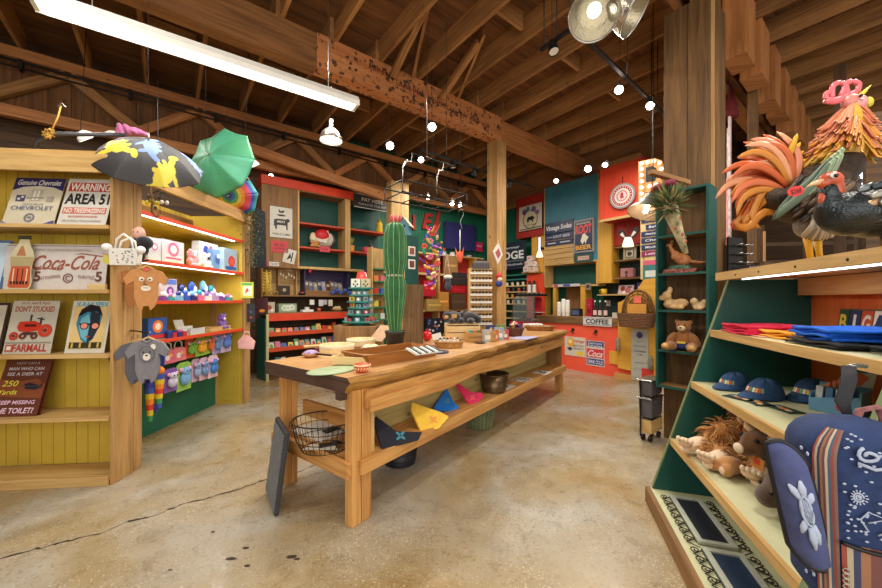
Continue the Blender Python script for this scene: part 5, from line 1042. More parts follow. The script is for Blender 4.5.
for r_ in range(3):
    zz = zd[r_ + 1] + .005; n = 13
    for k in range(n):
        cn, cc = cn_[(k * 4 + r_ * 2 + rs.randint(0, 1)) % 9]; x = .07 + k * (Ld - .12) / n; w_ = .105; h = rs.uniform(.12, .19)
        t = thing('candy_packet', '%s candy packet, number %d from the teal side on the %s red-edged tier' % (cn, k + 1, nmt[r_]), 'packet', FD.p(x + .02, .03, zz), FD.yaw + rs.uniform(-.2, .2), 'candy packets in the red-edged display', rot=(-.35, rs.uniform(-.1, .1), FD.yaw))
        MB().prism([(-w_ / 2, 0), (w_ / 2, 0), (w_ / 2 * rs.uniform(.7, 1), h), (-w_ / 2 * rs.uniform(.7, 1), h)], .03, pt(cc, .3)).build('wrapper', None, t, bevel=.008)
        MB().disc(0, h * .5, w_ * .3, h * .25, -.0012, .001, pt(cn_[(k * 5 + r_) % 9][1], .3)).build('printed_label', None, t)
zt2 = hd + .001
def onD(u, y, z=None): q = FD.hit(u, CV, y); return FD.p(q.x, y, hd + .001)
kD = onD(300, .1).y / FP
printed('gift_carton', 'cream and red gift carton at the teal end of the candy display', 'carton', FD, FD.hit(269.5, CV, .08).x, .08, hd + .001, .19, 10 * kD, .12, (206, 196, 176), [('p', [(-.6, -.5), (.5, -.4), (.3, .3), (-.2, .5)], (160, 70, 60)), ('e', .5, -.5, .3, .3, (236, 232, 220))])
printed('gift_carton', 'long pale green gift carton with swirls on the candy display', 'carton', FD, FD.hit(288, CV, .1).x, .1, hd + .001, .34, 8.5 * kD, .12, (150, 176, 140), [('o', 0, 0, .1, .36, (222, 226, 214)), ('o', .4, .1, .1, .36, (222, 226, 214)), ('o', -.4, 0, .1, .36, (210, 220, 200)), ('e', .75, 0, .1, .3, (200, 210, 190))])
single(MB().box(-.11, .11, -.05, .06, 0, .045, M_white).cyl((0, 0, .045), .045, .05, pt((226, 226, 222)), M=Matrix.Identity(4)), 'white_stand', 'white paper roll stand on the candy display', 'stand', onD(307, .1), FD.yaw)
P = onD(319, .08); t = thing('red_mug', 'small orange-red cup on the candy display', 'cup', P, 0); MB().lathe([(.0001, 0), (.03, 0), (.038, .07), (.033, .07), (.028, .008), (.0001, .008)], pt((222, 92, 62)), 20).build('cup', None, t)
P = onD(337, .12); t = thing('shell_bowl', 'cream shells in a tan dish at the candy display end', 'bowl', P, 0); MB().lathe([(.0001, 0), (.06, 0), (.13, .045), (.125, .048), (.055, .01), (.0001, .01)], pt((196, 150, 92)), 24).build('dish', None, t)
for k in range(5): MB().ell((-.06 + .03 * k, .02 * (k % 2), .06 + .02 * (k % 2)), (.034, .026, .024), pt((226, 206, 160)), 10, 7, rot=(0, .4 * k, k)).build('shell', None, t)
# ================================================================ teal spinner rack behind the table end
Pn = at(361, 330, 5.75); 
t = thing('spinner_rack', 'teal octagonal tiered spinner rack of small goods', 'rack', (Pn.x, Pn.y, 0)); kS = Pn.y / FP
zS = lambda v: CH - (v - CV) * kS
MB().box(-.36, .3, -.3, .3, 0, zS(325), W_mid).build('plinth', None, t, bevel=.01)
MB().cyl((0, 0, zS(325)), 8.5 * kS, zS(289) - zS(325), M_tealL, 8).build('core', None, t)
levels = [(322, 19), (315, 15.5), (308.5, 14), (302.5, 14.5), (296, 12), (289, 13)]
rs = random.Random(6)
for v, rp in levels:
    MB().cyl((0, 0, zS(v)), rp * kS, .022, M_tealL, 8).build('tier_disc', None, t)
single_ = None
gi = 0
for li, (v, rp) in enumerate(levels[:-1]):
    for k in range(5):
        a_ = pi + pi * (k + .5) / 5; cn, cc = rs.choice([('white', (226, 226, 216)), ('cream', (220, 206, 160)), ('pink', (214, 90, 110)), ('yellow', (222, 190, 70)), ('grey', (150, 160, 160)), ('pale blue', (150, 180, 200))])
        rr = (rp - 3.0) * kS; gi += 1
        printed('trinket_box', '%s trinket box, item %d of 5 around the %s tier of the teal spinner' % (cn, k + 1, ['bottom', 'second-lowest', 'third', 'fourth', 'fifth'][li]), 'box', Fr(Pn.x, Pn.y, 0, a_ + pi / 2), 0, -rr, zS(v) + .023, .07, rs.uniform(.045, .07), .035, cc, [('e', 0, 0, .5, .5, rs.choice([(60, 90, 90), (180, 60, 60), (240, 240, 236)]))], group='trinket boxes on the teal spinner')
for k, (dx, cc, lb) in enumerate([(-4, (236, 232, 214), 'white daisy-like rosette on top of the teal spinner'), (6, (206, 190, 150), 'tan square plaque on top of the teal spinner')]):
    printed('top_plaque', lb, 'plaque', Fr(Pn.x, Pn.y - .05, 0, 0), dx * kS, -.05, zS(289) + .023, 9 * kS, 8.5 * kS, .02, cc, [('e', -.4, -.3, .2, .2, (40, 60, 50)), ('e', .4, -.3, .2, .2, (40, 60, 50)), ('e', 0, .4, .25, .25, (90, 120, 90)), ('e', 0, -.7, .2, .2, (40, 60, 50))])
t = thing('red_pail', 'red pail turned upside down above the teal spinner', 'pail', (Pn.x - .5 * kS, Pn.y + .1, zS(289) + .023)); MB().cyl((0, 0, 0), .05, 9 * kS, M_tealL, 12).build('stand', None, t)
MB().lathe([(6.2 * kS, 8 * kS), (4.4 * kS, 16 * kS), (.0001, 16 * kS)], pt((222, 66, 60), .35), 28).build('pail_body', None, t); MB().lathe([(6.2 * kS, 8 * kS), (6.5 * kS, 8.3 * kS), (6.2 * kS, 8.8 * kS)], pt((190, 50, 46)), 28).build('rim', None, t)
a = at(366, 300, 7.2)
single(MB().box(-.02, .26, 0, .03, 0.001, 2.1, pt((66, 62, 100), .8)), 'navy_panel', 'dark navy cloth panel hung behind the teal spinner', 'panel', (a.x - .06, a.y + .2, 0), g)
a = at(373, 300, 6.9); t = thing('tiered_shelf', 'tan shelf tower with green tiers behind the cactus', 'shelf', (a.x, a.y, 0), g)
MB().box(0, .34, .2, .23, 0, 2.5, W_shelf).box(-.02, 0, 0, .22, 0, 2.5, W_shelf).build('tower_back', None, t)
for k in range(5): MB().box(.005, .34, -.06, .2, 1.05 + .25 * k, 1.075 + .25 * k, pt((50, 120, 80))).build('tier_shelf', None, t)
k = 0
for k in range(8):
    cn, cc = cn_[(k * 2 + 1) % 9]; MBp = MB().box(-.045, .045, -.03, .03, 0, .11, pt(cc)); single(MBp, 'shelf_carton', '%s small carton on tier %d of the tan shelf tower' % (cn, k // 2 + 1), 'carton', V((a.x, a.y, 0)) + Matrix.Rotation(g, 3, 'Z') @ V((.08 + .14 * (k % 2), .04, 1.076 + .25 * (k // 2))), g, 'cartons in the tan shelf tower')
# ================================================================ birdhouse on a bracket, post goods
a = at(404, 238, 7.35); kb = a.y / FP
t = thing('birdhouse', 'blue wooden birdhouse with a pale pitched roof', 'birdhouse', a, R(-15))
MB().prism([(-6 * kb, 0), (5 * kb, 0), (5 * kb, 14 * kb), (-.5 * kb, 20 * kb), (-6 * kb, 14 * kb)], .16, pt((92, 150, 176))).build('house_body', None, t)
MB().beam((-8 * kb, .07, 12 * kb), (-.5 * kb, .07, 21 * kb), .24, .02, pt((206, 190, 160))).build('roof_board', None, t); MB().beam((7.5 * kb, .07, 11 * kb), (-.5 * kb, .07, 21 * kb), .24, .02, pt((206, 190, 160))).build('roof_board', None, t)
MB().disc(0, 12 * kb, .03, .03, -.004, .003, BKm).build('entrance_hole', None, t); MB().tube([(0, -.06, 8 * kb), (0, 0, 8 * kb)], .008, pt((226, 120, 140)), 8).build('perch', None, t)
t = thing('bracket_shelf', 'thick pale bracket shelf carrying the blue birdhouse', 'shelf', (a.x, a.y, a.z), R(-15)); MB().box(-.24, .24, -.12, .18, -.06, -.002, W_pale).build('shelf_board', None, t); MB().beam((-.0, .1, -.34), (.0, -.08, -.07), .04, .05, W_shelf).build('bracket', None, t)
a = at(411, 263, 7.0); kb = a.y / FP; 
t = thing('hanging_frame_unit', 'teal panel carrying two small framed pictures beyond the birdhouse', 'panel', a, g)
MB().box(-.12, .18, 0, .03, -a.z, .55, M_teal).build('panel_board', None, t); 
for z, cc in ((.14, (150, 90, 70)), (-.12, (120, 60, 60))): MB().box(-.07, .09, -.02, -.001, z, z + .19, M_white).box(-.045, .065, -.023, -.02, z + .03, z + .16, pt(cc)).build('small_frame', None, t)
# ================================================================ back green wall
BWy = 7.72
def onB(lb, nm, cat, u0, v0, u1_, v1, y, bg, els, d=.01, **kw):
    a, b, z0, z1 = G.rect(u0, v0, u1_, v1, y); return printed(nm, lb, cat, G, (a + b) / 2, y - d, z0, b - a, z1 - z0, d, bg, els, **kw)
for ch, u, v, h, lb in (('E', 428, 221, 15, 'large red cut-out letter E on the green wall'), ('l', 437.5, 220, 17, 'slim red cut-out letter beside the letter E'), ('I', 414.5, 222, 14, 'thin upright red letter near the birdhouse')):
    q = G.hit(u, v, BWy - .06); k_ = G.p(q.x, BWy).y / FP; mb = MB(); mb.text(ch, 0, 0, h * k_, M_redd, 0, t=0, bold=.03, shear=.25 if ch != 'I' else 0)
    o = mb.build('red_letter'); so = o.modifiers.new('s', 'SOLIDIFY'); so.thickness = .05; o.location = G.p(q.x, BWy - .06, q.z); o.rotation_euler = (0, 0, g); tag(o, lb, 'letter', 'red wall letters')
onB('large dark blue board on the green wall behind the hanging birds', 'blue_board', 'board', 444, 224, 474.5, 250, BWy - .1, (48, 50, 110), [], d=.06)
onB('bright pink notice at the end of the blue board', 'pink_notice', 'notice', 475.5, 242.5, 482.5, 251.5, BWy - .1, (222, 40, 96), [('t', 'SALE', 0, .2, .3, .7, (240, 220, 226))])
a_, b__, z0, z1 = G.rect(412, 252, 484, 256, 7.4); zSb = z0
t = thing('open_shelving', 'open shelving with red-backed bays under the blue board', 'shelving', G.p(a_, 7.4, 0), g); Ls = b__ - a_
MB().box(0, Ls, -.0, .3, zSb, zSb + .04, W_shelf).build('shelf', None, t)
zq = G.hit(450, 276, 7.4).z; MB().box(0, Ls, -.0, .3, zq, zq + .05, W_shelf).build('shelf', None, t)
MB().box(0, Ls, .29, .31, .9, zSb, M_redd).build('back_panel', None, t)
zr = G.hit(450, 311, 7.4).z; MB().box(0, Ls, 0, .3, zr, zr + .04, W_shelf).build('shelf', None, t); zr2 = G.hit(450, 338, 7.4).z; MB().box(0, Ls, 0, .3, .5, .54, W_shelf).build('shelf', None, t)
for f in (0, .33, .56, .86): MB().box(Ls * f, Ls * f + .05, 0, .29, .3, zSb, W_yellow if f > .8 else W_shelf).build('upright', None, t)
rs = random.Random(12)
for k, (cn, cc) in enumerate([('black', (40, 38, 42)), ('grey', (150, 150, 150)), ('silver-banded', (190, 190, 190)), ('black-and-white', (90, 90, 94)), ('dark', (60, 58, 66))]):
    u = 436 + 8.4 * k; q = G.hit(u, 252, 7.5); P = G.p(q.x, 7.52, zSb + .041)
    t = thing('display_hat', '%s hat in the row under the blue board, place %d from the birdhouse' % (cn, k + 1), 'hat', P, g, 'hats on the shelf under the blue board')
    MB().lathe([(.0001, 0), (.13, 0), (.13, .012), (.075, .02), (.07, .09), (.0001, .1)], pt(cc), 24).build('hat_body', None, t); MB().lathe([(.077, .02), (.076, .045)], pt((220, 220, 220)), 24).build('band', None, t)
for k, (u0, v0, u1_, v1, cc, cn) in enumerate([(443, 256, 455, 276, (170, 130, 80), 'tan'), (421, 281, 433, 296, (200, 30, 50), 'scarlet'), (424, 299, 440, 311, (180, 150, 80), 'straw'), (449, 286, 463, 293, (190, 30, 44), 'red'), (436, 292, 446, 311, (206, 146, 70), 'orange-tan'), (449, 273, 464, 285, (56, 52, 50), 'charcoal'), (449, 294, 463, 309, (96, 74, 56), 'brown'), (424, 318, 440, 338, (40, 44, 60), 'dark speckled')]):
    onB('%s folded goods stack in the open shelving below the blue board' % cn, 'folded_goods', 'clothing', u0, v0, u1_, v1, 7.45, cc, [('r', -.8, -.1, .8, .1, [min(255, int(c * 1.25)) for c in cc])] if k != 7 else [('e', rs.uniform(-.8, .8), rs.uniform(-.8, .8), .12, .1, rs.choice([(220, 120, 60), (230, 230, 230), (200, 60, 60), (90, 130, 200)])) for _ in range(22)], d=.12)
onB('teal board leaning low behind the black bears', 'teal_board', 'board', 444, 312, 454, 326, 7.2, (20, 110, 126), [], d=.03)
aS = at(481, 330, 6.35); kS = aS.y / FP; zq_ = lambda v: CH - (v - CV) * kS
FS = Fr(aS.x, aS.y, 0, R(5))
t = thing('sunglasses_tower', 'white tiered sunglasses tower in front of the back shelving', 'stand', FS.o, FS.yaw)
hw_ = 11.0 * kS
MB().box(-hw_, hw_, .02, .1, .0, zq_(268.5), W_shelf).box(-hw_ - .03, -hw_, -.03, .1, 0, zq_(268.5), W_shelf).build('tower_board', None, t)
rows = [272, 279.5, 286.5, 293.5, 301, 308, 315.5, 322.5]
for v in rows: MB().box(-hw_ + .002, hw_, -.035, .019, zq_(v + 2.2), zq_(v - .0), M_white).build('ledge', None, t)
g0 = thing('sunglasses', 'x', 'sunglasses', (0, 0, 0), 0, 'sunglasses on the white tower')
MB().ell((-.032, 0, 0), (.028, .006, .018), pt((26, 24, 30), .1), 12, 7).build('lens', None, g0); MB().ell((.032, 0, 0), (.028, .006, .018), pt((26, 24, 30), .1), 12, 7).build('lens', None, g0)
MB().tube([(-.06, 0, .008), (-.03, -.004, .018), (.03, -.004, .018), (.06, 0, .008)], .004, pt((60, 30, 30), .2), 6).build('frame', None, g0)
for i, v in enumerate(rows):
    for j in range(3):
        lb = 'sunglasses in row %d from the top of the white tower, %s' % (i + 1, ['beside the tan upright', 'middle pair', 'nearest the big post'][j])
        P = FS.p((-.62 + .62 * j) * hw_, -.05, zq_(v) + .02)
        if i == 0 and j == 0: g0.location = P; g0['label'] = lb; g0.rotation_euler = (0, 0, FS.yaw)
        else: dup(g0, P, FS.yaw, lb)
single(MB().box(-.15, .15, -.05, .07, 0, .1, pt((70, 66, 70))).box(-.13, .13, -.03, .05, .1, .14, pt((120, 110, 110))), 'grey_case', 'grey case lying on top of the white sunglasses tower', 'case', (aS.x, aS.y + .05, zq_(268.5) + .001), FS.yaw)
# ================================================================ hanging mobiles in front of them
def cord(parent, z0, z1, x=0, y=0, r=.003, m_=None): MB().tube([(x, y, z0), (x, y, z1)], r, m_ or M_black, 5).build('cord', None, parent)
aM = at(432, 258, 5.2); kM = aM.y / FP; top = 4.42
t = thing('bird_mobile', 'bright multicoloured fabric bird and flower mobile hanging over the table', 'mobile', aM)
cord(t, 30 * kM, 5.15 - aM.z + .0)
rs = random.Random(14)
cM = [(206, 70, 60), (150, 60, 160), (226, 150, 50), (60, 150, 110), (70, 80, 190), (230, 210, 160), (220, 110, 150), (200, 190, 90), (90, 40, 110)]
for k in range(30):
    f = k / 29; z = (30 - 58 * f) * kM; w_ = (3 + 8 * sin(pi * min(1, f * 1.15))) * kM; a_ = k * 2.4
    c_ = cM[k % 9]; x, y = w_ * cos(a_) * .8, w_ * sin(a_) * .8
    M = Matrix.Translation((x, y, z)) @ Euler((rs.uniform(-.7, .7), rs.uniform(-1.2, 1.2), rs.uniform(0, 6))).to_matrix().to_4x4()
    mb = MB()
    if k % 3: mb.ell((0, 0, 0), (.055, .02, .025), pt(c_)).ell((.05, 0, .02), (.02, .018, .018), pt(cM[(k + 3) % 9])).prism([(-.05, 0), (-.1, .03), (-.1, -.02)], .006, pt(cM[(k + 5) % 9]))
    else:
        for j in range(6): b_ = j * 1.047; mb.ell((.03 * cos(b_), 0, .03 * sin(b_)), (.022, .008, .022), pt(c_), 8, 6)
    mb.build('fabric_bird' if k % 3 else 'fabric_flower', None, t, M)
MB().prism([(-2 * kM, 22 * kM), (-7 * kM, 34 * kM), (-1 * kM, 26 * kM), (1 * kM, 24 * kM), (9 * kM, 36 * kM), (3 * kM, 22 * kM)], .015, pt((206, 60, 50))).build('red_wings', None, t)
aH = at(460, 252, 4.9); kH = aH.y / FP
t = thing('hanging_parrot', 'orange-red paper bird hanging upside down on a white rod', 'ornament', aH)
MB().tube([(0, 0, 0), (0, 0, 22 * kH)], .006, M_white, 6).tube([(0, 0, 22 * kH), (.03, 0, 24 * kH), (0, 0, 30 * kH), (.05, 0, 38 * kH), (.02, 0, 44 * kH), (-.02, 0, 40 * kH)], .004, M_steel, 6).build('hook_rod', None, t)
MB().tube([(0, 0, 44 * kH), (0, 0, 5.15 - aH.z)], .002, M_black, 5).build('cord', None, t)
MB().ell((0, 0, -5 * kH), (2.6 * kH, .03, 6 * kH), pt((226, 90, 60))).build('body', None, t)
MB().prism([(-1 * kH, -3 * kH), (-5 * kH, 5 * kH), (-3 * kH, -6 * kH)], .01, pt((230, 120, 60))).build('wing', None, t); MB().prism([(1 * kH, -3 * kH), (4 * kH, 6 * kH), (3 * kH, -6 * kH)], .01, pt((222, 70, 60))).build('wing', None, t)
aP = at(446.5, 250, 4.7); kP = aP.y / FP
t = thing('string_marionette', 'white crossbar marionette strings hanging beside the bird mobile', 'marionette', aP)
MB().tube([(-.12, 0, -5 * kP), (.12, .02, -6 * kP)], .006, M_steel, 6).tube([(0, -.05, -5.5 * kP), (0, .08, -5.5 * kP)], .006, M_steel, 6).build('crossbar', None, t)
MB().tube([(0, 0, -5 * kP), (-.04, 0, -32 * kP)], .0025, pt((220, 200, 190)), 5).tube([(0.01, 0, -5 * kP), (.06, 0, -32 * kP)], .0025, pt((220, 200, 190)), 5).build('strings', None, t)
cord(t, -5 * kP, 5.15 - aP.z, r=.0025)
blob('figure', [((.02, 0, -36 * kP), (.05, .04, .07)), ((.02, 0, -30 * kP), (.04, .035, .04))], mat('grey_plush', (66, 68, 78), .9), t, .01)
MB().ell((.02, 0, -27 * kP), (.06, .03, .03), pt((226, 222, 210))).build('hat', None, t)
aR = [at(391, 191, 3.9), at(424, 182, 4.6), at(462, 193, 4.6), at(428, 203, 3.7)]
zc = sum(p.z for p in aR) / 4
cR = V((sum(p.x for p in aR) / 4, sum(p.y for p in aR) / 4, 2.62)); cR = at(427, 192, 4.6)
t = thing('wire_rack', 'rectangular grey wire rack hung from curved rods over the table', 'rack', cR, R(37)); a_, b_ = .5, .22
for z, s in ((0, 1), (-.14, 1)):
    MB().tube([(-a_, -b_, z), (a_, -b_, z), (a_, b_, z), (-a_, b_, z)], .01, M_iron, 6, closed=True).build('wire_frame', None, t)
mb = MB()
for x, y in ((-a_, -b_), (a_, -b_), (a_, b_), (-a_, b_), (0, -b_), (0, b_)): mb.tube([(x, y, 0), (x, y, -.14)], .007, M_iron, 6)
for x in (-.25, 0, .25): mb.tube([(x, -b_, -.14), (x, b_, -.14)], .006, M_iron, 6)
mb.build('wire_bars', None, t)
for x in (-a_, .0):
    MB().tube([(x, -b_, 0), (x + .02, -b_ * .9, .16), (x + .14, -b_ * .4, .3), (x + .26, 0, .34), (x + .27, 0, .45)], .01, M_steel, 8).build('curved_rod', None, t)
MB().tube([(-.23, 0, .45), (.5, 0, .45)], .008, M_black, 6).tube([(.0, 0, .45), (0, 0, 5.15 - cR.z)], .004, M_steel, 6).build('suspension', None, t)
aC = G.p(*G.hit(498, 252, 4.47).to_tuple())
t = thing('hanging_potholder', 'diamond-hung white and red patterned pot holder on the big post', 'pot holder', aC, g)
kC = aC.y / FP; MB().prism([(0, -12 * kC), (7 * kC, -2 * kC), (1 * kC, 9 * kC), (-7 * kC, 0)], .02, pt((226, 214, 208), .9)).prism([(0, -7 * kC), (4 * kC, -2 * kC), (1 * kC, 4 * kC), (-4 * kC, -1 * kC)], .002, pt((170, 90, 90)), None, -.003).build('cloth', None, t); MB().tube([(.0, 0, 9 * kC), (.01, 0, 12 * kC)], .004, M_white, 5).build('loop', None, t)
aC = G.p(*G.hit(499, 281, 4.44).to_tuple()); kC = aC.y / FP; t = thing('post_plush', 'red, white and blue little plush fixed to the big post', 'plush toy', aC, g)
MB().ell((0, 0, 5 * kC), (3 * kC, .05, 3.6 * kC), pt((206, 50, 50))).build('hat', None, t); MB().ell((0, -.02, 1.5 * kC), (2.6 * kC, .05, 2.4 * kC), pt((232, 206, 180))).build('head', None, t); MB().ell((0, 0, -2.5 * kC), (3.6 * kC, .06, 3.4 * kC), pt((44, 60, 150))).build('body', None, t)
# ================================================================ coffee bar (faces the table, runs across the beams)
yc = g - pi / 2
pC = G.p(6.63, 5.0); K = Fr(pC.x, pC.y, 0, yc)             # counter front: x towards the camera, y into the bar
Hc, Lc = 1.10, 2.52
cb = thing('coffee_counter', 'coral-red coffee counter with a rough wooden fascia', 'counter', K.o, yc)
MB().box(0, Lc, 0, .03, .0, Hc - .14, M_coral).box(0, .03, .03, .6, 0, Hc - .05, M_coral).build('front_panel', None, cb)
MB().box(0, Lc - .55, -.03, .0, Hc - .15, Hc - .0, W_pillar).build('fascia_board', None, cb, bevel=.004)
MB().box(-.02, Lc, .0, .62, Hc - .04, Hc, W_mid).build('countertop', None, cb, bevel=.003)
MB().box(Lc - .03, Lc, .03, .6, 0, Hc - .05, M_coral).build('end_panel', None, cb)
def onK(lb, nm, cat, u0, v0, u1_, v1, y, bg, els, d=.006, fr=None, **kw):
    fr = fr or K; a, b, z0, z1 = fr.rect(u0, v0, u1_, v1, y); return printed(nm, lb, cat, fr, (a + b) / 2, y - d - .001, z0, b - a, z1 - z0, d, bg, els, **kw)
onK('white pointed-end COFFEE sign on the counter fascia', 'coffee_sign', 'sign', 583.5, 317, 612, 326, -.03, (226, 224, 220), [('r', -.96, .7, .96, .8, (60, 62, 80)), ('r', -.96, -.8, .96, -.7, (60, 62, 80)), ('t', 'COFFEE', 0, 0, 1.0, .8, (44, 46, 66), 0, .03)], d=.012)
onK('white breakfast tin sign with yellow figure on the coral counter', 'tin_sign', 'sign', 565, 337, 585.5, 356, 0, (228, 220, 204), [('e', -.4, .4, .34, .42, (232, 170, 60)), ('e', -.45, .5, .18, .2, (244, 222, 160)), ('p', [(-.8, -.2), (-.5, -.5), (-.2, -.3), (-.4, -.1)], (50, 60, 90)), ('t', 'Kelloggs', .4, .6, .26, .5, (206, 60, 50), .3), ('t', 'BEST FOR', .35, .1, .16, .5, (80, 80, 90)), ('t', 'BREAKFAST', .35, -.2, .16, .5, (80, 80, 90)), ('e', .5, -.68, .36, .2, (236, 206, 70))])
onK('blue, red and white banded soda tin sign on the coral counter', 'tin_sign', 'sign', 586.5, 341, 604.5, 366, 0, (222, 216, 210), [('r', -.94, .52, .94, .96, (44, 60, 130)), ('t', 'Delicious', 0, .82, .18, .8, (226, 226, 230), .2), ('t', 'Refreshing', 0, .62, .16, .8, (226, 226, 230)), ('r', -.94, -.34, .94, .36, (206, 60, 70)), ('t', 'Coca', 0, .0, .5, .84, (236, 220, 216), .5, .02), ('r', -.94, -.9, .94, -.44, (44, 60, 130)), ('t', 'DRINK COLD', 0, -.68, .28, .84, (226, 226, 230), 0, .02)])
for k, (u, v, lb) in enumerate([(573, 331, 'small dark cast-iron hook over the breakfast sign'), (596, 333, 'small dark cast-iron opener over the banded soda sign')]):
    q = K.hit(u, v, -.005); t = thing('iron_hook', lb, 'hook', K.p(q.x, -.001, q.z), yc); MB().box(-.03, .03, -.015, 0, .0, .06, M_iron).build('plate', None, t, bevel=.006); MB().tube([(0, -.012, .02), (0.01, -.05, -.02), (.03, -.04, -.05)], .009, M_iron, 8).build('prong', None, t)
    MB().tube([(-.02, -.012, .02), (-.05, -.03, -.03)], .007, M_iron, 6).build('prong', None, t)
xe_, y_ = K.hit(657, CV, 0).x, 0
t = thing('plywood_gate', 'ochre plywood end gate of the coffee counter with a sloped top', 'gate', K.o, yc)
a0, a1 = K.hit(618.5, CV, -.04).x, K.hit(656, CV, -.04).x
zt0, zt1 = K.hit(655, 278, -.04).z, K.hit(622, 297, -.04).z; zb_1 = K.hit(640, 371, -.04).z
am = K.hit(634, CV, -.04).x; am2 = K.hit(622, CV, -.04).x
MB().prism([(a0, zb_1), (a1, zb_1 - .05), (a1, zt0), (K.hit(644, CV, -.04).x, zt0 - .02), (K.hit(637, CV, -.04).x, zt1 + .1), (am2, zt1 - .08), (a0, zt1 - .1)], .03, W_yellow, None, -.065).build('gate_board', None, t)
a2, a3, z2, z3 = K.rect(609, 352, 630, 365, -.04)
MB().box(a2, a0 + .02, -.034, -.0015, z2, z3, W_yellow).build('lower_board', None, t)
MB().box(a1 - .7, a1, -.07, .0, 0, .1, W_table).build('foot_rail', None, t)
single(MB().box(-.09, .09, 0, .012, 0, .16, pt((210, 60, 50))), 'red_card', 'red card tucked by the foot of the ochre gate', 'card', K.p(a1 - .12, -.09, .1), yc)
onK('tall narrow white paper poster with a blue crest on the ochre gate', 'long_poster', 'poster', 631.5, 329, 648.5, 381, -.068, (196, 196, 186), [('p', [(-.4, .72), (0, .62), (.4, .72), (.3, .84), (0, .9), (-.3, .84)], (60, 70, 130)), ('r', -.3, .5, .3, .52, (120, 130, 160)), ('t', 'MENU OF THE HOUSE', 0, .34, .04, .7, (90, 100, 140)), ('t', 'SUNDRIES', 0, .14, .06, .7, (60, 70, 120)), ('t', 'AND', 0, .02, .05, .3, (90, 100, 140)), ('t', 'FINE GOODS', 0, -.3, .04, .6, (110, 116, 140)), ('t', 'DRY & SWEET', 0, -.55, .04, .7, (110, 116, 140)), ('r', -.6, -.9, .6, -.88, (140, 140, 150))], d=.008)
for k, (u, v, lb) in enumerate([(617.5, 351, 'clear glass jar hung on the counter beside the gate'), (650, 370, 'clear glass jar hung beside the tall white poster')]):
    q = K.hit(u, v, -.12); single(MB().lathe([(.0001, 0), (.035, 0), (.04, .12), (.028, .2), (.03, .24), (.0001, .24)], mat('jar_glass', (190, 196, 176), .1, trans=.6, var=.02), 16), 'glass_jar', lb, 'jar', K.p(q.x, -.11, q.z))
q = K.hit(637, 326, -.22); P = K.p(q.x, -.25, K.hit(637, 327, -.25).z); kP = P.y / FP
t = thing('picnic_hamper', 'brown wicker hamper with its lid raised, hung over the ochre gate', 'basket', P, yc + R(8)); M_wk = mat('hamper_wicker', (112, 74, 44), .75, var=.4, ns=35, bump=.4)
Lh_, hh_ = 17 * kP, 14 * kP
mb = MB(); n = 9
for k in range(n): f = k / n; mb.tube([((Lh_ * (.86 + .14 * f)) * (abs(cos(a)) ** .5) * (1 if cos(a) > 0 else -1), .13 * (abs(sin(a)) ** .5) * (1 if sin(a) > 0 else -1), hh_ * f + .012) for a in [6.283 * i / 32 + .01 for i in range(32)]], hh_ / n * .56, M_wk, 6, closed=True)
mb.box(-Lh_ * .8, Lh_ * .8, -.1, .1, 0, .01, M_wk); mb.build('hamper_body', None, t)
mb = MB()
lid = [(cos(pi * i / 16) * Lh_ * .84, sin(pi * i / 16) * 24 * kP) for i in range(17)]
for s in (1, .86, .72, .58, .44, .3, .15): mb.tube([(x * s, .1, hh_ * .9 + z * s) for x, z in lid], .011, M_wk, 6)
for i in range(2, 16, 2): mb.tube([(0, .1, hh_ * .9), (lid[i][0], .1, hh_ * .9 + lid[i][1])], .008, M_wk, 5)
mb.tube([(x, .095, hh_ * .9 + z) for x, z in lid], .022, M_wk, 8); mb.build('lid', None, t)
MB().box(-.5 * .12, .06, .07, .08, hh_ + 10 * kP, hh_ + 17 * kP, pt((230, 110, 90))).build('tag_card', None, t); MB().box(-Lh_ * .5, Lh_ * .5, .02, .09, hh_ * .5, hh_ + 9 * kP, pt((214, 150, 60))).build('straw_filling', None, t)
# --- things on the counter
zc_ = Hc + .001
onKp = lambda u, y: K.p(K.hit(u, CV, y).x, y, zc_)
P = onKp(561, .25)
for k, (dx, n_) in enumerate([(0, 9), (.1, 12), (.19, 11)]):
    t = thing('paper_cup_stack', ['shortest stack of white paper cups on the coffee counter', 'tallest stack of white paper cups on the coffee counter', 'white paper cup stack nearest the COFFEE sign'][k], 'cup stack', K.p(K.hit(559, CV, .25).x + dx, .25 + .02 * k, zc_), 0, 'paper cup stacks')
    MB().lathe([(.04, 0)] + sum([[(.047, .1 + .022 * i), (.049, .105 + .022 * i), (.043, .108 + .022 * i)] for i in range(n_)], []) + [(.035, .11 + .022 * n_), (.0001, .11 + .022 * n_)], M_white, 20).build('cups', None, t)
for k, (u, cn) in enumerate([(595, 'nearest the red tins'), (600, 'in the middle'), (605.5, 'nearest the socket plate')]):
    P = onKp(u, .3); t = thing('syrup_bottle', 'dark syrup bottle with pink label, the one %s' % cn, 'bottle', P, yc, 'syrup bottles')
    MB().lathe([(.0001, 0), (.036, 0), (.036, .19), (.014, .26), (.014, .31), (.0001, .31)], pt((46, 22, 26), .12), 20).build('bottle', None, t); MB().lathe([(.0368, .04), (.0368, .14)], pt((226, 196, 196)), 20).build('bottle_label', None, t); MB().cyl((0, 0, .31), .016, .03, M_white).build('cap', None, t)
P = onKp(589, .35); printed('red_bag', 'tall crimson foil bag beside the syrup bottles', 'bag', K, K.hit(589, CV, .35).x, .35, zc_, .12, .38, .08, (180, 34, 60), [('e', 0, .3, .4, .2, (214, 90, 110)), ('r', -.6, -.6, .6, -.2, (120, 20, 40))])
P = onKp(617, .3); single(MB().box(-.07, .07, -.05, .05, 0, .1, pt((200, 196, 186))), 'napkin_box', 'small pale napkin box on the counter near the gate', 'box', P, yc)
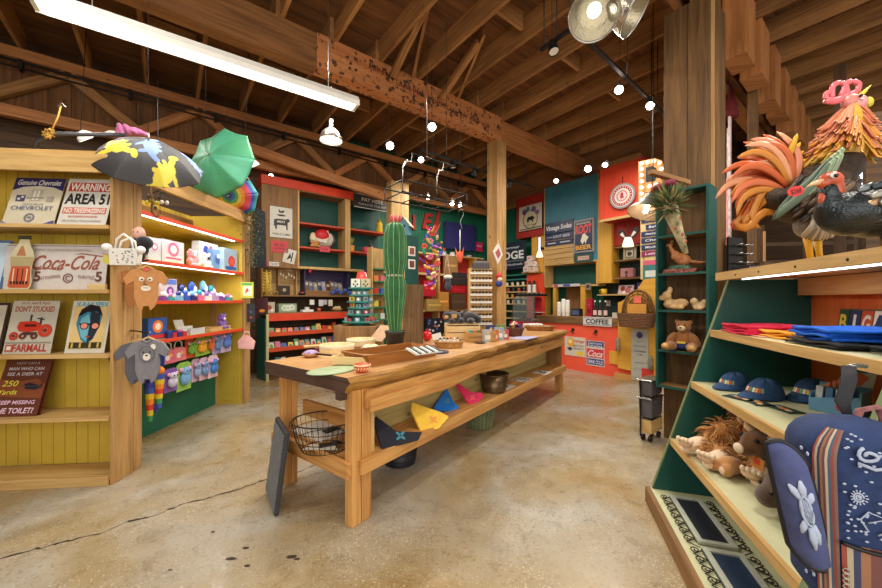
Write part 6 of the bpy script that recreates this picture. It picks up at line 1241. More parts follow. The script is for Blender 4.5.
P = onKp(622, .2); single(MB().cyl((0, 0, 0), .045, .16, pt((210, 210, 214))), 'white_canister', 'slim white canister on the counter near the gate', 'canister', P, yc)
P = onKp(577, .36); single(MB().box(-.1, .1, -.06, .06, 0, .16, pt((36, 36, 40))).box(-.08, .08, -.065, -.06, .03, .13, pt((70, 90, 130))), 'card_reader', 'small black till box between cups and bags', 'till', P, yc)
# --- glass pastry case left of the counter
P = G.p(6.85, 5.62); kc = P.y / FP
t = thing('pastry_case', 'glass-fronted pastry case with a black frame on a low cabinet', 'display case', (P.x, P.y, 0), yc)
MB().box(-.22, .5, -.2, .4, 0, .93, M_redd).build('cabinet_base', None, t)
zt3 = CH - (296 - CV) * kc * .95; 
MB().box(-.2, .48, -.0, .36, zt3, zt3 + .05, M_black).build('top_frame', None, t)
gl = mat('case_glass', (210, 225, 230), .05, trans=.85, var=.0)
MB().prism([(-.2, .935), (.48, .935), (.46, zt3), (-.14, zt3)], .008, gl, None, -.12).build('front_glass', None, t)
for x0, x1 in ((-.21, -.15), (.49, .47)): MB().beam((x0, -.13, .93), (x1, -.12, zt3), .012, .012, M_steel).build('frame_bar', None, t)
MB().box(-.18, .46, .0, .34, 1.15, 1.158, M_white).build('glass_shelf', None, t)
for k in range(11): MB().cyl((-.16 + .065 * k, .1, zt3 + .05), .026, .03, pt((40, 40, 44)) if k % 2 else pt((120, 120, 124)), 12).build('cup_lid', None, t)
rs = random.Random(3)
for k in range(4): MB().ell((-.12 + .13 * k, .15, .975), (.055, .09, .035), pt(rs.choice([(206, 120, 110), (226, 200, 150), (190, 60, 70), (236, 226, 214)])), 12, 8).build('pastry', None, t)
MB().box(.12, .34, .3, .33, .95, zt3 - .03, pt((196, 40, 60))).build('red_insert', None, t)
P = G.p(7.9, 6.9); SF = Fr(P.x, P.y, 0, yc)
sx = lambda u, y=-.25: SF.hit(u, CV, y).x
sz = lambda u, v, y=-.25: SF.hit(u, v, y).z
xa, xb = sx(499), sx(528)
t = thing('can_shelving', 'cream-edged green shelving stocked with cans beside the big post', 'shelving', SF.o, yc)
MB().box(xa, xb, -.02, .0, .0, sz(515, 269), M_teal).box(xb, xb + .03, -.25, .0, 0, sz(528, 269), W_shelf).build('back_panel', None, t)
rows2 = [274.5, 279, 285.5, 291.5, 297.5, 303.5, 311, 318]
zr_ = []
for v in rows2: z = sz(515, v); zr_.append(z); MB().box(xa, xb, -.25, -.021, z - .03, z, M_tealL if v < 284 else W_pale).build('shelf', None, t)
rs = random.Random(41)
for i in (2, 3, 4, 5):
    for j in range(4):
        u = 507 + 5.3 * j + i % 2; cn, cc = [('red', (206, 60, 50)), ('cream', (236, 222, 180)), ('yellow', (226, 190, 70)), ('dark', (50, 56, 60)), ('white', (230, 232, 228)), ('orange', (226, 130, 60))][(i * 2 + j * 3) % 6]
        c = thing('food_can', '%s can on shelf %d of the cream-edged shelving, place %d from the big post' % (cn, i - 1, j + 1), 'can', SF.p(sx(u, -.2), -.19, zr_[i] + .001), 0, 'cans on the cream-edged shelving')
        MB().cyl((0, 0, 0), .038, .09, pt(cc, .3), 16).build('can_body', None, c); MB().cyl((0, 0, .09), .036, .006, M_steel, 16).build('can_lid', None, c)
a, b, z0, z1 = SF.rect(489, 243, 525, 270, -.3)
printed('dark_sign', 'dark navy FUDGE sign partly behind the big post', 'sign', SF, (a + b) / 2, -.28, z0, b - a, z1 - z0, .02, (34, 46, 62), [('t', 'Gourmet', .2, .62, .2, .5, (200, 214, 220), .4), ('t', 'FUDGE', .05, .05, .56, .86, (226, 232, 232), 0, .03), ('t', 'Handmade', .45, -.62, .16, .4, (190, 200, 210)), ('r', -.9, -.4, .9, -.36, (120, 140, 150)), ('r', -.2, -.9, -.14, -.45, (200, 210, 220)), ('r', -.05, -.9, .01, -.45, (200, 210, 220))])
P = SF.p(sx(531), -.25, sz(531, 272)); kk = P.y / FP
t = thing('ledge', 'pale ledge beside the FUDGE sign with paper packages', 'ledge', P, yc); MB().box(-8 * kk, 9 * kk, -.12, .25, -.03, 0, W_shelf).build('ledge_board', None, t)
rs = random.Random(8)
for k, (dx, dz_, lb) in enumerate([(-4, 0, 'lower pale printed paper package on the ledge'), (3, 0, 'pale printed package beside the lower one'), (-2.5, 5.5, 'middle white package with pink print in the pile'), (3.5, 5.5, 'white package with orange print beside the middle one'), (0, 11, 'topmost white package of the pile by the FUDGE sign')]):
    single(MB().box(-3.2 * kk, 3.2 * kk, -.07, .07, 0, 5 * kk, pt((224, 216, 208))).box(-2 * kk, 2 * kk, -.072, -.07, 1.5 * kk, 3.3 * kk, pt(rs.choice([(226, 150, 140), (230, 170, 120)]))), 'paper_package', lb, 'package', P + V((dx * kk, -.04 + .01 * k, dz_ * kk + .002)), yc + rs.uniform(-.3, .3), 'paper packages on the ledge', bevel=.012)
a, b, z0, z1 = SF.rect(527, 274, 545, 300, -.26); struct(MB().box(a, b, -.27, -.25, .6, z1, M_red), 'wall_red_panel', None, SF.o, yc)
for k, u in enumerate((530, 534.8)):
    P = SF.p(sx(u, -.34), -.36, zt3 + .11); t = thing('white_bottle', ['white bottle with a black cap nearer the big post', 'white bottle with a black cap nearer the coffee counter'][k], 'bottle', P, 0, 'white bottles with black caps')
    MB().cyl((0, 0, 0), .05, .2, M_white, 20).build('bottle', None, t); MB().lathe([(.045, .2), (.03, .24), (.03, .3), (.0001, .3)], M_black, 16).build('cap', None, t)
    MB().box(-.07, .07, -.07, .07, -.03, -.0, W_shelf).build('stand', None, t)
# --- wall side: framed red sign, blue cabinet, shelves
WC = Fr(*G.p(7.6, 7.0).to_tuple()[:2], 0, yc)           # hanging cabinets' front plane, x to the camera side
def wz(u, v, y=0): return WC.hit(u, v, y).z
def wx(u, y=0): return WC.hit(u, CV, y).x
def onW(lb, nm, cat, u0, v0, u1_, v1, y, bg, els, d=.01, **kw): return onK(lb, nm, cat, u0, v0, u1_, v1, y, bg, els, d, WC, **kw)
a, b, z0, z1 = WC.rect(519, 200, 543, 232, .1)
struct(MB().box(a - .1, b + .25, .12, .38, z0 - .12, z1 + .12, M_redd), 'wall_bulkhead', None, WC.o, yc)
onW('framed sign with a black bear and wreath on a cream ground', 'bear_sign', 'sign', 520, 205, 543, 230, .11, (220, 212, 190), [('o', 0, -.15, .58, .66, (120, 110, 90)), ('e', 0, -.15, .55, .6, (206, 196, 160)), ('p', [(-.3, -.15), (-.2, .05), (.2, .08), (.34, -.02), (.36, -.15), (.26, -.2), (.24, -.4), (.16, -.4), (.1, -.22), (-.1, -.22), (-.14, -.4), (-.24, -.4)], (30, 30, 34)), ('e', -.5, .5, .2, .2, (90, 70, 130)), ('e', -.2, .7, .16, .18, (60, 120, 110)), ('e', .3, .6, .2, .2, (110, 80, 140)), ('e', .6, .3, .18, .16, (130, 100, 150)), ('t', 'BLACK BEAR', 0, -.6, .14, .5, (70, 60, 50)), ('r', -.9, -.92, .9, -.84, (60, 50, 40))], edge=(40, 34, 34), d=.04)
struct(MB().box(wx(527), wx(542), .2, .38, .9, z0 - .12, W_yellow), 'column_ochre', None, WC.o, yc)
P = WC.p(wx(540), -.02, wz(540, 257)); kk = P.y / FP
t = thing('wall_sconce', 'small lit sconce with a pale shade and glowing tube', 'sconce', P, yc); MB().lathe([(.09, 0), (.05, .14), (.0001, .14)], emis('shade_lit', (1, .85, .62), 1.3), 20).build('shade', None, t); MB().cyl((0, 0, .14), .018, .36, emis('blue_tube', (.6, .75, 1), 3)).build('tube', None, t); MB().box(-.03, .03, .02, .21, .2, .26, M_black).build('bracket', None, t)
a, b = wx(545), wx(598)
zt_, zbb, zbs, zbo = wz(571, 181), wz(571, 262), wz(571, 266), wz(571, 285)
bc = thing('blue_cabinet', 'tall blue beadboard wall cabinet over the coffee counter', 'cabinet', WC.o, yc)
mb = MB(); bead(mb, a, b, .0, wz(571, 231), zt_, M_blueb, .07); bead(mb, wx(574.5), b, 0.0, zbb, wz(571, 231), M_blueb, .07); mb.build('beadboard_front', None, bc)
mb = MB(); zz = zbb
while zz < wz(571, 231) - .05: mb.box(a, wx(574), -.012, .012, zz, zz + .105, W_shelf); mb.box(a, wx(574), -.002, .012, zz + .105, zz + .12, W_mid); zz += .12
mb.build('slat_front', None, bc)
MB().box(a - .02, a, -.01, .38, zbo, zt_, W_shelf).box(b, b + .02, -.01, .38, zbo, zt_, W_shelf).build('cabinet_side', None, bc)
MB().box(a, b, -.01, .38, zbb - .04, zbb, W_shelf).build('shelf', None, bc); MB().box(a, b, -.01, .38, zbo - .04, zbo, W_shelf).build('shelf', None, bc)
MB().box(a, b, .36, .38, zbo, zbb - .04, M_teal).build('back_panel', None, bc)
NVb = (38, 52, 96)
for (v0, v1, els, lb) in [(221.5, 232.5, [('t', 'Vintage Sodas', 0, 0, .8, .9, (226, 228, 232), .1, .03)], 'navy Vintage Sodas board at the top of the soda menu'), (233.5, 239, [('t', 'ROOT BEER', .2, 0, .9, .6, (220, 222, 226)), ('r', -.9, -.1, -.5, .1, (200, 200, 210))], 'navy menu board just under the Vintage Sodas board'), (240, 245, [('r', -.8, -.2, -.2, .2, (210, 212, 220)), ('r', .1, -.2, .8, .2, (210, 212, 220))], 'lowest navy menu board on the pale slats')]:
    onW(lb, 'menu_board', 'menu board', 545.5, v0, 573.5, v1, -.02, NVb, els, d=.02)
onW('framed root beer poster with red lettering and a white rider', 'soda_poster', 'poster', 574.5, 219.5, 594.5, 252.5, -.02, (150, 150, 150), [('r', -.86, -.9, .86, .9, (30, 46, 80)), ('t', 'ROUGHRIDER', 0, .78, .1, .7, (230, 220, 190)), ('t', 'ROOT', .0, .42, .5, .84, (226, 70, 50), .1, .04), ('p', [(-.3, -.3), (-.1, .1), (.1, .16), (.3, .0), (.5, -.1), (.3, -.3), (.2, -.5), (.1, -.3), (-.1, -.5)], (232, 226, 206)), ('t', 'BEER', 0, -.68, .26, .8, (228, 170, 60), 0, .03)], edge=(170, 140, 110), d=.03)
onW('small teal plaque with an orange oval soda badge', 'plaque', 'plaque', 575, 254, 593, 262, -.02, (26, 90, 90), [('r', -.7, -.6, .7, .6, (150, 60, 40)), ('r', -.6, -.46, .6, .46, (200, 190, 170)), ('t', 'SODAS', 0, 0, .5, .5, (150, 50, 40))], d=.02)
onW('tiny red and blue sticker strip under the blue cabinet', 'sticker_strip', 'strip', 553, 284, 580, 286.5, -.012, (226, 226, 230), [('r', -.9, -.8, -.6, .8, (206, 60, 60)), ('r', -.2, -.8, .3, .8, (60, 90, 170))], d=.004)
for k in range(3): 
    pass
mb = MB().box(wx(553), wx(556), .0, .1, Hc * 0, zbo - .045, W_yellow).box(wx(580.5), wx(585), .0, .3, 0, zbo - .045, W_yellow)
tag(mb.build('backbar_posts', M=WC.M.copy()), 'pair of ochre posts carrying the blue cabinet behind the counter', 'post')
struct(MB().box(wx(558), wx(580), .36, .39, 0, zbo - .05, W_mid), 'wall_backbar', None, WC.o, yc)
onW('small grey plaque with black emblem on the ochre post', 'plaque', 'plaque', 586, 283, 591, 290, -.0, (150, 140, 124), [('e', 0, 0, .6, .6, (40, 40, 44))], d=.02)
MBs = MB().box(wx(596), wx(611.5), .0, .39, wz(604, 283), wz(604, 178), W_yellow)
struct(MBs, 'column_plywood', None, WC.o, yc)
a, b = wx(600, -.36), wx(641, -.36)
struct(MB().box(a, b, -.35, .3, wz(620, 218.5, -.3), wz(620, 162, -.3), M_redd), 'wall_red_box', None, WC.o, yc)
mb = MB(); bead(mb, a, b, -.36, wz(620, 216.5, -.36), wz(620, 164, -.36), M_red, .1); struct(mb, 'wall_red_panelling', None, WC.o, yc)
struct(MB().box(a, b + .05, -.39, -.35, wz(620, 219, -.36), wz(620, 216.5, -.36), W_shelf).box(a, b, -.42, -.3, wz(620, 164, -.36), wz(620, 160, -.36), W_mid), 'trim_1', None, WC.o, yc)
q = WC.hit(622.5, 196, -.42); P = WC.p(q.x, -.44, q.z); kk = P.y / FP
t = thing('round_sign', 'round grey-rimmed sign with red rings hung on the red panelling', 'sign', P, yc)
r0 = 12.5 * kk
mb = MB().disc(0, 0, r0, r0, 0, .05, pt((150, 146, 150), .3), n=40); mb.build('rim', None, t)
mb = MB().disc(0, 0, r0 * .86, r0 * .86, -.004, .003, pt((226, 220, 212)), n=40).ring(0, 0, r0 * .6, r0 * .8, -.006, .002, pt((170, 50, 60)), n=40).disc(0, 0, r0 * .5, r0 * .5, -.006, .002, pt((220, 200, 196)), n=32).ring(0, 0, r0 * .36, r0 * .42, -.008, .002, pt((190, 90, 96)), n=32)
for k in range(22): a_ = 6.283 * k / 22; mb.disc(cos(a_) * r0 * .7, sin(a_) * r0 * .7, .012, .012, -.009, .002, pt((236, 222, 216)), n=6)
mb.prism([(-.15 * r0, -.2 * r0), (.15 * r0, -.2 * r0), (.1 * r0, .2 * r0), (0, .3 * r0), (-.1 * r0, .2 * r0)], .002, pt((180, 60, 70)), None, -.009); mb.build('sign_face', None, t)
MB().tube([(0, .01, r0), (0, .03, r0 + 7 * kk)], .006, M_black, 6).build('hanging_cord', None, t)
struct(MB().box(wx(611, .1), wx(642, .1), .1, .14, wz(625, 245, .1), wz(625, 219, .1), M_redd), 'wall_red_niche', None, WC.o, yc)
t = thing('niche_shelving', 'dark green-backed niche shelves beside the soda menu strips', 'shelving', WC.o, yc); a, b = wx(611.8, .1), wx(640.5, .1)
MB().box(a, b, .35, .38, .9, wz(625, 245, .1), mat('dark_green', (20, 50, 44), .6)).build('back_panel', None, t)
zn = []
for v in (246, 259.5, 277.5): z = wz(625, v, .1); zn.append(z); MB().box(a, b, .08, .35, z - .03, z, W_mid).build('shelf', None, t)
a5, b5 = wx(598, .1), wx(645, .1); z = wz(622, 294, .1); zn.append(z); MB().box(a5, b5, .06, .35, z - .03, z, W_shelf).build('shelf', None, t); MB().box(a5, b5, .35, .38, .9, wz(625, 280, .1), mat('dark_green2', (18, 46, 40), .6)).build('back_panel', None, t)
P = WC.p(wx(629, .15), .15, zn[1] + .001); kk = P.y / FP
printed('framed_picture', 'cream square framed picture standing on the niche shelf', 'picture', WC, wx(630, .2), .18, zn[1] + .002, 12.5 * kk, 12 * kk, .03, (206, 196, 170), [('r', -.7, -.7, .7, .7, (120, 112, 96)), ('r', -.55, -.55, .55, .55, (222, 214, 190)), ('e', 0, -.05, .36, .34, (70, 60, 50))])
t = thing('pink_tin', 'dusty pink tin box with a round emblem in the niche', 'tin', WC.p(wx(627, .15), .12, zn[2] + .001), yc); MB().box(-6.3 * kk, 6.3 * kk, 0, .16, 0, 9.5 * kk, pt((190, 128, 130))).build('tin_body', None, t, bevel=.02); MB().disc(0, 5 * kk, .035, .035, -.003, .002, pt((90, 60, 66))).box(-.02, .02, -.003, -.001, 0, 3 * kk, pt((90, 60, 66))).build('emblem', None, t)
t = thing('yellow_mug', 'bright yellow mug on the shelf above the syrup bottles', 'mug', WC.p(wx(604, .15), .15, zn[3] + .001), 0); MB().lathe([(.0001, 0), (.06, 0), (.065, .12), (.058, .12), (.055, .01), (.0001, .01)], pt((240, 196, 30), .3), 24).build('mug_body', None, t); MB().tube([(-.06, 0, .1), (-.1, 0, .09), (-.1, 0, .04), (-.06, 0, .03)], .01, pt((240, 196, 30), .3), 8).build('handle', None, t)
printed('picture_book', 'red and white patterned book lying open in the lower niche', 'book', WC, wx(624, .15), .2, zn[3] + .002, 15 * kk, 9.5 * kk, .04, (214, 190, 186), [('e', -.4, .2, .3, .4, (150, 50, 60)), ('e', .3, -.2, .36, .4, (180, 90, 90)), ('r', .2, .4, .8, .7, (90, 40, 50)), ('e', -.2, -.6, .2, .2, (240, 236, 230))], tilt=.3)
printed('purple_pack', 'small purple pack at the end of the lower niche shelf', 'pack', WC, wx(639, .15), .2, zn[3] + .002, 6 * kk, 11 * kk, .05, (70, 50, 120), [('r', -.6, -.4, .6, .3, (200, 200, 220))])
onW('white light switch plate behind the syrup bottles', 'switch_plate', 'switch', 606.5, 300.5, 610.5, 306, .34, (216, 206, 190), [('r', -.2, -.4, .2, .4, (120, 110, 100))], d=.006)
P = WC.p(wx(628, -.3), -.3, wz(628, 246.5, -.3)); kk = P.y / FP
t = thing('eared_lamp', 'hanging lamp with a pale cone shade and black and white ears', 'lamp', P, yc)
MB().lathe([(5.3 * kk, 0), (4.9 * kk, 3 * kk), (3 * kk, 9 * kk), (.0001, 9.5 * kk)], emis('cone_lit', (1, .93, .72), .9), 24).build('cone_shade', None, t)
for sx_ in (-1, 1):
    MB().prism([(sx_ * 1 * kk, 8 * kk), (sx_ * 5 * kk, 17 * kk), (sx_ * 9 * kk, 19 * kk), (sx_ * 10 * kk, 14 * kk), (sx_ * 6 * kk, 9 * kk)], .03, pt((40, 38, 42))).prism([(sx_ * 2.5 * kk, 9.5 * kk), (sx_ * 5.5 * kk, 15 * kk), (sx_ * 8 * kk, 13 * kk), (sx_ * 5 * kk, 10 * kk)], .002, pt((222, 214, 206)), None, -.003).build('ear', None, t)
MB().tube([(0, 0, 9 * kk), (0, 0, 28 * kk)], .006, M_black, 6).build('cord', None, t)
MW = Fr(*G.p(6.95, 3.6).to_tuple()[:2], 0, yc)
xs0, xs1 = MW.hit(640, CV, 0).x, MW.hit(660, CV, 0).x
struct(MB().box(xs0, xs1 + .1, .02, .06, MW.hit(650, 279, 0).z, MW.hit(650, 206, 0).z, W_pale), 'wall_menu_board', None, MW.o, yc)
for k, (v, tx) in enumerate([(219.5, 'Espresso'), (226.5, 'Bold'), (233.5, 'Americano'), (240, 'Chai'), (247, 'Mocha'), (253.5, 'Latte')]):
    onK('%s menu strip lettered %s on the pale drinks board' % ('crimson' if k == 5 else 'navy', tx), 'menu_strip', 'menu board', 641.5 if k != 1 else 646, v - 2.6, 660, v + 2.6, .015, NVb if k != 5 else (150, 40, 90), [('t', tx, .15, 0, .9, .7, (226, 228, 232), .1)], d=.012, fr=MW)
printed('pink_awning', 'little pink and teal awning box under the drinks board', 'box', MW, MW.hit(652, CV, 0).x, -.06, MW.hit(652, 279, 0).z, .26, .34, .07, (60, 130, 130), [('r', -1, .5, 1, 1, (210, 90, 120)), ('r', -.7, -.8, .7, -.1, (206, 216, 206))])
P = at(645, 213, 4.3); kk = P.y / FP
t = thing('bell_pendant', 'dark bell-shaped lamp with a wide cream inside near the marquee letter', 'lamp', P, 0)
Mt = Euler((R(-6), R(22), 0)).to_matrix().to_4x4()
MB().lathe([(17 * kk, 0), (15 * kk, 3 * kk), (9 * kk, 9 * kk), (6.5 * kk, 16 * kk), (5 * kk, 17 * kk), (5.5 * kk, 20 * kk), (.0001, 21 * kk)], pt((70, 66, 60), .4), 36, Mt).build('shade', None, t)
MB().lathe([(16.6 * kk, .004), (14.6 * kk, 3 * kk - .01), (8.6 * kk, 8.8 * kk), (.0001, 12 * kk)], pt((222, 190, 150), .4), 36, Mt).build('shade_lining', None, t)
MB().cyl((0, 0, .5 * kk), .025, .1, M_cool, 14, M=Mt).build('bulb', None, t); MB().tube([Mt @ V((0, 0, 21 * kk)), (.1, 0, 45 * kk), (.1, 0, 5.15 - P.z)], .006, M_black, 6).build('cord', None, t)
P = at(651, 184, 4.9); kk = P.y / FP; Mq = Fr(P.x, P.y, P.z, yc + R(15))
t = thing('marquee_letter', 'wooden marquee letter R studded with glowing bulbs', 'marquee letter', P, Mq.yaw)
hm = 25 * kk; wm_ = 22 * kk
polyR = [(-.5, -1), (-.22, -1), (-.22, -.3), (.05, -.3), (.3, -1), (.56, -1), (.28, -.22), (.5, .05), (.55, .5), (.42, .85), (.15, 1), (-.5, 1)]
outer = [(x * wm_, z * hm) for x, z in polyR]
MB().tube([(0, .07, hm), (0, .07, 5.15 - P.z)], .005, M_black, 5).build('cord', None, t)
MB().prism(outer, .06, wood('marquee_ply', (190, 130, 80), (226, 172, 116), .5)).build('letter_body', None, t)
MB().prism([(x * wm_, z * hm) for x, z in [(-.2, .1), (.15, .1), (.25, .35), (.2, .6), (.05, .7), (-.2, .7)]], .004, pt((30, 36, 34)), None, -.004).build('counter_hole', None, t)
for (x, z) in [(-.36, -.85), (-.36, -.6), (-.36, -.35), (-.36, -.1), (-.36, .15), (-.36, .4), (-.36, .65), (-.36, .87), (-.12, .87), (.12, .87), (.33, .75), (.41, .5), (.38, .2), (.2, -.08), (-.05, -.1), (.2, -.45), (.33, -.8)]:
    MB().ell((x * wm_, -.025, z * hm), .026, emis('bulb_lit', (1, .82, .55), 1.8) if 'bulb_lit' not in bpy.data.materials else bpy.data.materials['bulb_lit'], 10, 8).build('bulb', None, t)
# ================================================================ teal shelf on the old pillar
PS = Fr(*G.p(3.885, 1.485).to_tuple()[:2], 0, yc)        # x towards camera, y into shelf
wS, dS = .445, .235
zT = [2.52, 2.09, 1.715, 1.352, .955, .60]
ps = thing('teal_shelf', 'narrow teal-edged open shelf fixed to the old pillar', 'shelf', PS.o, yc)
MB().box(0, .022, 0, dS, zT[5] - .03, zT[0], M_teal).build('side_panel', None, ps); MB().box(wS - .022, wS, 0, dS, zT[5] - .03, zT[0], M_teal).build('side_panel', None, ps)
MB().box(.0225, wS - .0225, dS - .015, dS, zT[5], zT[0] - .02, W_pillar).build('back_panel', None, ps)
for k, z in enumerate(zT):
    s_ = MB().box(.0225, wS - .0225, .014, dS - .016, z - .02, z, M_teal if k == 0 else W_mid).build('shelf', None, ps); MB().box(.0225, wS - .0225, .0, .0135, z - .022, z, M_teal).build('front_edge', None, s_)
def pS(u, y, k): return PS.p(PS.hit(u, CV, y).x, y, zT[k] + .001)
P = PS.p(wS * .55, .08, zT[2] + .001)
t = thing('animal_sculpture', 'ginger long-tailed animal sculpture on a jewelled base, in the pillar shelf', 'sculpture', PS.p(wS * .47, .08, zT[2] + .001), yc); t.scale = (.95, .95, 1.12)
MB().prism([(-.17, 0), (.12, 0), (.14, .03), (-.15, .035)], .09, mat('jewelled', (150, 90, 80), .3, var=.9, ns=60), None, -.05).build('base', None, t, bevel=.006)
MB().prism([(-.13, .035), (.1, .03), (.06, .065), (-.09, .07)], .07, mat('jewelled_green', (80, 110, 90), .3, var=.9, ns=60), None, -.04).build('upper_base', None, t)
blob('body', [((.0, 0, .12), (.08, .045, .05), (0, .25, 0)), ((-.06, 0, .155), (.04, .035, .045)), ((-.095, 0, .2), (.022, .022, .045), (0, -.5, 0)), ((-.12, 0, .25), (.032, .02, .018), (0, .3, 0)), ((-.1, -.01, .28), (.008, .006, .028)), ((-.09, .015, .28), (.008, .006, .028)), ((.02, -.02, .09), (.05, .03, .03)), ((-.08, -.03, .15), (.012, .012, .03)), ((.1, 0, .09), (.08, .014, .014), (0, .15, 0)), ((.17, 0, .08), (.07, .009, .009), (0, -.1, 0))], mat('ginger', (164, 104, 56), .5, var=.2, ns=20), t, .006)
P = PS.p(wS * .46, .07, zT[3] + .001)
t = thing('wood_carving', 'cream and brown carved lizard-like figure in the pillar shelf', 'carving', P, yc); t.scale = (1.25, 1.2, 1.4)
blob('body', [((-.06, 0, .04), (.07, .035, .035)), ((-.1, -.01, .1), (.035, .03, .035), (0, .6, 0)), ((-.13, -.02, .085), (.04, .02, .02)), ((-.08, .0, .14), (.02, .02, .025)), ((-.02, -.03, .02), (.05, .03, .02)), ((.0, 0, .05), (.05, .03, .03))], mat('carved_cream', (206, 168, 116), .5, var=.35, ns=25), t, .006)
P = PS.p(wS * .8, .07, zT[3] + .001)
t = thing('wood_carving', 'small low cream carving nearer the shelf side', 'carving', P, yc); t.scale = (1.1, 1.1, 1.4)
blob('body', [((.0, 0, .03), (.06, .03, .028)), ((-.04, -.01, .06), (.03, .025, .025)), ((.04, -.01, .055), (.03, .02, .02)), ((.0, -.03, .015), (.04, .02, .015))], mat('carved_cream', (206, 176, 130), .5, var=.35, ns=25), t, .006)
P = PS.p(wS * .5, .06, zT[4] + .001)
t = thing('teddy_bear', 'brown teddy bear in blue shorts seated in the pillar shelf', 'plush toy', P, yc)
M_ted = mat('teddy_fur', (156, 98, 44), .95, var=.25, ns=50, sheen=.4, bump=.5)
blob('body', [((0, .03, .11), (.075, .06, .1)), ((0, .01, .235), (.065, .058, .06)), ((-.055, .01, .28), (.024, .016, .024)), ((.055, .01, .28), (.024, .016, .024)), ((-.1, -.01, .11), (.035, .035, .075), (0, .5, 0)), ((.1, -.01, .11), (.035, .035, .075), (0, -.5, 0)), ((-.085, -.06, .045), (.045, .08, .042), (0, 0, -.35)), ((.085, -.06, .045), (.045, .08, .042), (0, 0, .35))], M_ted, t, .008)
MB().ell((0, -.045, .222), (.034, .028, .026), pt((226, 196, 150), .8)).ell((0, -.073, .228), (.011, .008, .008), pt((30, 24, 22))).build('muzzle', None, t)
eyes(t, (-.024, -.042, .256), .006)
MB().ell((0, .02, .05), (.088, .07, .045), pt((44, 56, 110), .9), 18, 10).build('shorts', None, t); MB().box(-.035, .035, -.056, -.05, .075, .095, pt((226, 190, 60))).build('belt_badge', None, t)
for sx_ in (-1, 1): MB().lathe([(.0001, 0), (.036, 0), (.0001, .01)], pt((210, 160, 96), .9), 14, Matrix.Translation((sx_ * .108, -.132, .045)) @ Matrix.Rotation(pi / 2, 4, 'X')).build('foot_pad', None, t)
p0, p1 = at(686, 254, 3.05), at(667, 200, 3.0)
t = thing('flower_cone', 'dried flower bouquet in a long patterned paper cone slung from the pillar shelf', 'bouquet', p0)
d = p1 - p0; zax = d.normalized(); xax = V((1, 0, 0)); yax = zax.cross(xax).normalized(); xax = yax.cross(zax); M = Matrix(((xax.x, yax.x, zax.x, 0), (xax.y, yax.y, zax.y, 0), (xax.z, yax.z, zax.z, 0), (0, 0, 0, 1))); Lc_ = d.length
MB().lathe([(.0001, 0), (.02, .005), (.066, Lc_ * .95), (.062, Lc_ * .95), (.012, .02)], mat('paper_cone', (196, 184, 146), .7, var=.3, ns=18), 24, M).build('paper_cone', None, t)
mb = MB()
for k in range(9): a_ = k * 2.4; f = .15 + .07 * k; r_ = .02 + .047 * f; c = M @ V((r_ * cos(-1.6 + .8 * sin(k)), r_ * sin(-1.6 + .8 * sin(k)), Lc_ * f)); mb.ell(c, (.012, .008, .016), pt((186, 90, 60) if k % 2 else (120, 130, 80)), 8, 6)
mb.build('printed_flowers', None, t)
rs = random.Random(19); mb = MB(); mf = MB()
for k in range(420):
    th, ph = rs.uniform(0, 6.28), abs(rs.gauss(0, .85)); l = rs.uniform(.08, .24); dd = V((sin(ph) * cos(th), sin(ph) * sin(th), cos(ph))); b0 = V((0, 0, Lc_ * .88)); e = b0 + dd * l
    mb.tube([M @ b0, M @ (b0 + dd * l * .6), M @ e], [.004, .012, .001], pt(rs.choice([(60, 84, 44), (84, 104, 56), (110, 116, 70), (50, 70, 40), (150, 130, 80)]), .8), 4, flat=.35)
for k in range(7):
    th, ph = rs.uniform(0, 6.28), rs.uniform(.2, .8); dd = V((sin(ph) * cos(th), sin(ph) * sin(th), cos(ph))); mf.ell(M @ (V((0, 0, Lc_ * .88)) + dd * .2), (.032, .032, .026), pt(rs.choice([(130, 30, 60), (150, 50, 80), (120, 40, 50)])), 10, 7, fn=lambda a, z: 1 + .15 * sin(6 * a))
mb.build('foliage', None, t); mf.build('dark_red_flowers', None, t)
MB().tube([M @ V((.05, 0, Lc_ * .85)), M @ V((.1, .05, Lc_ + .05)), (PS.p(wS * .6, -.01, 2.53) - p0)], .006, W_mid, 6).build('cord', None, t)
pa, pb = at(650, 172, 2.98), at(688, 183, 3.12)
single(MB().beam((0, 0, 0), tuple(pb - pa), .05, .035, W_mid), 'wooden_stick', 'rough stick jutting out above the flower cone', 'stick', pa)
zb0 = 0
for k, (v0, v1, lb, c1) in enumerate([(385, 401, 'upper grey enamel bin with chrome rim beside the old pillar', 0), (404, 424, 'lower grey enamel bin with chrome rim beside the old pillar', 0)]):
    a = at(654, v1, 3.42); z0 = a.z; z1 = CH - (v0 - CV) * 3.42 / FP
    P = G.p(3.98, 1.56); t = thing('enamel_bin', lb, 'bin', (P.x, P.y, z0), yc, 'grey bins beside the pillar')
    MB().box(-.07, .05, -.12, .14, 0, z1 - z0, pt((92, 88, 94), .3), top=(1.1, 1.1)).build('bin_body', None, t, bevel=.012); MB().box(-.085, .062, -.15, .16, z1 - z0, z1 - z0 + .012, M_steel).build('rim', None, t, bevel=.004)
    MB().tube([(-.07, -.03, .02), (-.095, -.02, (z1 - z0) * .6), (-.08, .03, (z1 - z0) * .8)], .006, M_iron, 6).build('handle', None, t)
a = at(658, 444, 3.42); z1 = CH - (426 - CV) * 3.42 / FP; P = G.p(3.98, 1.56)
t = thing('bin_trolley', 'small wooden crate trolley under the grey enamel bins', 'trolley', (P.x, P.y, 0), yc)
MB().box(-.06, .05, -.13, .14, .09, .22, W_shelf).build('crate', None, t, bevel=.004)
for y in (-.14, .15): MB().box(-.055, -.045, y - .008, y + .008, .05, CH - (385 - CV) * 3.42 / FP, M_black).build('frame_post', None, t)
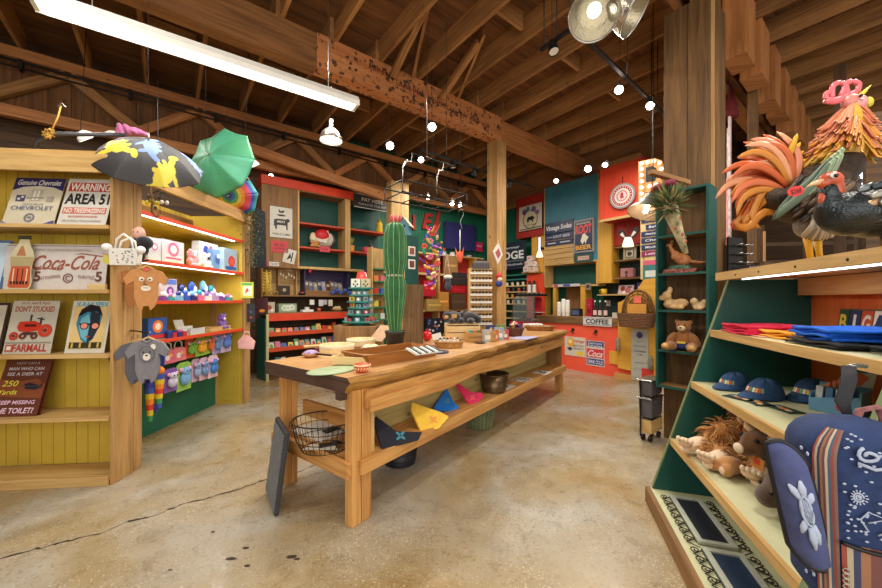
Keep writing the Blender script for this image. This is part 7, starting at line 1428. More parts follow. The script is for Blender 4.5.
for sx_, y in ((-.04, -.1), (.03, -.1), (-.04, .1), (.03, .1)): MB().lathe([(.0001, -.012), (.032, -.012), (.032, .012), (.0001, .012)], M_black, 14, Matrix.Translation((sx_, y, .033)) @ Matrix.Rotation(pi / 2, 4, 'Y')).build('caster', None, t)
for v in (402, 425): z = CH - (v - CV) * 3.42 / FP; MB().box(-.07, .05, -.13, .14, z - .008, z - .001, M_steel).build('wire_shelf', None, t)
# ================================================================ sloping display on the right
yr = atan2(-.956, -.294); RU = Fr(1.502, 2.516, 0, yr)      # x towards the camera, y into the unit
Lr, Dr = 1.34, .93
fy = lambda z: .02 + (z - .12) * .31                       # front slope
ru = thing('sloped_display', 'sloping teal-sided display with pine-edged shelves of souvenirs', 'display', RU.o, yr)
def side(x, y1=Dr):
    M = Matrix.Translation((x, 0, 0)) @ Matrix.Rotation(pi / 2, 4, 'Z')     # prism x -> unit y
    return MB().prism([(fy(.0), .0), (y1, .0), (y1, 1.585), (fy(1.585), 1.585)], .02, M_teal, M)
side(0).build('side_panel', None, ru); side(Lr + .02).build('side_panel', None, ru)
for x in (-.021, Lr - .001): MB().beam((x + .01, fy(.12) - .003, .12), (x + .01, fy(1.585) - .003, 1.585), .022, .008, pt((120, 136, 96))).build('front_trim', None, ru)
MB().box(.001, Lr, Dr - .02, Dr, 0, 1.585, W_orange).build('back_panel', None, ru)
M_top = pt((200, 200, 160), .5)
zR = [1.587, 1.245, .885, .475]
for k, z in enumerate(zR[1:]):
    y0 = fy(z) + .0; s_ = MB().box(.002, Lr - .002, y0 + .015, Dr - .022, z - .035, z, M_top).build('shelf', None, ru); MB().box(.0, Lr, y0 - .008, y0 + .0149, z - .045, z + .001, W_shelf).build('front_edge', None, s_)
s_ = MB().box(-.02, Lr + .7, .43, Dr + .12, 1.59, 1.625, W_shelf).build('top_shelf', None, ru, bevel=.003)
MB().box(-.02, Lr + .7, .40, .4299, 1.582, 1.635, W_shelf).build('front_edge', None, s_)
MB().box(.12, Lr, .49, .50, 1.58, 1.588, M_led).build('light_strip', None, ru)
MB().box(.02, Lr, Dr - .1, Dr - .021, 1.48, 1.585, W_shelf).build('rear_rail', None, ru)
for x in (.25, .5, .8, 1.1): MB().disc(x, 1.605, .006, .006, .398, .002, M_black).build('screw', None, ru)
area('display_strip_glow', RU.p(.75, .56, 1.565), (0, 0, yr), 1.0, .02, 1.6, (.95, .98, 1))
MB().box(-.02, Lr + .3, -.03, .0, 0, .105, W_mid).box(-.02, Lr + .3, .001, Dr, 0, .1, M_top).build('plinth', None, ru)
def rP(u, v, z): q = RU.I @ onz(u, v, z); return q
def cloth_stack(lb, x, y, z, w_, d_, n_, col, yaw_=0, hgt=.012):
    t = thing('folded_shirts', lb, 'folded clothing', RU.p(x, y, z), yr + yaw_, 'folded cloth stacks on the second shelf')
    for k in range(n_):
        rs_ = random.Random(k * 7 + int(x * 99)); dx, dy = rs_.uniform(-.012, .012), rs_.uniform(-.012, .012)
        def f(u, v, k=k, dx=dx, dy=dy): return ((u - .5) * w_ + dx, (v - .5) * d_ + dy, hgt * k + .004 * sin(9 * u + k) * (1 - v) + .003 * sin(7 * v + k))
        mb = MB(); mb.grid(f, 14, 8, mat('shirt_cloth', col, .85, var=.12, ns=15) if k == 0 else None)
        if k: mb.mats = [m0]
        else: m0 = mb.mats[0]
        o = mb.build('folded_cloth', None, t); s = o.modifiers.new('s', 'SOLIDIFY'); s.thickness = hgt * .86; s.offset = 1; b_ = o.modifiers.new('b', 'BEVEL'); b_.width = .004; b_.segments = 2
    return t
z2 = zR[1] + .003
q = rP(742, 334, zR[1])
cloth_stack('stack of folded crimson cloths at the far end of the second shelf', .27, .56, z2, .3, .36, 4, (214, 28, 70), 0, .014)
cloth_stack('folded golden-yellow cloths lying between crimson and blue ones', .53, .60, z2, .24, .3, 3, (244, 170, 40), .1)
cloth_stack('stack of folded bright blue cloths in front of the plate sign', .85, .60, z2 + .026, .3, .34, 4, (10, 100, 214), -.1, .014)
cloth_stack('black folded cloths lying under the blue stack', .88, .59, z2, .3, .36, 2, (30, 30, 36), .05)
cloth_stack('black cloth corner at the near end of the second shelf', 1.15, .62, z2, .2, .24, 2, (34, 34, 38), .2)
t = thing('paper_tag', 'pinkish paper tag lying under the yellow cloths', 'tag', RU.p(.47, .42, z2), yr); MB().box(-.05, .05, -.02, .03, 0, .003, pt((226, 160, 140))).build('tag_card', None, t)
rects = [('B', (42, 80, 50), (226, 200, 70)), ('I', (40, 60, 96), (226, 222, 214)), ('G', (190, 80, 40), (230, 220, 206)), (None, (226, 222, 214), (40, 60, 110)), ('F', (60, 110, 60), (226, 206, 70)), ('O', (30, 80, 60), (226, 222, 206)), ('O', (190, 80, 50), (230, 226, 206)), ('T', (40, 60, 96), (230, 226, 206))]
t = thing('licence_plate_sign', 'BIGFOOT sign made of coloured licence plate pieces on the second shelf', 'sign', RU.p(.577, .86, z2), yr, rot=(-.12, 0, yr))
wl = .066
MB().box(-.29, .31, 0, .008, 0, .155, pt((90, 84, 60))).build('sign_board', None, t)
for k, (c, bg, fg) in enumerate(rects):
    x = -.25 + k * (wl + .008); mb = MB().box(x - wl / 2, x + wl / 2, -.004, -.0005, .008, .147, pt(bg))
    if c: mb.text(c, x, .078, .09, pt(fg), -.004, w=.05 if c != 'I' else .018, bold=.03)
    else: mb.prism([(x - .02, .02), (x - .005, .03), (x + .002, .06), (x + .02, .02), (x + .03, .03), (x + .018, .07), (x + .03, .09), (x + .015, .1), (x + .012, .125), (x - .004, .13), (x - .012, .11), (x - .02, .08), (x - .035, .06), (x - .01, .07), (x - .01, .05)], .001, pt(fg), None, -.0055)
    mb.build('plate_piece', None, t)
M_den = mat('denim', (44, 78, 122), .85, var=.25, ns=60, bump=.2)
def cap(lb, x, y, z, yaw_, s=1.0, col=M_den):
    t = thing('baseball_cap', lb, 'cap', RU.p(x, y, z), yr + yaw_, 'denim caps on the third shelf')
    def f(u, v):
        a = 2 * pi * u; r = sin(pi / 2 * (1 - v)) ** .75; h = cos(pi / 2 * (1 - v))
        return (.085 * s * r * cos(a) * 1.0, .1 * s * r * sin(a), .105 * s * h * (1 + .04 * cos(6 * a)) + .002)
    o = MB().grid(f, 36, 12, col).build('crown', None, t)
    def fb(u, v):
        a = -pi + pi * u; r0, r1 = 1.0, 1.0 + .8 * sin(pi * u) ** .7; r = r0 + (r1 - r0) * v
        return (.083 * s * cos(a) * (1 + .08 * v), .098 * s * sin(a) * r, .012 - .012 * v + .02 * (abs(sin(a))) * (1 - v * .7) )
    o = MB().grid(fb, 24, 6, col).build('brim', None, t); s_ = o.modifiers.new('s', 'SOLIDIFY'); s_.thickness = .004
    mb = MB(); cs = [(226, 200, 80), (230, 230, 220), (206, 90, 60), (90, 160, 90), (226, 226, 210), (230, 190, 60), (200, 80, 60), (120, 170, 120)]
    for k in range(8):
        a = -pi / 2 + (k - 3.5) * .17; rr = 1.02; zc0, zc1 = .038 * s, .062 * s
        def pp(a, z): v = 2 / pi * math.asin(min(1, z / (.105 * s))); r = sin(pi / 2 * (1 - v)) ** .75; return V((.085 * s * r * 1.03 * cos(a), .1 * s * r * 1.03 * sin(a), z))
        mb.add([pp(a - .07, zc0), pp(a + .07, zc0), pp(a + .07, zc1), pp(a - .07, zc1)], [(0, 1, 2, 3)], pt(cs[k]))
    mb.build('letter_patch', None, t); MB().ell((0, 0, .108 * s), (.008, .008, .004), col, 8, 6).build('button', None, t)
    return t
z3 = zR[2] + .002
cap('denim cap at the far end of the third shelf', .15, .44, z3, .55, .92)
cap('denim cap in front of the other two on the third shelf', .35, .50, z3, .5, .98)
cap('denim cap behind the front one, next to the blue carton', .32, .74, z3, .6, 1.05)
for k, (x, y, lb, c) in enumerate([(.50, .40, 'dark green embroidered patch lying before the denim caps', (40, 60, 50)), (.60, .46, 'larger dark patch with orange figure beside the blue carton', (46, 70, 60)), (.42, .35, 'small black patch at the shelf edge before the caps', (30, 32, 36))]):
    t = thing('souvenir_patch', lb, 'patch', RU.p(x, y, z3), yr + .3 * k, 'patches lying on the third shelf')
    MB().box(-.07, .07, -.045, .045, 0, .004, pt(c)).build('patch_base', None, t, bevel=.002); MB().ell((0, 0, .005), (.03, .018, .002), pt((206, 120, 60))).ell((-.035, .01, .005), (.02, .012, .002), pt((120, 170, 150))).ell((.035, -.01, .005), (.018, .012, .002), pt((226, 200, 150))).build('embroidery', None, t)
t = thing('display_carton', 'blue open display carton with a red starburst holding small packets', 'carton', RU.p(.57, .70, z3), yr + .75)
cb_ = pt((110, 164, 206), .4)
MB().prism([(-.09, 0), (.09, 0), (.09, .1), (-.09, .06)], .006, cb_, None, -.07).box(-.09, .09, .065, .07, 0, .13, cb_).box(-.09, -.084, -.064, .065, 0, .09, cb_).box(.084, .09, -.064, .065, 0, .12, cb_).box(-.084, .084, -.064, .065, 0, .004, cb_).build('carton_body', None, t)
st = [(cos(2 * pi * k / 24) * (.028 if k % 2 else .018), .04 + sin(2 * pi * k / 24) * (.028 if k % 2 else .018)) for k in range(24)]
MB().prism([(x + .03, z) for x, z in st], .001, pt((220, 50, 50)), None, -.072).build('starburst', None, t)
for k in range(3): MB().box(-.075 + .035 * k, -.05 + .035 * k, -.05, .05, .005, .12, pt((90, 140, 190)) if k % 2 else pt((216, 222, 230))).build('packet', None, t, Matrix.Rotation(.06, 4, 'Y'))
M = Matrix.Translation((.03, .07, .12)) @ Matrix.Rotation(-.25, 4, 'X')
MB().prism([(-.07, 0), (.06, 0), (.075, .11), (.03, .15), (-.02, .12)], .004, pt((200, 210, 220)), M).prism([(-.05, .0), (.02, .01), (.05, .06), (.02, .08), (-.03, .05)], .002, pt((214, 110, 80)), M, -.004).prism([(.0, .08), (.04, .08), (.06, .12), (.03, .14)], .002, pt((50, 90, 130)), M, -.004).build('header_card', None, t)
for k in range(3): MB().ell((-.03 + .02 * k, -.02, .13 + .01 * k), (.01, .01, .02), pt((214, 120, 90)), 8, 6).build('toy_finger', None, t)
z4 = zR[3] + .002
M_fur = mat('sasquatch_fur', (196, 138, 74), .95, var=.35, ns=40, sheen=.3)
def furred(name, ells, parent, mt, nn, ln, seed=1, cols=((196, 138, 76), (216, 164, 104), (168, 112, 56))):
    blob(name, ells, mt, parent, .012)
    rs_ = random.Random(seed); mb = MB(); ms = [pt(c, .9) for c in cols]
    for k in range(nn):
        e = rs_.choice(ells); c, r = V(e[0]), e[1]; r = (r, r, r) if not isinstance(r, tuple) else r
        d = V((rs_.gauss(0, 1), rs_.gauss(0, 1), rs_.gauss(0, 1))).normalized(); lp = V((d.x * r[0], d.y * r[1], d.z * r[2]))
        if len(e) > 2: lp.rotate(Euler(e[2])); d.rotate(Euler(e[2]))
        p = c + lp * .96; l = ln * rs_.uniform(.6, 1.2); t1 = (d + V((rs_.gauss(0, .3), rs_.gauss(0, .3), -.5))).normalized(); t2 = (t1 + V((0, 0, -.7))).normalized()
        mb.tube([p, p + t1 * l * .5, p + t1 * l * .5 + t2 * l * .5], [.0045, .0035, .0008], rs_.choice(ms), 4, flat=.5, caps=False)
    o = mb.build('fur', None, parent); o['kind'] = 'stuff'; return o
q = rP(706, 440, zR[3])
t = thing('sasquatch_plush', 'long-haired ginger ape plush with cream hands and feet on the lowest shelf', 'plush toy', RU.p(.33, .46, z4), yr + .75); t.scale = (1.3, 1.25, 1.0)
furred('body', [((0, .06, .15), (.11, .09, .13)), ((0.01, .02, .30), (.09, .08, .085)), ((-.13, -.03, .13), (.05, .05, .1), (0, .5, 0)), ((.12, -.0, .15), (.05, .05, .1), (0, -.5, 0)), ((-.08, -.1, .06), (.055, .09, .05), (0, 0, -.2)), ((.07, -.1, .06), (.055, .09, .05), (0, 0, .2))], t, M_fur, 1500, .055, 5)
MB().ell((0, -.055, .275), (.045, .025, .04), pt((226, 186, 146), .9)).build('face', None, t); eyes(t, (-.018, -.08, .287), .006)
MB().ell((0, -.085, .262), (.018, .012, .012), pt((180, 130, 100), .9)).build('muzzle', None, t)
for k, (x, y, z, yy) in enumerate([(-.19, -.12, .06, -.3), (-.06, -.2, .055, -.1), (.1, -.2, .055, .3)]):
    MB().ell((x, y, z), (.04, .075, .03), pt((232, 206, 176), .9), 16, 10, rot=(.5, 0, yy)).ell((x - .01, y - .06, z + .02), (.034, .02, .03), pt((224, 190, 160), .9), 12, 8).build('foot' if k else 'hand', None, t)
    for j in range(4): MB().ell((x - .028 + .019 * j, y - .08, z + .045), (.01, .012, .014), pt((236, 214, 186), .9), 8, 6).build('toe', None, t)
t = thing('bison_plush', 'brown bison plush with cream horns and an orange tag', 'plush toy', RU.p(.60, .44, z4), yr + .25); t.scale = (1.2, 1.2, 1.15)
M_bis = mat('bison_fur', (112, 76, 42), .95, var=.2, ns=40, sheen=.4, bump=.4)
blob('body', [((.02, .08, .11), (.1, .13, .1)), ((0, 0, .17), (.085, .08, .08)), ((0, -.09, .2), (.055, .06, .055)), ((0, -.14, .175), (.035, .035, .032)), ((-.07, -.06, .21), (.03, .015, .012), (0, .2, 0)), ((.07, -.06, .21), (.03, .015, .012), (0, -.2, 0)), ((-.06, -.04, .05), (.035, .04, .055)), ((.06, -.04, .05), (.035, .04, .055)), ((.08, .14, .05), (.035, .04, .055)), ((-.05, .14, .05), (.035, .04, .055))], M_bis, t, .009)
for sx_ in (-1, 1): MB().tube([(sx_ * .045, -.07, .235), (sx_ * .075, -.07, .25), (sx_ * .085, -.075, .29)], [.018, .015, .003], pt((222, 190, 150), .8), 10).build('horn', None, t)
MB().ell((0, -.168, .178), (.025, .014, .022), pt((226, 206, 176), .9)).build('muzzle', None, t); eyes(t, (-.04, -.125, .225), .01)
MB().prism([(-.035, 0), (.03, 0), (.035, .05), (-.03, .05)], .003, pt((206, 140, 70)), Matrix.Translation((.03, -.115, .1))).box(-.012, .012, -.002, 0, .02, .045, pt((220, 60, 50)), Matrix.Translation((.03, -.115, .1))).build('tag_card', None, t)
t = thing('brown_plush', 'tawny plush paws lying between the ape and the bison', 'plush toy', RU.p(.50, .27, z4), yr + .3)
blob('body', [((0, .0, .05), (.05, .07, .05)), ((-.03, -.06, .04), (.03, .03, .035)), ((.04, -.05, .04), (.03, .03, .035))], mat('tawny_fur', (190, 136, 80), .95, sheen=.4), t, .009); MB().ell((-.03, -.088, .04), (.02, .008, .02), pt((232, 200, 166))).build('paw_pad', None, t); MB().ell((.04, -.078, .04), (.02, .008, .02), pt((232, 200, 166))).build('paw_pad', None, t)
t = thing('dark_bison_plush', 'dark brown bison plush with grey-blue horns facing down near the backpack', 'plush toy', RU.p(.90, .36, z4), yr - .1); t.scale = (1.15, 1.1, 1.2)
M_db = mat('dark_fur', (78, 56, 40), .95, var=.25, ns=50, sheen=.4, bump=.5)
blob('body', [((0, .06, .1), (.1, .12, .09)), ((0, -.04, .1), (.08, .07, .075)), ((0, -.1, .07), (.045, .04, .04)), ((-.05, 0, .03), (.03, .04, .03)), ((.05, 0, .03), (.03, .04, .03))], M_db, t, .009)
for sx_ in (-1, 1): MB().tube([(sx_ * .05, -.04, .15), (sx_ * .08, -.05, .17), (sx_ * .085, -.055, .21)], [.016, .012, .003], pt((150, 156, 186), .6), 10).build('horn', None, t); 
MB().ell((-.085, -.02, .135), (.03, .012, .02), pt((206, 160, 110))).build('ear', None, t); eyes(t, (-.045, -.105, .1), .008)
for k, (x, lb) in enumerate([(.335, 'far black slate in a grey frame with scroll ends, on the low plinth'), (.865, 'near blue-black slate in a grey frame with scroll ends, on the low plinth')]):
    t = thing('framed_slate', lb, 'chalkboard', RU.p(x, .185, .103), yr + .0, 'framed slates on the plinth')
    a, b = .245, .095
    MB().box(-a, a, -b, -b + .03, 0, .018, pt((176, 180, 166))).box(-a, a, b - .03, b, 0, .018, pt((176, 180, 166))).box(-a, -a + .03, -b + .03, b - .03, 0, .018, pt((176, 180, 166))).box(a - .03, a, -b + .03, b - .03, 0, .018, pt((176, 180, 166))).build('frame', None, t, bevel=.003)
    MB().box(-a + .03, a - .03, -b + .03, b - .03, 0, .008, mat('slate', (34, 36, 48) if k == 0 else (34, 54, 82), .45)).build('slate', None, t)
    for sy in (-1, 1):
        mb = MB()
        for j in range(7):
            cx = -.22 + j * .072; yb_ = sy * (b + .035)
            mb.tube([(cx + .028 * (1 - i / 14) * cos(i * .75), yb_ + .026 * (1 - i / 14) * sin(i * .75) * sy, .008) for i in range(13)], .003, M_iron, 5)
            mb.tube([(cx, yb_ - sy * .03, .008), (cx + .036, yb_ + sy * .02, .008), (cx + .072, yb_ - sy * .03, .008)], .003, M_iron, 5)
        mb.tube([(-a + .01, sy * (b + .004), .008), (a - .01, sy * (b + .004), .008)], .003, M_iron, 5); mb.build('scrollwork', None, t)
# ---- backpack hung at the near end
P = at(826, 500, .98)
bp_ = thing('backpack', 'blue batik backpack with woven ethnic stripes hanging at the near end of the display', 'backpack', P, R(-24))
M_bp = mat('batik_cloth', (34, 54, 98), .85, var=.2, ns=30, bump=.2); wt = pt((170, 182, 206), .9)
k = .98 / FP
def bpx(u, v, y=0): return ((u - 826) * k, y, -(v - 500) * k)
cols_ = [((790, 560), (840, 588 + 30)),]
def body(u, v):
    a = 2 * pi * u; w0 = .135 * (1 - .15 * (1 - v)) * (1 if v < .8 else sqrt(max(0, 1 - ((v - .8) / .2) ** 2)) * .98 + .02); d0 = .1 * (1 if v < .85 else sqrt(max(0, 1 - ((v - .85) / .15) ** 2)) * .97 + .03)
    b = 1 if v > .06 else .3 + .7 * (v / .06) ** .5
    c, s = cos(a), sin(a); c = math.copysign(abs(c) ** .6, c); s = math.copysign(abs(s) ** .7, s)
    return (w0 * b * c + .055, d0 * b * s, -.26 + .505 * v)
MB().grid(body, 48, 24, M_bp).build('main_bag', None, bp_)
stripes = [(150, 70, 54), (176, 162, 140), (50, 58, 88), (150, 104, 76), (110, 66, 62), (186, 172, 150), (66, 88, 108), (140, 62, 52), (120, 96, 84)]
def strip(u0, u1, v0, v1, cols, off=.004, name='woven_band'):
    n_ = len(cols)
    mb = MB()
    def f(u, v):
        uu = u0 + (u1 - u0) * u; vv = v0 + (v1 - v0) * v; x, y, z = body(uu, vv); cx = .055; return (cx + (x - cx) * (1 + off / .1), y * (1 + off / .08), z)
    mb.grid(f, n_ * 2, 18, pt(cols[0]), pick=lambda a, b: pt(cols[int(a * n_) % n_]))
    return mb.build(name, None, bp_)
strip(.61, .685, .04, .95, stripes)          # stripe between side pocket and front
strip(.69, .93, .03, .40, stripes * 2)
def onbody(u, v, off=.006):
    x, y, z = body(u, v); return V((.055 + (x - .055) * (1 + off / .12), y * (1 + off / .09), z))
mb = MB()
def uvp(fx, fz): return onbody(.70 + .135 * fx, .42 + .53 * fz, .007)      # front panel coordinates 0..1
def stroke(pts, r=.004): mb.tube([uvp(*p) for p in pts], r * .72, wt, 6, flat=.35, up=(0, 1, 0))
stroke([(.3 + .11 * (1 - i / 16) * cos(i * .6 + 2), .82 + .07 * (1 - i / 16) * sin(i * .6 + 2)) for i in range(14)], .006); stroke([(.55 + .1 * (1 - i / 16) * cos(-i * .6 + 1), .84 + .07 * (1 - i / 16) * sin(-i * .6 + 1)) for i in range(14)], .006); stroke([(.2, .74), (.35, .7), (.5, .76), (.62, .8)], .006)
stroke([(.72 + .16 * cos(a), .6 + .1 * sin(a)) for a in [.9 + i * .35 for i in range(13)]], .008); stroke([(.75 + .12 * cos(a), .6 + .075 * sin(a)) for a in [1.2 + i * .35 for i in range(11)]], .003)
for (x, z) in ((.72, .62), (.8, .6), (.76, .57)): stroke([(x + .025 * cos(2.5 * i), z + .017 * sin(2.5 * i)) for i in range(6)], .0022)
for cx, cz in ((.2, .42), (.62, .25)):
    stroke([(cx + .06 * cos(i * .5), cz + .04 * sin(i * .5)) for i in range(13)], .003); stroke([(cx + .03 * cos(i * .7), cz + .02 * sin(i * .7)) for i in range(10)], .003)
    for j in range(14): a = j * .449; stroke([(cx + .075 * cos(a), cz + .05 * sin(a)), (cx + .105 * cos(a), cz + .07 * sin(a))], .0025)
stroke([(.45, .42), (.55, .5), (.66, .38), (.55, .36), (.45, .42)], .004); stroke([(.5, .45), (.6, .4)], .003); stroke([(.86, .42), (.94, .34), (.88, .3), (.96, .24)], .004); stroke([(.3, .2), (.38, .26), (.3, .3), (.22, .22), (.3, .12)], .003); stroke([(.4, .3), (.5, .24), (.42, .18), (.36, .1)], .003)
rs = random.Random(33)
for i in range(130):
    c = uvp(rs.random() * 1.2, rs.random()); mb.ell(c, (.0042, .002, .0028), wt, 6, 4)
mb.build('batik_print', None, bp_)
mb = MB()
for i in range(26):
    c = onbody(.56 + .04 * rs.random(), .15 + .7 * rs.random(), .006); mb.ell(c, (.003, .005, .006), wt, 6, 4)
mb.build('side_print', None, bp_)
mb = MB()
for j in range(3):
    for i in range(9):
        c = onbody(.70 + .085 * j, .06 + .026 * i, .01); mb.tube([c + V((.007 * cos(a), 0, .006 * sin(a))) for a in [i2 * 1.047 for i2 in range(6)]], .0015, pt((196, 190, 170)), 4, closed=True)
mb.build('woven_chain', None, bp_)
for i in range(12): pass
mb = MB(); mb.tube([onbody(.69 + .25 * i / 20, .405 - .0 + .03 * sin(pi * i / 20) * -1, .01) for i in range(21)], .005, M_black, 6); mb.build('flap_piping', None, bp_)
M_pk = mat('pocket_denim', (72, 80, 124), .9, var=.15, ns=30, bump=.2)
def pk(u, v):
    x = (u - .5) * 2; z = (v - .5) * 2; r = sqrt(max(0, 1 - min(1, x * x))); return (-.118 + x * .044 + .05 * (1 - v) , -.085 + -.045 * sqrt(max(0, (1 - x * x) * (1 - z * z))) , +.012 + z * .16 * (1 - .18 * x * x) - .02 * x)
MB().grid(pk, 18, 24, M_pk).build('side_pocket', None, bp_)
edge = [V(pk(0, j / 12)) for j in range(13)] + [V(pk(i / 8, 1)) for i in range(1, 9)] + [V(pk(1, 1 - j / 12)) for j in range(1, 13)] + [V(pk(1 - i / 8, 0)) for i in range(1, 8)]
MB().tube(edge, .007, M_black, 6, closed=True).build('pocket_piping', None, bp_)
def pkp(u, v): p = V(pk(u, v)); return p + V((0, -.004, 0))
mb = MB()
mb.tube([pkp(.5 + .13 * cos(a), .52 + .11 * sin(a)) for a in [i * .4 for i in range(16)]], .003, wt, 5, closed=True)
for i in range(5): mb.tube([pkp(.42 + .04 * i, .43), pkp(.42 + .04 * i, .61)], .0015, wt, 4)
for i in range(4): mb.tube([pkp(.39, .45 + .045 * i), pkp(.61, .45 + .045 * i)], .0015, wt, 4)
for (a, b) in (((.5, .63), (.5, .75)), ((.4, .6), (.22, .68)), ((.6, .6), (.75, .7)), ((.42, .43), (.3, .3)), ((.58, .43), (.68, .28)), ((.52, .4), (.56, .22))): mb.tube([pkp(*a), pkp((a[0] + b[0]) / 2, (a[1] + b[1]) / 2), pkp(*b)], [.006, .009, .003], wt, 6, flat=.3, up=(0, 1, 0))
mb.build('turtle_print', None, bp_)
MB().tube([bpx(846, 421, 0), bpx(852, 408, .01), bpx(866, 404, .02), bpx(872, 414, .03), bpx(868, 426, .03)], .011, mat('woven_handle', (140, 90, 90), .9, var=.4, ns=60), 10, flat=.5).build('top_handle', None, bp_)
MB().tube([bpx(852, 428, .04), bpx(846, 404, .05), bpx(858, 384, .09), bpx(866, 372, .14)], .016, pt((38, 38, 44), .9), 8, flat=.3).build('strap', None, bp_)
MB().tube([bpx(866, 372, .14), bpx(874, 371, .16), bpx(890, 374, .2)], .006, M_steel, 8).build('hook', None, bp_)
MB().tube([bpx(862, 430, .06), bpx(882, 460, .1), bpx(890, 540, .1), bpx(870, 640, .06)], .018, pt((40, 44, 60), .9), 8, flat=.3).build('strap', None, bp_)
# ================================================================ rooster and guinea fowl on the top shelf
Yr_ = 1.86; kr = Yr_ / FP
Pr = at(813, 266, Yr_); Pr.z = 1.636
def rl(u, v, y=0): return V(((u - 813) * kr, y, CH - (v - CV) * kr - Pr.z))
ro = thing('metal_rooster', 'large painted metal rooster with orange tail and pink comb on the top shelf', 'rooster', Pr)
M_body = mat('rooster_dark', (62, 48, 36), .45, metal=.4, var=.5, ns=25, bump=.7)
zq = rl(0, 268).z
def E(u, v, ru_, rv, y=0, ry=None, rot=0): return ((rl(u, v, y)), (ru_ * kr, (ry or rv) * kr, rv * kr), (0, rot, 0))
blob('body', [E(800, 205, 30, 19, ry=20, rot=.15), E(825, 188, 30, 22, ry=20, rot=.4), E(775, 200, 16, 12, ry=12, rot=.2), E(843, 165, 16, 18, ry=15, rot=-.1)], M_body, ro, .012)
def smooth_(pts, m=10):
    pts = [V(p) for p in pts]; out = []; n = len(pts)
    for i in range(m + 1):
        f = i / m * (n - 1); k = min(int(f), n - 2); t = f - k
        a, b, c, d = pts[max(k - 1, 0)], pts[k], pts[k + 1], pts[min(k + 2, n - 1)]
        out.append(.5 * ((2 * b) + (c - a) * t + (2 * a - 5 * b + 4 * c - d) * t * t + (3 * b - a - 3 * c + d) * t ** 3))
    return out
def blade(mb, pts, w_, m_, flat=.18, up=(0, 1, 0), n=6):
    pts = smooth_(pts, 9); K_ = len(pts); mb.tube(pts, [w_ * (.25 + .75 * sin(pi * min(1, (i + .5) / K_) ** .8)) if i < K_ - 1 else w_ * .08 for i in range(K_)], m_, n, flat=flat, up=up)
rs = random.Random(44)
oc = [pt(c, .35) for c in [(206, 132, 98), (214, 150, 116), (190, 112, 80), (206, 144, 60), (190, 136, 44), (180, 150, 60)]]
for k in range(290):
    f = k / 289; a = rs.uniform(0, 2 * pi); row = f
    base = rl(853 - 7 * row, 103 + 42 * row); rr = (5.5 + 12 * row) * kr; d = V((cos(a) * 1.0, sin(a) * .9, 0))
    p0 = base + d * rr * .8; L_ = (20 + 12 * rs.random()) * kr
    lean = V((-.35, 0, 0)) if d.x < 0 else V((.05, 0, 0))
    p1 = p0 + (d * .45 + lean + V((0, 0, -.8))) * L_ * .5; p2 = p1 + (d * .35 + lean * 1.2 + V((0, 0, -.8))) * L_ * .4; p3 = p2 + (d * .5 + lean + V((rs.uniform(-.2, .2), 0, -.3))) * L_ * .25
    mb = MB(); blade(mb, [p0, p1, p2, p3], 1.7 * kr, oc[min(5, int(row * 3 + rs.random() * 2.5))] if row < .8 else rs.choice(oc[3:]), flat=.6, n=6)
    mb.build('neck_feather', None, ro)
blob('neck', [E(845, 150, 17, 20, ry=15, rot=-.1), E(849, 126, 11, 20, ry=10, rot=.2), E(852, 106, 7, 8, ry=6)], mat('neck_gold', (206, 160, 60), .4, var=.3, ns=20), ro, .012)
tc_ = [pt(c, .35) for c in [(214, 134, 100), (206, 108, 66), (200, 96, 48), (222, 156, 116), (196, 124, 44), (190, 88, 38)]]
for k in range(34):
    f = k / 33; ph = R(80 + 130 * f) + rs.uniform(-.04, .04); y = rs.uniform(-.07, .07); q1 = 1 - .22 * (k % 3) * .8
    c0 = V((783, 190)); tip = (c0.x + 64 * q1 * cos(ph), c0.y - 60 * q1 * sin(ph)); pc = ph - R(38); ctl = (c0.x + 50 * q1 * cos(pc), c0.y - 52 * q1 * sin(pc))
    A0, A1, A2 = rl(792 - 6 * f, 186 + 8 * f, y * .3), rl(*ctl, y), rl(*tip, y * 1.2)
    pts = [A0 * (1 - q) ** 2 + A1 * 2 * q * (1 - q) + A2 * q * q for q in (0, .25, .5, .75, 1)]
    mb = MB(); blade(mb, pts, 4.2 * kr, tc_[k % 4 if f < .5 else (1 + k % 5)], flat=.2); mb.build('tail_feather', None, ro)
for k in range(9):
    y = rs.uniform(-.05, .05); mb = MB(); f = k / 8; blade(mb, [rl(784, 190 + 3 * k, y * .3), rl(762 - 4 * f, 190 + 3 * k, y), rl(744 - 8 * f + 8, 205 + 3 * k, y), rl(748 - 16 * f, 222 + 3 * f, y), rl(756 - 18 * f, 230 - 14 * f, y)], 4.2 * kr, tc_[4 + k % 2], flat=.2); mb.build('sickle_feather', None, ro)
for k in range(4): mb = MB(); blade(mb, [rl(790, 180, 0), rl(787 + 3 * k, 165, .02 * k), rl(785 + 6 * k, 150 + 4 * k, .03 * k - .04), rl(788 + 9 * k, 138 + 6 * k, .03 * k - .05)], 4 * kr, pt((222, 170, 40), .4), flat=.25); mb.build('saddle_feather', None, ro)
wg = [pt(c, .45) for c in [(140, 160, 124), (116, 140, 108), (160, 172, 140), (86, 104, 84)]]
for k in range(16):
    f = (k % 8) / 7; row = k // 8; y = -.1 - .012 * row
    mb = MB(); blade(mb, [rl(818 - 12 * f - 4 * row, 158 + 9 * f + 6 * row, y - .02), rl(803 - 14 * f, 178 + 10 * f + 5 * row, y - .012), rl(782 - 14 * f, 196 + 11 * f + 4 * row, y - .008), rl(762 - 6 * f, 212 + 12 * f, y + .01)], 4.2 * kr, wg[k % 4], flat=.2); mb.build('wing_feather', None, ro)
bf = [pt(c, .4) for c in [(84, 64, 46), (60, 46, 36), (110, 86, 60), (44, 34, 30)]]
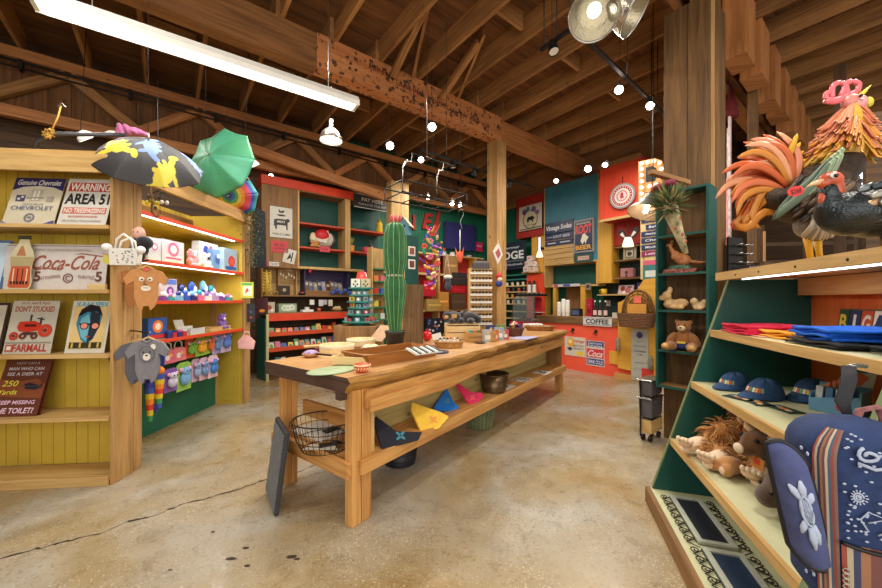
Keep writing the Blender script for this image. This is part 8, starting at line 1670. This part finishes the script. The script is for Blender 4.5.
for k in range(120):
    u, v = rs.uniform(778, 852), rs.uniform(180, 222); 
    if ((u - 815) / 38) ** 2 + ((v - 198) / 25) ** 2 > 1: continue
    y = -.115 * sqrt(max(.05, 1 - ((u - 815) / 44) ** 2 - ((v - 198) / 32) ** 2)) - .01
    mb = MB(); blade(mb, [rl(u, v, y), rl(u - 5, v + 4, y - .006), rl(u - 11, v + 9, y)], 2.4 * kr, bf[k % 4], flat=.3, n=5); mb.build('breast_feather', None, ro)
MB().ell(rl(851, 102), (9 * kr, 6 * kr, 8 * kr), pt((206, 130, 120), .35)).ell(rl(856, 106, -.01), (6 * kr, 6 * kr, 6.5 * kr), pt((226, 150, 150), .35)).build('head', None, ro)
mb = MB(); pc_ = pt((226, 110, 120), .3)
mb.tube(smooth_([rl(825, 100), rl(834, 101), rl(846, 97), rl(857, 92)], 10), [3.6 * kr] * 10 + [2.5 * kr], pc_, 10, flat=.6, up=(0, 1, 0))
for (a_, b_, c_) in (((832, 98), (833, 86), (841, 82)), ((841, 96), (845, 86), (841, 82)), ((848, 95), (846, 84), (852, 81)), ((857, 92), (859, 84), (852, 81)), ((826, 99), (826, 94), (830, 92))): mb.tube(smooth_([rl(*a_), rl(*b_), rl(*c_)], 8), [2.6 * kr] * 8 + [1.6 * kr], pc_, 8, flat=.7, up=(0, 1, 0))
mb.build('comb', None, ro)
mb = MB(); mb.tube([rl(858, 97), rl(864, 92), rl(871, 85)], [.016, .01, .002], pt((220, 200, 60), .35), 8); mb.build('upper_beak', None, ro)
MB().ell(rl(861, 101), (6.5 * kr, .02, 5.5 * kr), pt((232, 150, 152), .35)).ell(rl(869, 102), (4 * kr, .015, 5 * kr), pt((206, 196, 60), .35)).build('wattle', None, ro)
MB().ell(rl(852, 100, -.04), .008, pt((30, 26, 24), .2)).build('eye', None, ro)
MB().ell(rl(799, 225, -.04), (9 * kr, .06, 14 * kr), mat('thigh_grey', (132, 118, 104), .5, var=.4, ns=20, bump=.6), 14, 10, rot=(0, .1, 0)).build('thigh', None, ro)
MB().ell(rl(826, 226, .04), (9 * kr, .06, 14 * kr), mat('thigh_grey2', (110, 104, 80), .5, var=.4, ns=20, bump=.6), 14, 10).build('thigh', None, ro)
for k in range(12): mb = MB(); a = -1.2 + .22 * k; blade(mb, [rl(799, 218, -.07), rl(799 + 9 * sin(a), 229 + 2 * cos(a), -.11), rl(799 + 17 * sin(a), 238 + 6 * cos(a), -.09)], 3 * kr, pt(rs.choice([(156, 144, 130), (120, 108, 96), (176, 160, 140)]), .5), flat=.3); mb.build('thigh_feather', None, ro)
for u, y, nm in ((797, -.06, 'leg'), (829, .05, 'leg')):
    MB().tube([rl(u - 2, 236, y), rl(u, 250, y), (rl(u + 2, 0).x, y, .012)], [.02, .014, .013], pt((226, 170, 30), .4), 10).build('leg', None, ro)
    mb = MB(); fx = rl(u + 2, 0).x
    for a in (-.6, 0, .6, 3.0): mb.tube([(fx, y, .014), (fx + .035 * cos(a), y + .035 * sin(a), .012), (fx + .07 * cos(a), y + .07 * sin(a), .005)], [.011, .009, .003], pt((220, 190, 50), .4), 6)
    mb.build('foot', None, ro)
MB().tube([(rl(811, 0).x, 0, 0), (rl(811, 0).x, 0, .2)], .008, M_steel, 8).build('support_rod', None, ro)
MB().disc(0, 0, 8 * kr, 4.6 * kr, 0, .002, pt((228, 60, 56))).text('$268', 0, 0, 4.2 * kr, pt((60, 20, 20)), 0, w=10 * kr, bold=.02).build('price_tag', None, ro, Matrix.Translation(rl(767, 200, -.152)) @ Matrix.Rotation(-.2, 4, 'Y'))
Yg = 1.42; kg = Yg / FP; Pg = at(884, 262, Yg); Pg.z = 1.636
def gl_(u, v, y=0): return V(((u - 884) * kg, y, CH - (v - CV) * kg - Pg.z))
gf = thing('metal_turkey', 'dark feathered metal turkey with an orange head in front of the rooster', 'turkey', Pg)
def EG(u, v, a, b, y=0, ry=None, rot=0): return (gl_(u, v, y), (a * kg, (ry or b) * kg, b * kg), (0, rot, 0))
blob('body', [EG(884, 210, 46, 27, ry=28, rot=-.18), EG(850, 214, 28, 22, ry=22, rot=.1), EG(832, 206, 13, 14, ry=11), EG(828, 193, 8, 11, ry=8), EG(905, 205, 36, 24, ry=24)], mat('gun_metal', (54, 60, 64), .28, metal=.7, var=.4, ns=14, bump=.4), gf, .01)
blob('head', [EG(831, 180, 10.5, 8.5, ry=8), EG(835, 190, 7.5, 12, ry=7), EG(824, 184, 7, 4.5, ry=5), EG(824, 198, 5, 10, ry=4, rot=.15)], mat('turkey_head', (196, 84, 50), .35, var=.3, ns=20), gf, .006)
mb = MB(); mb.tube([gl_(821, 182), gl_(812, 184), gl_(806, 187)], [.014, .008, .001], pt((206, 170, 130), .3), 8); mb.build('beak', None, gf)
MB().ell(gl_(826, 178, -.028), (4 * kg, .006, 3 * kg), pt((206, 196, 190), .3)).build('eye_patch', None, gf); MB().ell(gl_(826.5, 178.5, -.034), (.008), pt((30, 30, 34), .2)).build('eye', None, gf)
mg = [mat('feather_metal', c, .3, metal=.6, var=.2) for c in [(90, 96, 98), (60, 66, 72), (130, 128, 120), (44, 50, 56), (150, 120, 90)]]
for r_ in range(6):
    for c_ in range(9):
        u = 846 + c_ * 9 + 4 * (r_ % 2); v = 186 + r_ * 8 - c_ * 1.6 + 8
        q_ = 1 - ((u - 888) / 56) ** 2 - ((v - 208) / 29) ** 2
        if q_ < .03: continue
        y = -28 * kg * sqrt(q_) - .004
        mb = MB(); blade(mb, [gl_(u - 4, v + 1, y + .004), gl_(u + 4, v - 2, y - .008), gl_(u + 11, v - 6, y - .004)], 3.8 * kg, mg[(r_ * 2 + c_ * 3) % 5], flat=.25); mb.build('body_feather', None, gf)
for u in (884, 900): MB().tube([gl_(u, 232), (gl_(u, 0).x, 0, .005)], .011, pt((120, 96, 60), .4), 8).build('leg', None, gf)
for u in (884, 900): MB().box(gl_(u, 0).x - .03, gl_(u, 0).x + .03, -.02, .02, 0, .008, pt((120, 96, 60))).build('foot', None, gf)
def far(u0, v0, u1_, v1, Y, nm, lb, cat, bg, els=(), d=.03, yaw_=-.3, **kw):
    a, b = at(u0, v1, Y), at(u1_, v0, Y); fr = Fr((a.x + b.x) / 2, Y, a.z, yaw_); return printed(nm, lb, cat, fr, 0, 0, 0, b.x - a.x, b.z - a.z, d, bg, els, **kw)
# ---- passage beyond the top shelf
for (u0, u1_, Y, v0, wm) in [(757, 764, 4.6, 60, W_pillar), (846, 851, 4.2, 95, W_dark)]:
    a = at(u0, 300, Y); wdt = (u1_ - u0) * Y / FP; mb = MB().box(0, wdt, 0, .1, 0, 4.3, wm); struct(mb, 'post_column', None, (a.x, a.y, 0), g)
a = at(866, 300, 2.9); mb = MB()
for k in range(15): mb.box(0, .9, 0, .03 + .006 * (k % 2), k * .2, k * .2 + .197, W_dark)
struct(mb, 'wall_side_cladding', None, (a.x, a.y, 0), R(-12))
a = at(838, 188, 5.0); b = at(862, 150, 5.0)
t = struct(MB().box(0, b.x - a.x, 0, .04, 0, b.z - a.z + .1, emis('window_daylight', (.72, .84, 1), 3.5)), 'window_1', None, a, R(-25))
struct(MB().box(-.05, 0, -.03, .05, -.05, b.z - a.z + .15, M_black).box(b.x - a.x, b.x - a.x + .05, -.03, .05, -.05, b.z - a.z + .15, M_black).box(0, b.x - a.x, -.03, .05, -.05, 0, M_black).beam((0, -.02, 0), (b.x - a.x, -.02, .45), .03, .03, M_black), 'window_1_frame', None, a, R(-25))
a = at(732, 236, 4.4); ka = a.y / FP
t = thing('hanging_scarf', 'pink and white patterned cloth strips hanging beyond the old pillar', 'cloth', a, g)
for k, (x, w_, cc, z1) in enumerate([(-7, 5, (232, 206, 206), 118), (-2, 4, (226, 150, 150), 90), (2.5, 4, (240, 236, 236), 110), (6, 3, (214, 130, 120), 60)]): MB().prism([(x * ka, -8 * (k % 2) * ka), ((x + w_) * ka, -3 * ka), ((x + w_) * ka, z1 * ka), (x * ka, z1 * ka)], .02, mat('pattern_cloth', cc, .8, var=.3, ns=12), None, .02 * k).build('strip', None, t)
MB().tube([(-.1, .03, 118 * ka), (.14, .03, 118 * ka)], .01, M_black, 6).tube([(0, .03, 118 * ka), (0, .03, 5.15 - a.z)], .004, M_black, 5).build('rod', None, t)
a = at(735, 262, 3.6); ka = a.y / FP
t = thing('black_rack', 'black metal display rack with short pegs beyond the top shelf', 'rack', (a.x, a.y, 0), R(20)); z0 = a.z
MB().box(-.1, .12, 0, .02, 0, z0 + .25, M_black).build('rack_panel', None, t)
for z in (z0 - .02, z0 + .07, z0 + .16):
    for x in (-.05, .05, .11): MB().tube([(x, 0, z), (x, -.1, z + .01)], .008, M_steel, 6).build('peg', None, t)
a = at(775, 269, 2.9); ka = a.y / FP
t = thing('dark_tray', 'low black tray with white lettering on a far counter', 'tray', a, R(0)); MB().box(-25 * ka, 18 * ka, 0, .2, -1 * ka, 4 * ka, pt((30, 30, 36))).build('tray_body', None, t); MB().text('HATS', -18 * ka, 1.5 * ka, 2.4 * ka, pt((200, 200, 206)), 0, w=14 * ka).build('lettering', None, t)
single(MB().box(-24 * ka, 22 * ka, 0, .4, 0, a.z - ka, W_mid), 'far_counter', 'brown counter beyond the top shelf carrying the black tray', 'counter', (a.x + .1, a.y + .12, 0), 0)
a = at(765, 262, 3.3); printed('price_board', 'small dark board with white lines standing beyond the rooster', 'board', Fr(a.x, a.y, a.z, .9), 0, 0, 0, .14, .28, .02, (44, 60, 96), [('r', -.6, .4, .6, .5, (220, 220, 226)), ('r', -.6, .1, .6, .2, (220, 220, 226)), ('r', -.6, -.2, .6, -.1, (220, 220, 226))], edge=(180, 130, 80))
single(MB().box(-.02, .1, 0, .1, 0, a.z - .001, W_dark), 'stand_post', 'dark post holding the small lined board', 'post', (a.x - .03, a.y, 0))
a = at(762, 236, 4.9); t = thing('wall_rack', 'dark slatted rack against the far passage wall', 'rack', (a.x, a.y, 0), R(-10))
for k in range(5): MB().box(0, 1.1, 0, .03, 1.2 + .25 * k, 1.25 + .25 * k, W_dark).build('slat', None, t)
for x in (0, .55, 1.1): MB().box(x, x + .05, .03, .08, 0, 2.5, W_dark).build('upright', None, t)
a = at(729, 118, 4.9); t = thing('red_pennant', 'dark red folded patio umbrella hanging beyond the old pillar', 'umbrella', a, 0); ka = a.y / FP
MB().lathe([(.0001, 44 * ka * .9), (.03, 40 * ka * .9), (.1, 5 * ka), (.11, 0), (.0001, 0)], pt((122, 34, 40), .8), 16).build('canopy', None, t); MB().tube([(0, 0, 0), (0, 0, -.3)], .012, M_iron, 6).build('pole', None, t); MB().tube([(0, 0, 38 * ka), (0, 0, 5.15 - a.z)], .004, M_black, 5).build('cord', None, t)
# ================================================================ umbrellas over the alcove
def orient(zdir, xhint=(1, 0, 0)):
    z = V(zdir).normalized(); x = V(xhint); x = (x - z * x.dot(z)).normalized(); y = z.cross(x)
    return Matrix(((x.x, y.x, z.x, 0), (x.y, y.y, z.y, 0), (x.z, y.z, z.z, 0), (0, 0, 0, 1)))
def umbrella(nm, lb, P, zdir, rad, hgt, pick, NP=8, cordz=5.15, handle=.45, xh=(1, 0, 0), res=(64, 18)):
    t = thing(nm, lb, 'umbrella', P); M = orient(zdir, xh)
    def f(u, v):
        a = 2 * pi * u; k = abs(((u * NP) % 1) - .5) * 2        # 1 at ribs
        r = rad * v; sc_ = 1 - .10 * (1 - k ** 2) * v ** 2
        return tuple(M @ V((r * sc_ * cos(a), r * sc_ * sin(a), hgt * (1 - v ** 2) - .02 * (1 - k) * v)))
    mb = MB(); mb.grid(f, res[0], res[1], pick(.5, .5), pick=pick); o = mb.build('canopy', None, t); s = o.modifiers.new('s', 'SOLIDIFY'); s.thickness = .003
    for k in range(NP):
        a = 2 * pi * k / NP; MB().tube([M @ V((rad * v * cos(a), rad * v * sin(a), hgt * (1 - v * v) - .006)) for v in (.03, .3, .6, .85, 1)], .003, M_steel, 5).build('rib', None, t)
    MB().tube([M @ V((0, 0, hgt + .06)), M @ V((0, 0, hgt)), M @ V((0, 0, -handle))], .007, M_steel, 8).build('shaft', None, t)
    MB().tube([M @ V((0, 0, -handle)), M @ V((0, 0, -handle - .08)), M @ V((.03, 0, -handle - .11)), M @ V((.06, 0, -handle - .08))], .013, W_mid, 8).build('handle', None, t)
    top = M @ V((0, 0, hgt + .05)); MB().tube([top, (top.x, top.y, cordz - P.z)], .002, M_black, 4).build('cord', None, t)
    return t
mk, my, mbl = pt((48, 46, 48), .6), pt((206, 186, 50), .6), pt((112, 140, 196), .6)
def inell(x, y, e): return any(((x - a) * cos(r) + (y - b) * sin(r)) ** 2 / p ** 2 + (-(x - a) * sin(r) + (y - b) * cos(r)) ** 2 / q ** 2 < 1 for a, b, p, q, r in e)
dinoA = [(0, 0, .26, .13, .3), (.24, .14, .12, .05, .6), (.34, .23, .09, .05, 0), (-.27, -.08, .17, .045, -.2), (-.42, -.05, .1, .025, .4), (-.1, -.16, .045, .12, .1), (.12, -.12, .045, .13, -.2), (.0, .14, .04, .05, 0), (-.12, .1, .04, .05, 0), (.12, .17, .04, .05, 0)]
def dino(cx, cy, sc_, rot, fl=1): return [(cx + sc_ * fl * (a * cos(rot)) - sc_ * b * sin(rot), cy + sc_ * fl * a * sin(rot) + sc_ * b * cos(rot), p * sc_, q * sc_, (r * fl + rot)) for a, b, p, q, r in dinoA]
YD = dino(-.4, -.36, 1.15, -.9) + dino(.62, -.5, 1.05, 1.2) + dino(-.2, .65, .7, 2.5) + dino(-.75, .1, .45, .2)
BD = dino(.15, -.16, .95, -.6, -1) + dino(.65, .5, .6, 3)
def pk_d(u, v):
    x, y = v * cos(2 * pi * u), v * sin(2 * pi * u)
    return my if inell(x, y, YD) else (mbl if inell(x, y, BD) else mk)
umbrella('dinosaur_umbrella', 'black umbrella with yellow and blue dinosaurs hanging over the bookcase corner', at(150, 167, 3.02), (.36, -.5, .79), .40, .225, pk_d, 8, handle=.35, res=(300, 84))
mg1, mg2 = pt((70, 150, 116), .5), pt((60, 136, 96), .5)
umbrella('green_umbrella', 'plain green umbrella hanging open above the alcove', at(221, 163, 4.1), (-.15, -.95, .15), .44, .17, lambda u, v: mg1 if int(u * 8) % 2 else mg2, 8, handle=.3)
rbw = [pt(c, .5) for c in [(60, 70, 150), (50, 120, 190), (90, 170, 120), (226, 200, 70), (230, 150, 60), (214, 80, 70), (200, 70, 110), (70, 90, 190), (60, 160, 170)]]
umbrella('rainbow_umbrella', 'small rainbow-ringed umbrella behind the green one', at(233, 194, 4.75), (.1, -.9, -.42), .33, .12, lambda u, v: rbw[min(8, int(v * 9))], 8, handle=.2)
def dome_lamp(lb, P, zdir, r_, col=(236, 232, 224), lit=True):
    t = thing('dome_lamp', lb, 'lamp', P, 0, 'small ceiling lamps'); M = orient(zdir)
    MB().lathe([(r_, 0), (r_ * .9, r_ * .4), (r_ * .4, r_ * .9), (.0001, r_)], pt(col, .35), 24, M).build('shade', None, t)
    MB().lathe([(.0001, .01), (r_ * .8, .01)], M_lit if lit else M_white, 20, M).build('lamp_face', None, t)
    MB().tube([M @ V((0, 0, r_)), (0, .0, 5.15 - P.z)], .004, M_black, 5).build('cord', None, t); return t
dome_lamp('white oval lamp seen beside the green umbrella', at(250, 168, 4.6), (-.3, -.5, .8), .13, lit=False)
dome_lamp('white round lamp glimpsed behind the bookcase top', at(88, 139, 4.3), (-.3, -.6, .75), .1)
t = thing('bent_pipe', 'dark bent pipe with a knotted gold ribbon above the bookcase', 'pipe', FL.p(-.95, .15, H1 + .03)); o_ = t.location
a, b, c, d = at(33, 153, 2.95), at(38, 141, 2.95), at(56, 134, 2.95), at(125, 135, 3.3)
MB().tube([(a - o_), (b - o_), (c - o_), (d - o_)], .018, pt((48, 46, 50), .5), 10).build('pipe', None, t)
k_ = at(50, 134, 2.93) - o_
mb = MB()
for i in range(9): an = i * .7; mb.tube([k_, k_ + V((.06 * cos(an), -.01, .045 * sin(an))), k_ + V((.03 * cos(an + .8), -.015, .03 * sin(an + .8)))], .006, pt((206, 160, 70), .6), 6)
mb.tube([k_, at(58, 117, 2.93) - o_, at(61, 106, 2.93) - o_], .006, pt((206, 160, 70), .6), 6); mb.build('gold_ribbon', None, t)
MB().tube([at(58, 107, 2.93) - o_, at(62, 104, 2.93) - o_, at(66, 107, 2.93) - o_], .006, M_steel, 6).build('star_hook', None, t)
t = thing('pink_bow', 'crumpled mauve-pink bow lying on top of the dinosaur umbrella', 'bow', at(129, 134, 3.35))
mb = MB()
for i in range(7): an = -.6 + i * .75; mb.ell((.09 * cos(an), 0, .03 * abs(sin(an)) + .01), (.075, .03, .03), pt((176, 96, 140), .7), 12, 8, rot=(0, -an * .5, i))
mb.build('bow_loops', None, t); MB().ell((-.16, 0, .0), (.07, .03, .03), pt((206, 196, 190))).build('pale_end', None, t)
t = thing('string_lights_bundle', 'hanging tangle of small yellow and silver ornaments under the dinosaur umbrella', 'ornament', at(158, 200, 3.5))
rs = random.Random(61)
for i in range(12): p = (rs.uniform(-.12, .14), rs.uniform(-.03, .03), rs.uniform(-.08, .05)); MB().ell(p, (.02, .014, .022), pt(rs.choice([(206, 190, 60), (220, 220, 226), (60, 60, 64), (190, 150, 50)]), .3), 8, 6).build('trinket', None, t)
MB().tube([(-.1, 0, .05), (0, 0, .09), (.12, 0, .03)], .005, M_black, 5).tube([(0.02, 0, .09), (.02, 0, -.2)], .003, M_black, 5).tube([(0, 0, .09), (0, 0, 1.2)], .003, M_black, 5).build('wires', None, t)
# ================================================================ lamps
M_tube = emis('fluoro_lit', (1, .98, .95), 6)
A_, B__ = at(31, -1, 2.515), at(357, 104, 3.89); A_.z = B__.z = 3.62
mid = (A_ + B__) / 2; dv = B__ - A_; Lf = dv.length; yf = atan2(dv.y, dv.x)
t = thing('fluorescent_fixture', 'long twin-tube fluorescent fixture hanging under the joists', 'ceiling lamp', mid, yf); t.scale = (1, .75, 1)
MB().prism([(-.11, 0), (.11, 0), (.06, .06), (-.06, .06)], Lf, M_white, Matrix.Translation((-Lf / 2, 0, .0)) @ Matrix(((0, 1, 0, 0), (-1, 0, 0, 0), (0, 0, 1, 0), (0, 0, 0, 1)))).build('housing', None, t)
for y in (-.045, .045): MB().tube([(-Lf / 2 + .03, y, -.022), (Lf / 2 - .03, y, -.022)], .019, M_tube, 12).build('tube', None, t)
MB().box(-Lf / 2, -Lf / 2 + .03, -.09, .09, -.045, 0, M_white).build('end_cap', None, t); MB().box(Lf / 2 - .03, Lf / 2, -.09, .09, -.045, 0, M_white).build('end_cap', None, t)
mb = MB()
for k in range(int(Lf / .06)): mb.box(-Lf / 2 + .05 + k * .06, -Lf / 2 + .053 + k * .06, -.1, .1, -.05, -.044, M_white)
mb.box(-Lf / 2, Lf / 2, -.105, -.1, -.052, .0, M_white).box(-Lf / 2, Lf / 2, .1, .105, -.052, .0, M_white); mb.build('louvre', None, t)
for x in (-.9, .9): MB().tube([(x, 0, .07), (x, 0, 5.15 - 3.62)], .004, M_steel, 5).build('hanger_chain', None, t)
la = area('fluorescent_light', mid - V((0, 0, .06)), (0, 0, yf), Lf - .1, .2, 48, (1, .97, .92))
P = at(331, 141, 4.6); kk = P.y / FP
t = thing('silver_pendant', 'silver bell-shaped pendant lamp past the end of the fluorescent strip', 'lamp', P)
MB().lathe([(11.5 * kk, 0), (11 * kk, 3 * kk), (8 * kk, 9 * kk), (3.5 * kk, 13 * kk), (2.2 * kk, 14 * kk), (2.2 * kk, 21 * kk), (.0001, 22 * kk)], mat('silver_shade', (176, 166, 150), .25, metal=.9), 32).build('shade', None, t)
MB().lathe([(11 * kk, .004), (7.5 * kk, 8.5 * kk), (.0001, 12 * kk)], M_white, 32).build('shade_lining', None, t); MB().ell((0, 0, 5 * kk), 3 * kk, M_lit).build('bulb', None, t)
MB().tube([(0, 0, 22 * kk), (0, 0, 5.15 - P.z)], .005, M_black, 5).build('cord', None, t)
M_par = emis('reflector_bulb', (1, .95, .85), 3.5)
for i, (u, v, zd, lb) in enumerate([(594, 15, (.25, .55, .8), 'big aluminium reflector lamp hanging lowest, seen from inside'), (637, 10, (-.75, .35, .6), 'big ribbed reflector lamp facing the old pillar')]):
    P = at(u, v, 2.3); M = orient(zd); t = thing('reflector_lamp', lb, 'lamp', P, 0, 'big reflector lamps')
    MB().lathe([(.155, -.0), (.15, .04), (.12, .11), (.07, .17), (.045, .2), (.04, .28), (.0001, .29)], mat('reflector', (206, 200, 184), .22, metal=.85, bump=.3), 40, M, fn=lambda a, z: 1 + .015 * cos(24 * a)).build('reflector', None, t)
    MB().lathe([(.148, .004), (.115, .105), (.06, .16), (.0001, .165)], mat('reflector_in', (150, 140, 116), .25, metal=.6, bump=.3), 40, M).build('reflector_lining', None, t)
    MB().tube([M @ V((.155 * cos(6.283 * k / 36), .155 * sin(6.283 * k / 36), 0)) for k in range(36)], .006, M_steel, 6, closed=True).build('rim', None, t)
    MB().ell(M @ V((0, 0, .09)), (.045, .045, .045), M_par, 16, 12).build('bulb', None, t)
    MB().tube([M @ V((0, 0, .28)), M @ V((0, 0, .36)), (0, 0, 5.15 - P.z)], .008, M_iron, 6).build('stem', None, t)
def track(p, q, nm='lighting_track', lb=''):
    t = thing(nm, lb, 'track', p, 0, 'black lighting tracks'); MB().beam((0, 0, 0), tuple(q - p), .035, .03, M_black).build('rail', None, t)
    for f in (.1, .5, .9): c = (q - p) * f; MB().tube([tuple(c), (c.x, c.y, 5.15 - p.z)], .006, M_black, 5).build('drop_rod', None, t)
    return t
zt = 4.0
def atz(u, v, z): Y = FP * (z - CH) / (CV - v); return V(((u - CU) / FP * Y, Y, z))
track(atz(541, 50, zt), atz(574, 27, zt), lb='short black lighting track meeting the long one near the reflector lamps')
track(atz(574, 27, zt), atz(664, 114, zt), lb='long black lighting track running over to the old pillar')
track(atz(421, 150, 3.9), atz(535, 188, 3.9), lb='black lighting track beyond the big post over the table')
def spot(u, v, z, tgt, lb, lit=True, power=26, r_=.05, drop=.1):
    P = atz(u, v, z); t = thing('spot_head', lb, 'spotlight', P, 0, 'track spotlights'); d = (P - V(tgt)).normalized() if not lit else (P - V((P.x * .35, P.y - 2.2, P.z - 2.0))).normalized(); M = orient(d)
    MB().lathe([(r_ * 1.05, 0), (r_, .02), (r_ * .95, .1), (r_ * .55, .14), (.0001, .15)], M_black, 20, M).build('lamp_can', None, t)
    MB().lathe([(.0001, .006), (r_ * .9, .006)], M_lit if lit else M_white, 20, M).build('lens', None, t)
    e = M @ V((0, 0, .12)); MB().tube([e, (e.x, e.y, drop + .05)], .008, M_black, 6).tube([(e.x, e.y, drop + .05), (e.x, e.y, 5.15 - P.z)], .003, M_black, 5).build('yoke', None, t)
    if lit and power:
        l = bpy.data.lights.new('spot_beam', 'SPOT'); l.energy = power; l.spot_size = R(95); l.spot_blend = .8; l.shadow_soft_size = .06; l.color = (1, .9, .74)
        lo = bpy.data.objects.new('spot_beam', l); COL.objects.link(lo); lo.location = P - d * .03; lo.rotation_euler = M.to_euler()
    return t
spot(619, 90, 3.9, (3.2, 6.5, 1), 'lit spot head hanging in the middle of the long track')
spot(650, 106, 3.9, (3.6, 5.2, 0), 'lit spot head at the pillar end of the long track', power=22)
spot(554, 52, 3.9, (1.5, 2.5, 0), 'unlit black spot head on the short track', lit=False)
spot(390, 146, 3.8, (-1.2, 6.2, 1.3), 'bright lit spot under the charred beam, nearer the cactus', power=34, r_=.062)
spot(432, 127, 3.95, (0, 5.0, 1), 'bright lit spot right under the charred beam', power=34, r_=.062)
spot(421, 160, 3.7, (0, 6.5, 1.2), 'smaller lit spot just over the wire rack', power=20)
spot(453, 168, 3.8, (.4, 6.5, 1), 'unlit black spot head on the track past the wire rack', lit=False)
spot(475, 176, 3.8, (1, 7.5, 1), 'unlit black spot head on the track beside the big post', lit=False)
spot(510, 187, 3.8, (1.6, 8.5, 1), 'unlit black spot head just past the big post', lit=False)
spot(452, 204, 3.6, (.3, 9.5, 2), 'lit spot in front of the green wall, over the blue board', power=26)
spot(460, 206, 3.55, (.6, 9.5, 1.5), 'second lit spot in front of the green wall', power=16, r_=.04)
spot(428, 198, 3.6, (-.3, 9.0, 2.6), 'lit spot seen through the wire rack', power=18, r_=.04)
spot(556, 181, 3.9, (2.9, 8.9, 2), 'lit spot over the framed bear sign', power=26)
spot(588, 169, 3.9, (3.4, 8.2, 2), 'brightest lit spot in front of the blue cabinet', power=30, r_=.066)
spot(605, 165, 3.9, (4, 7.4, 2), 'lit spot in front of the red panelling', power=14)
spot(271, 176, 3.95, (-2.6, 7.6, 2), 'lit spot in front of the cabinet header, over the WELCOME sign', power=18)
spot(334, 180, 3.95, (-1.6, 7.9, 2), 'lit spot in front of the header above the tortoise-like figure', power=18, r_=.04)
# ================================================================ last touches
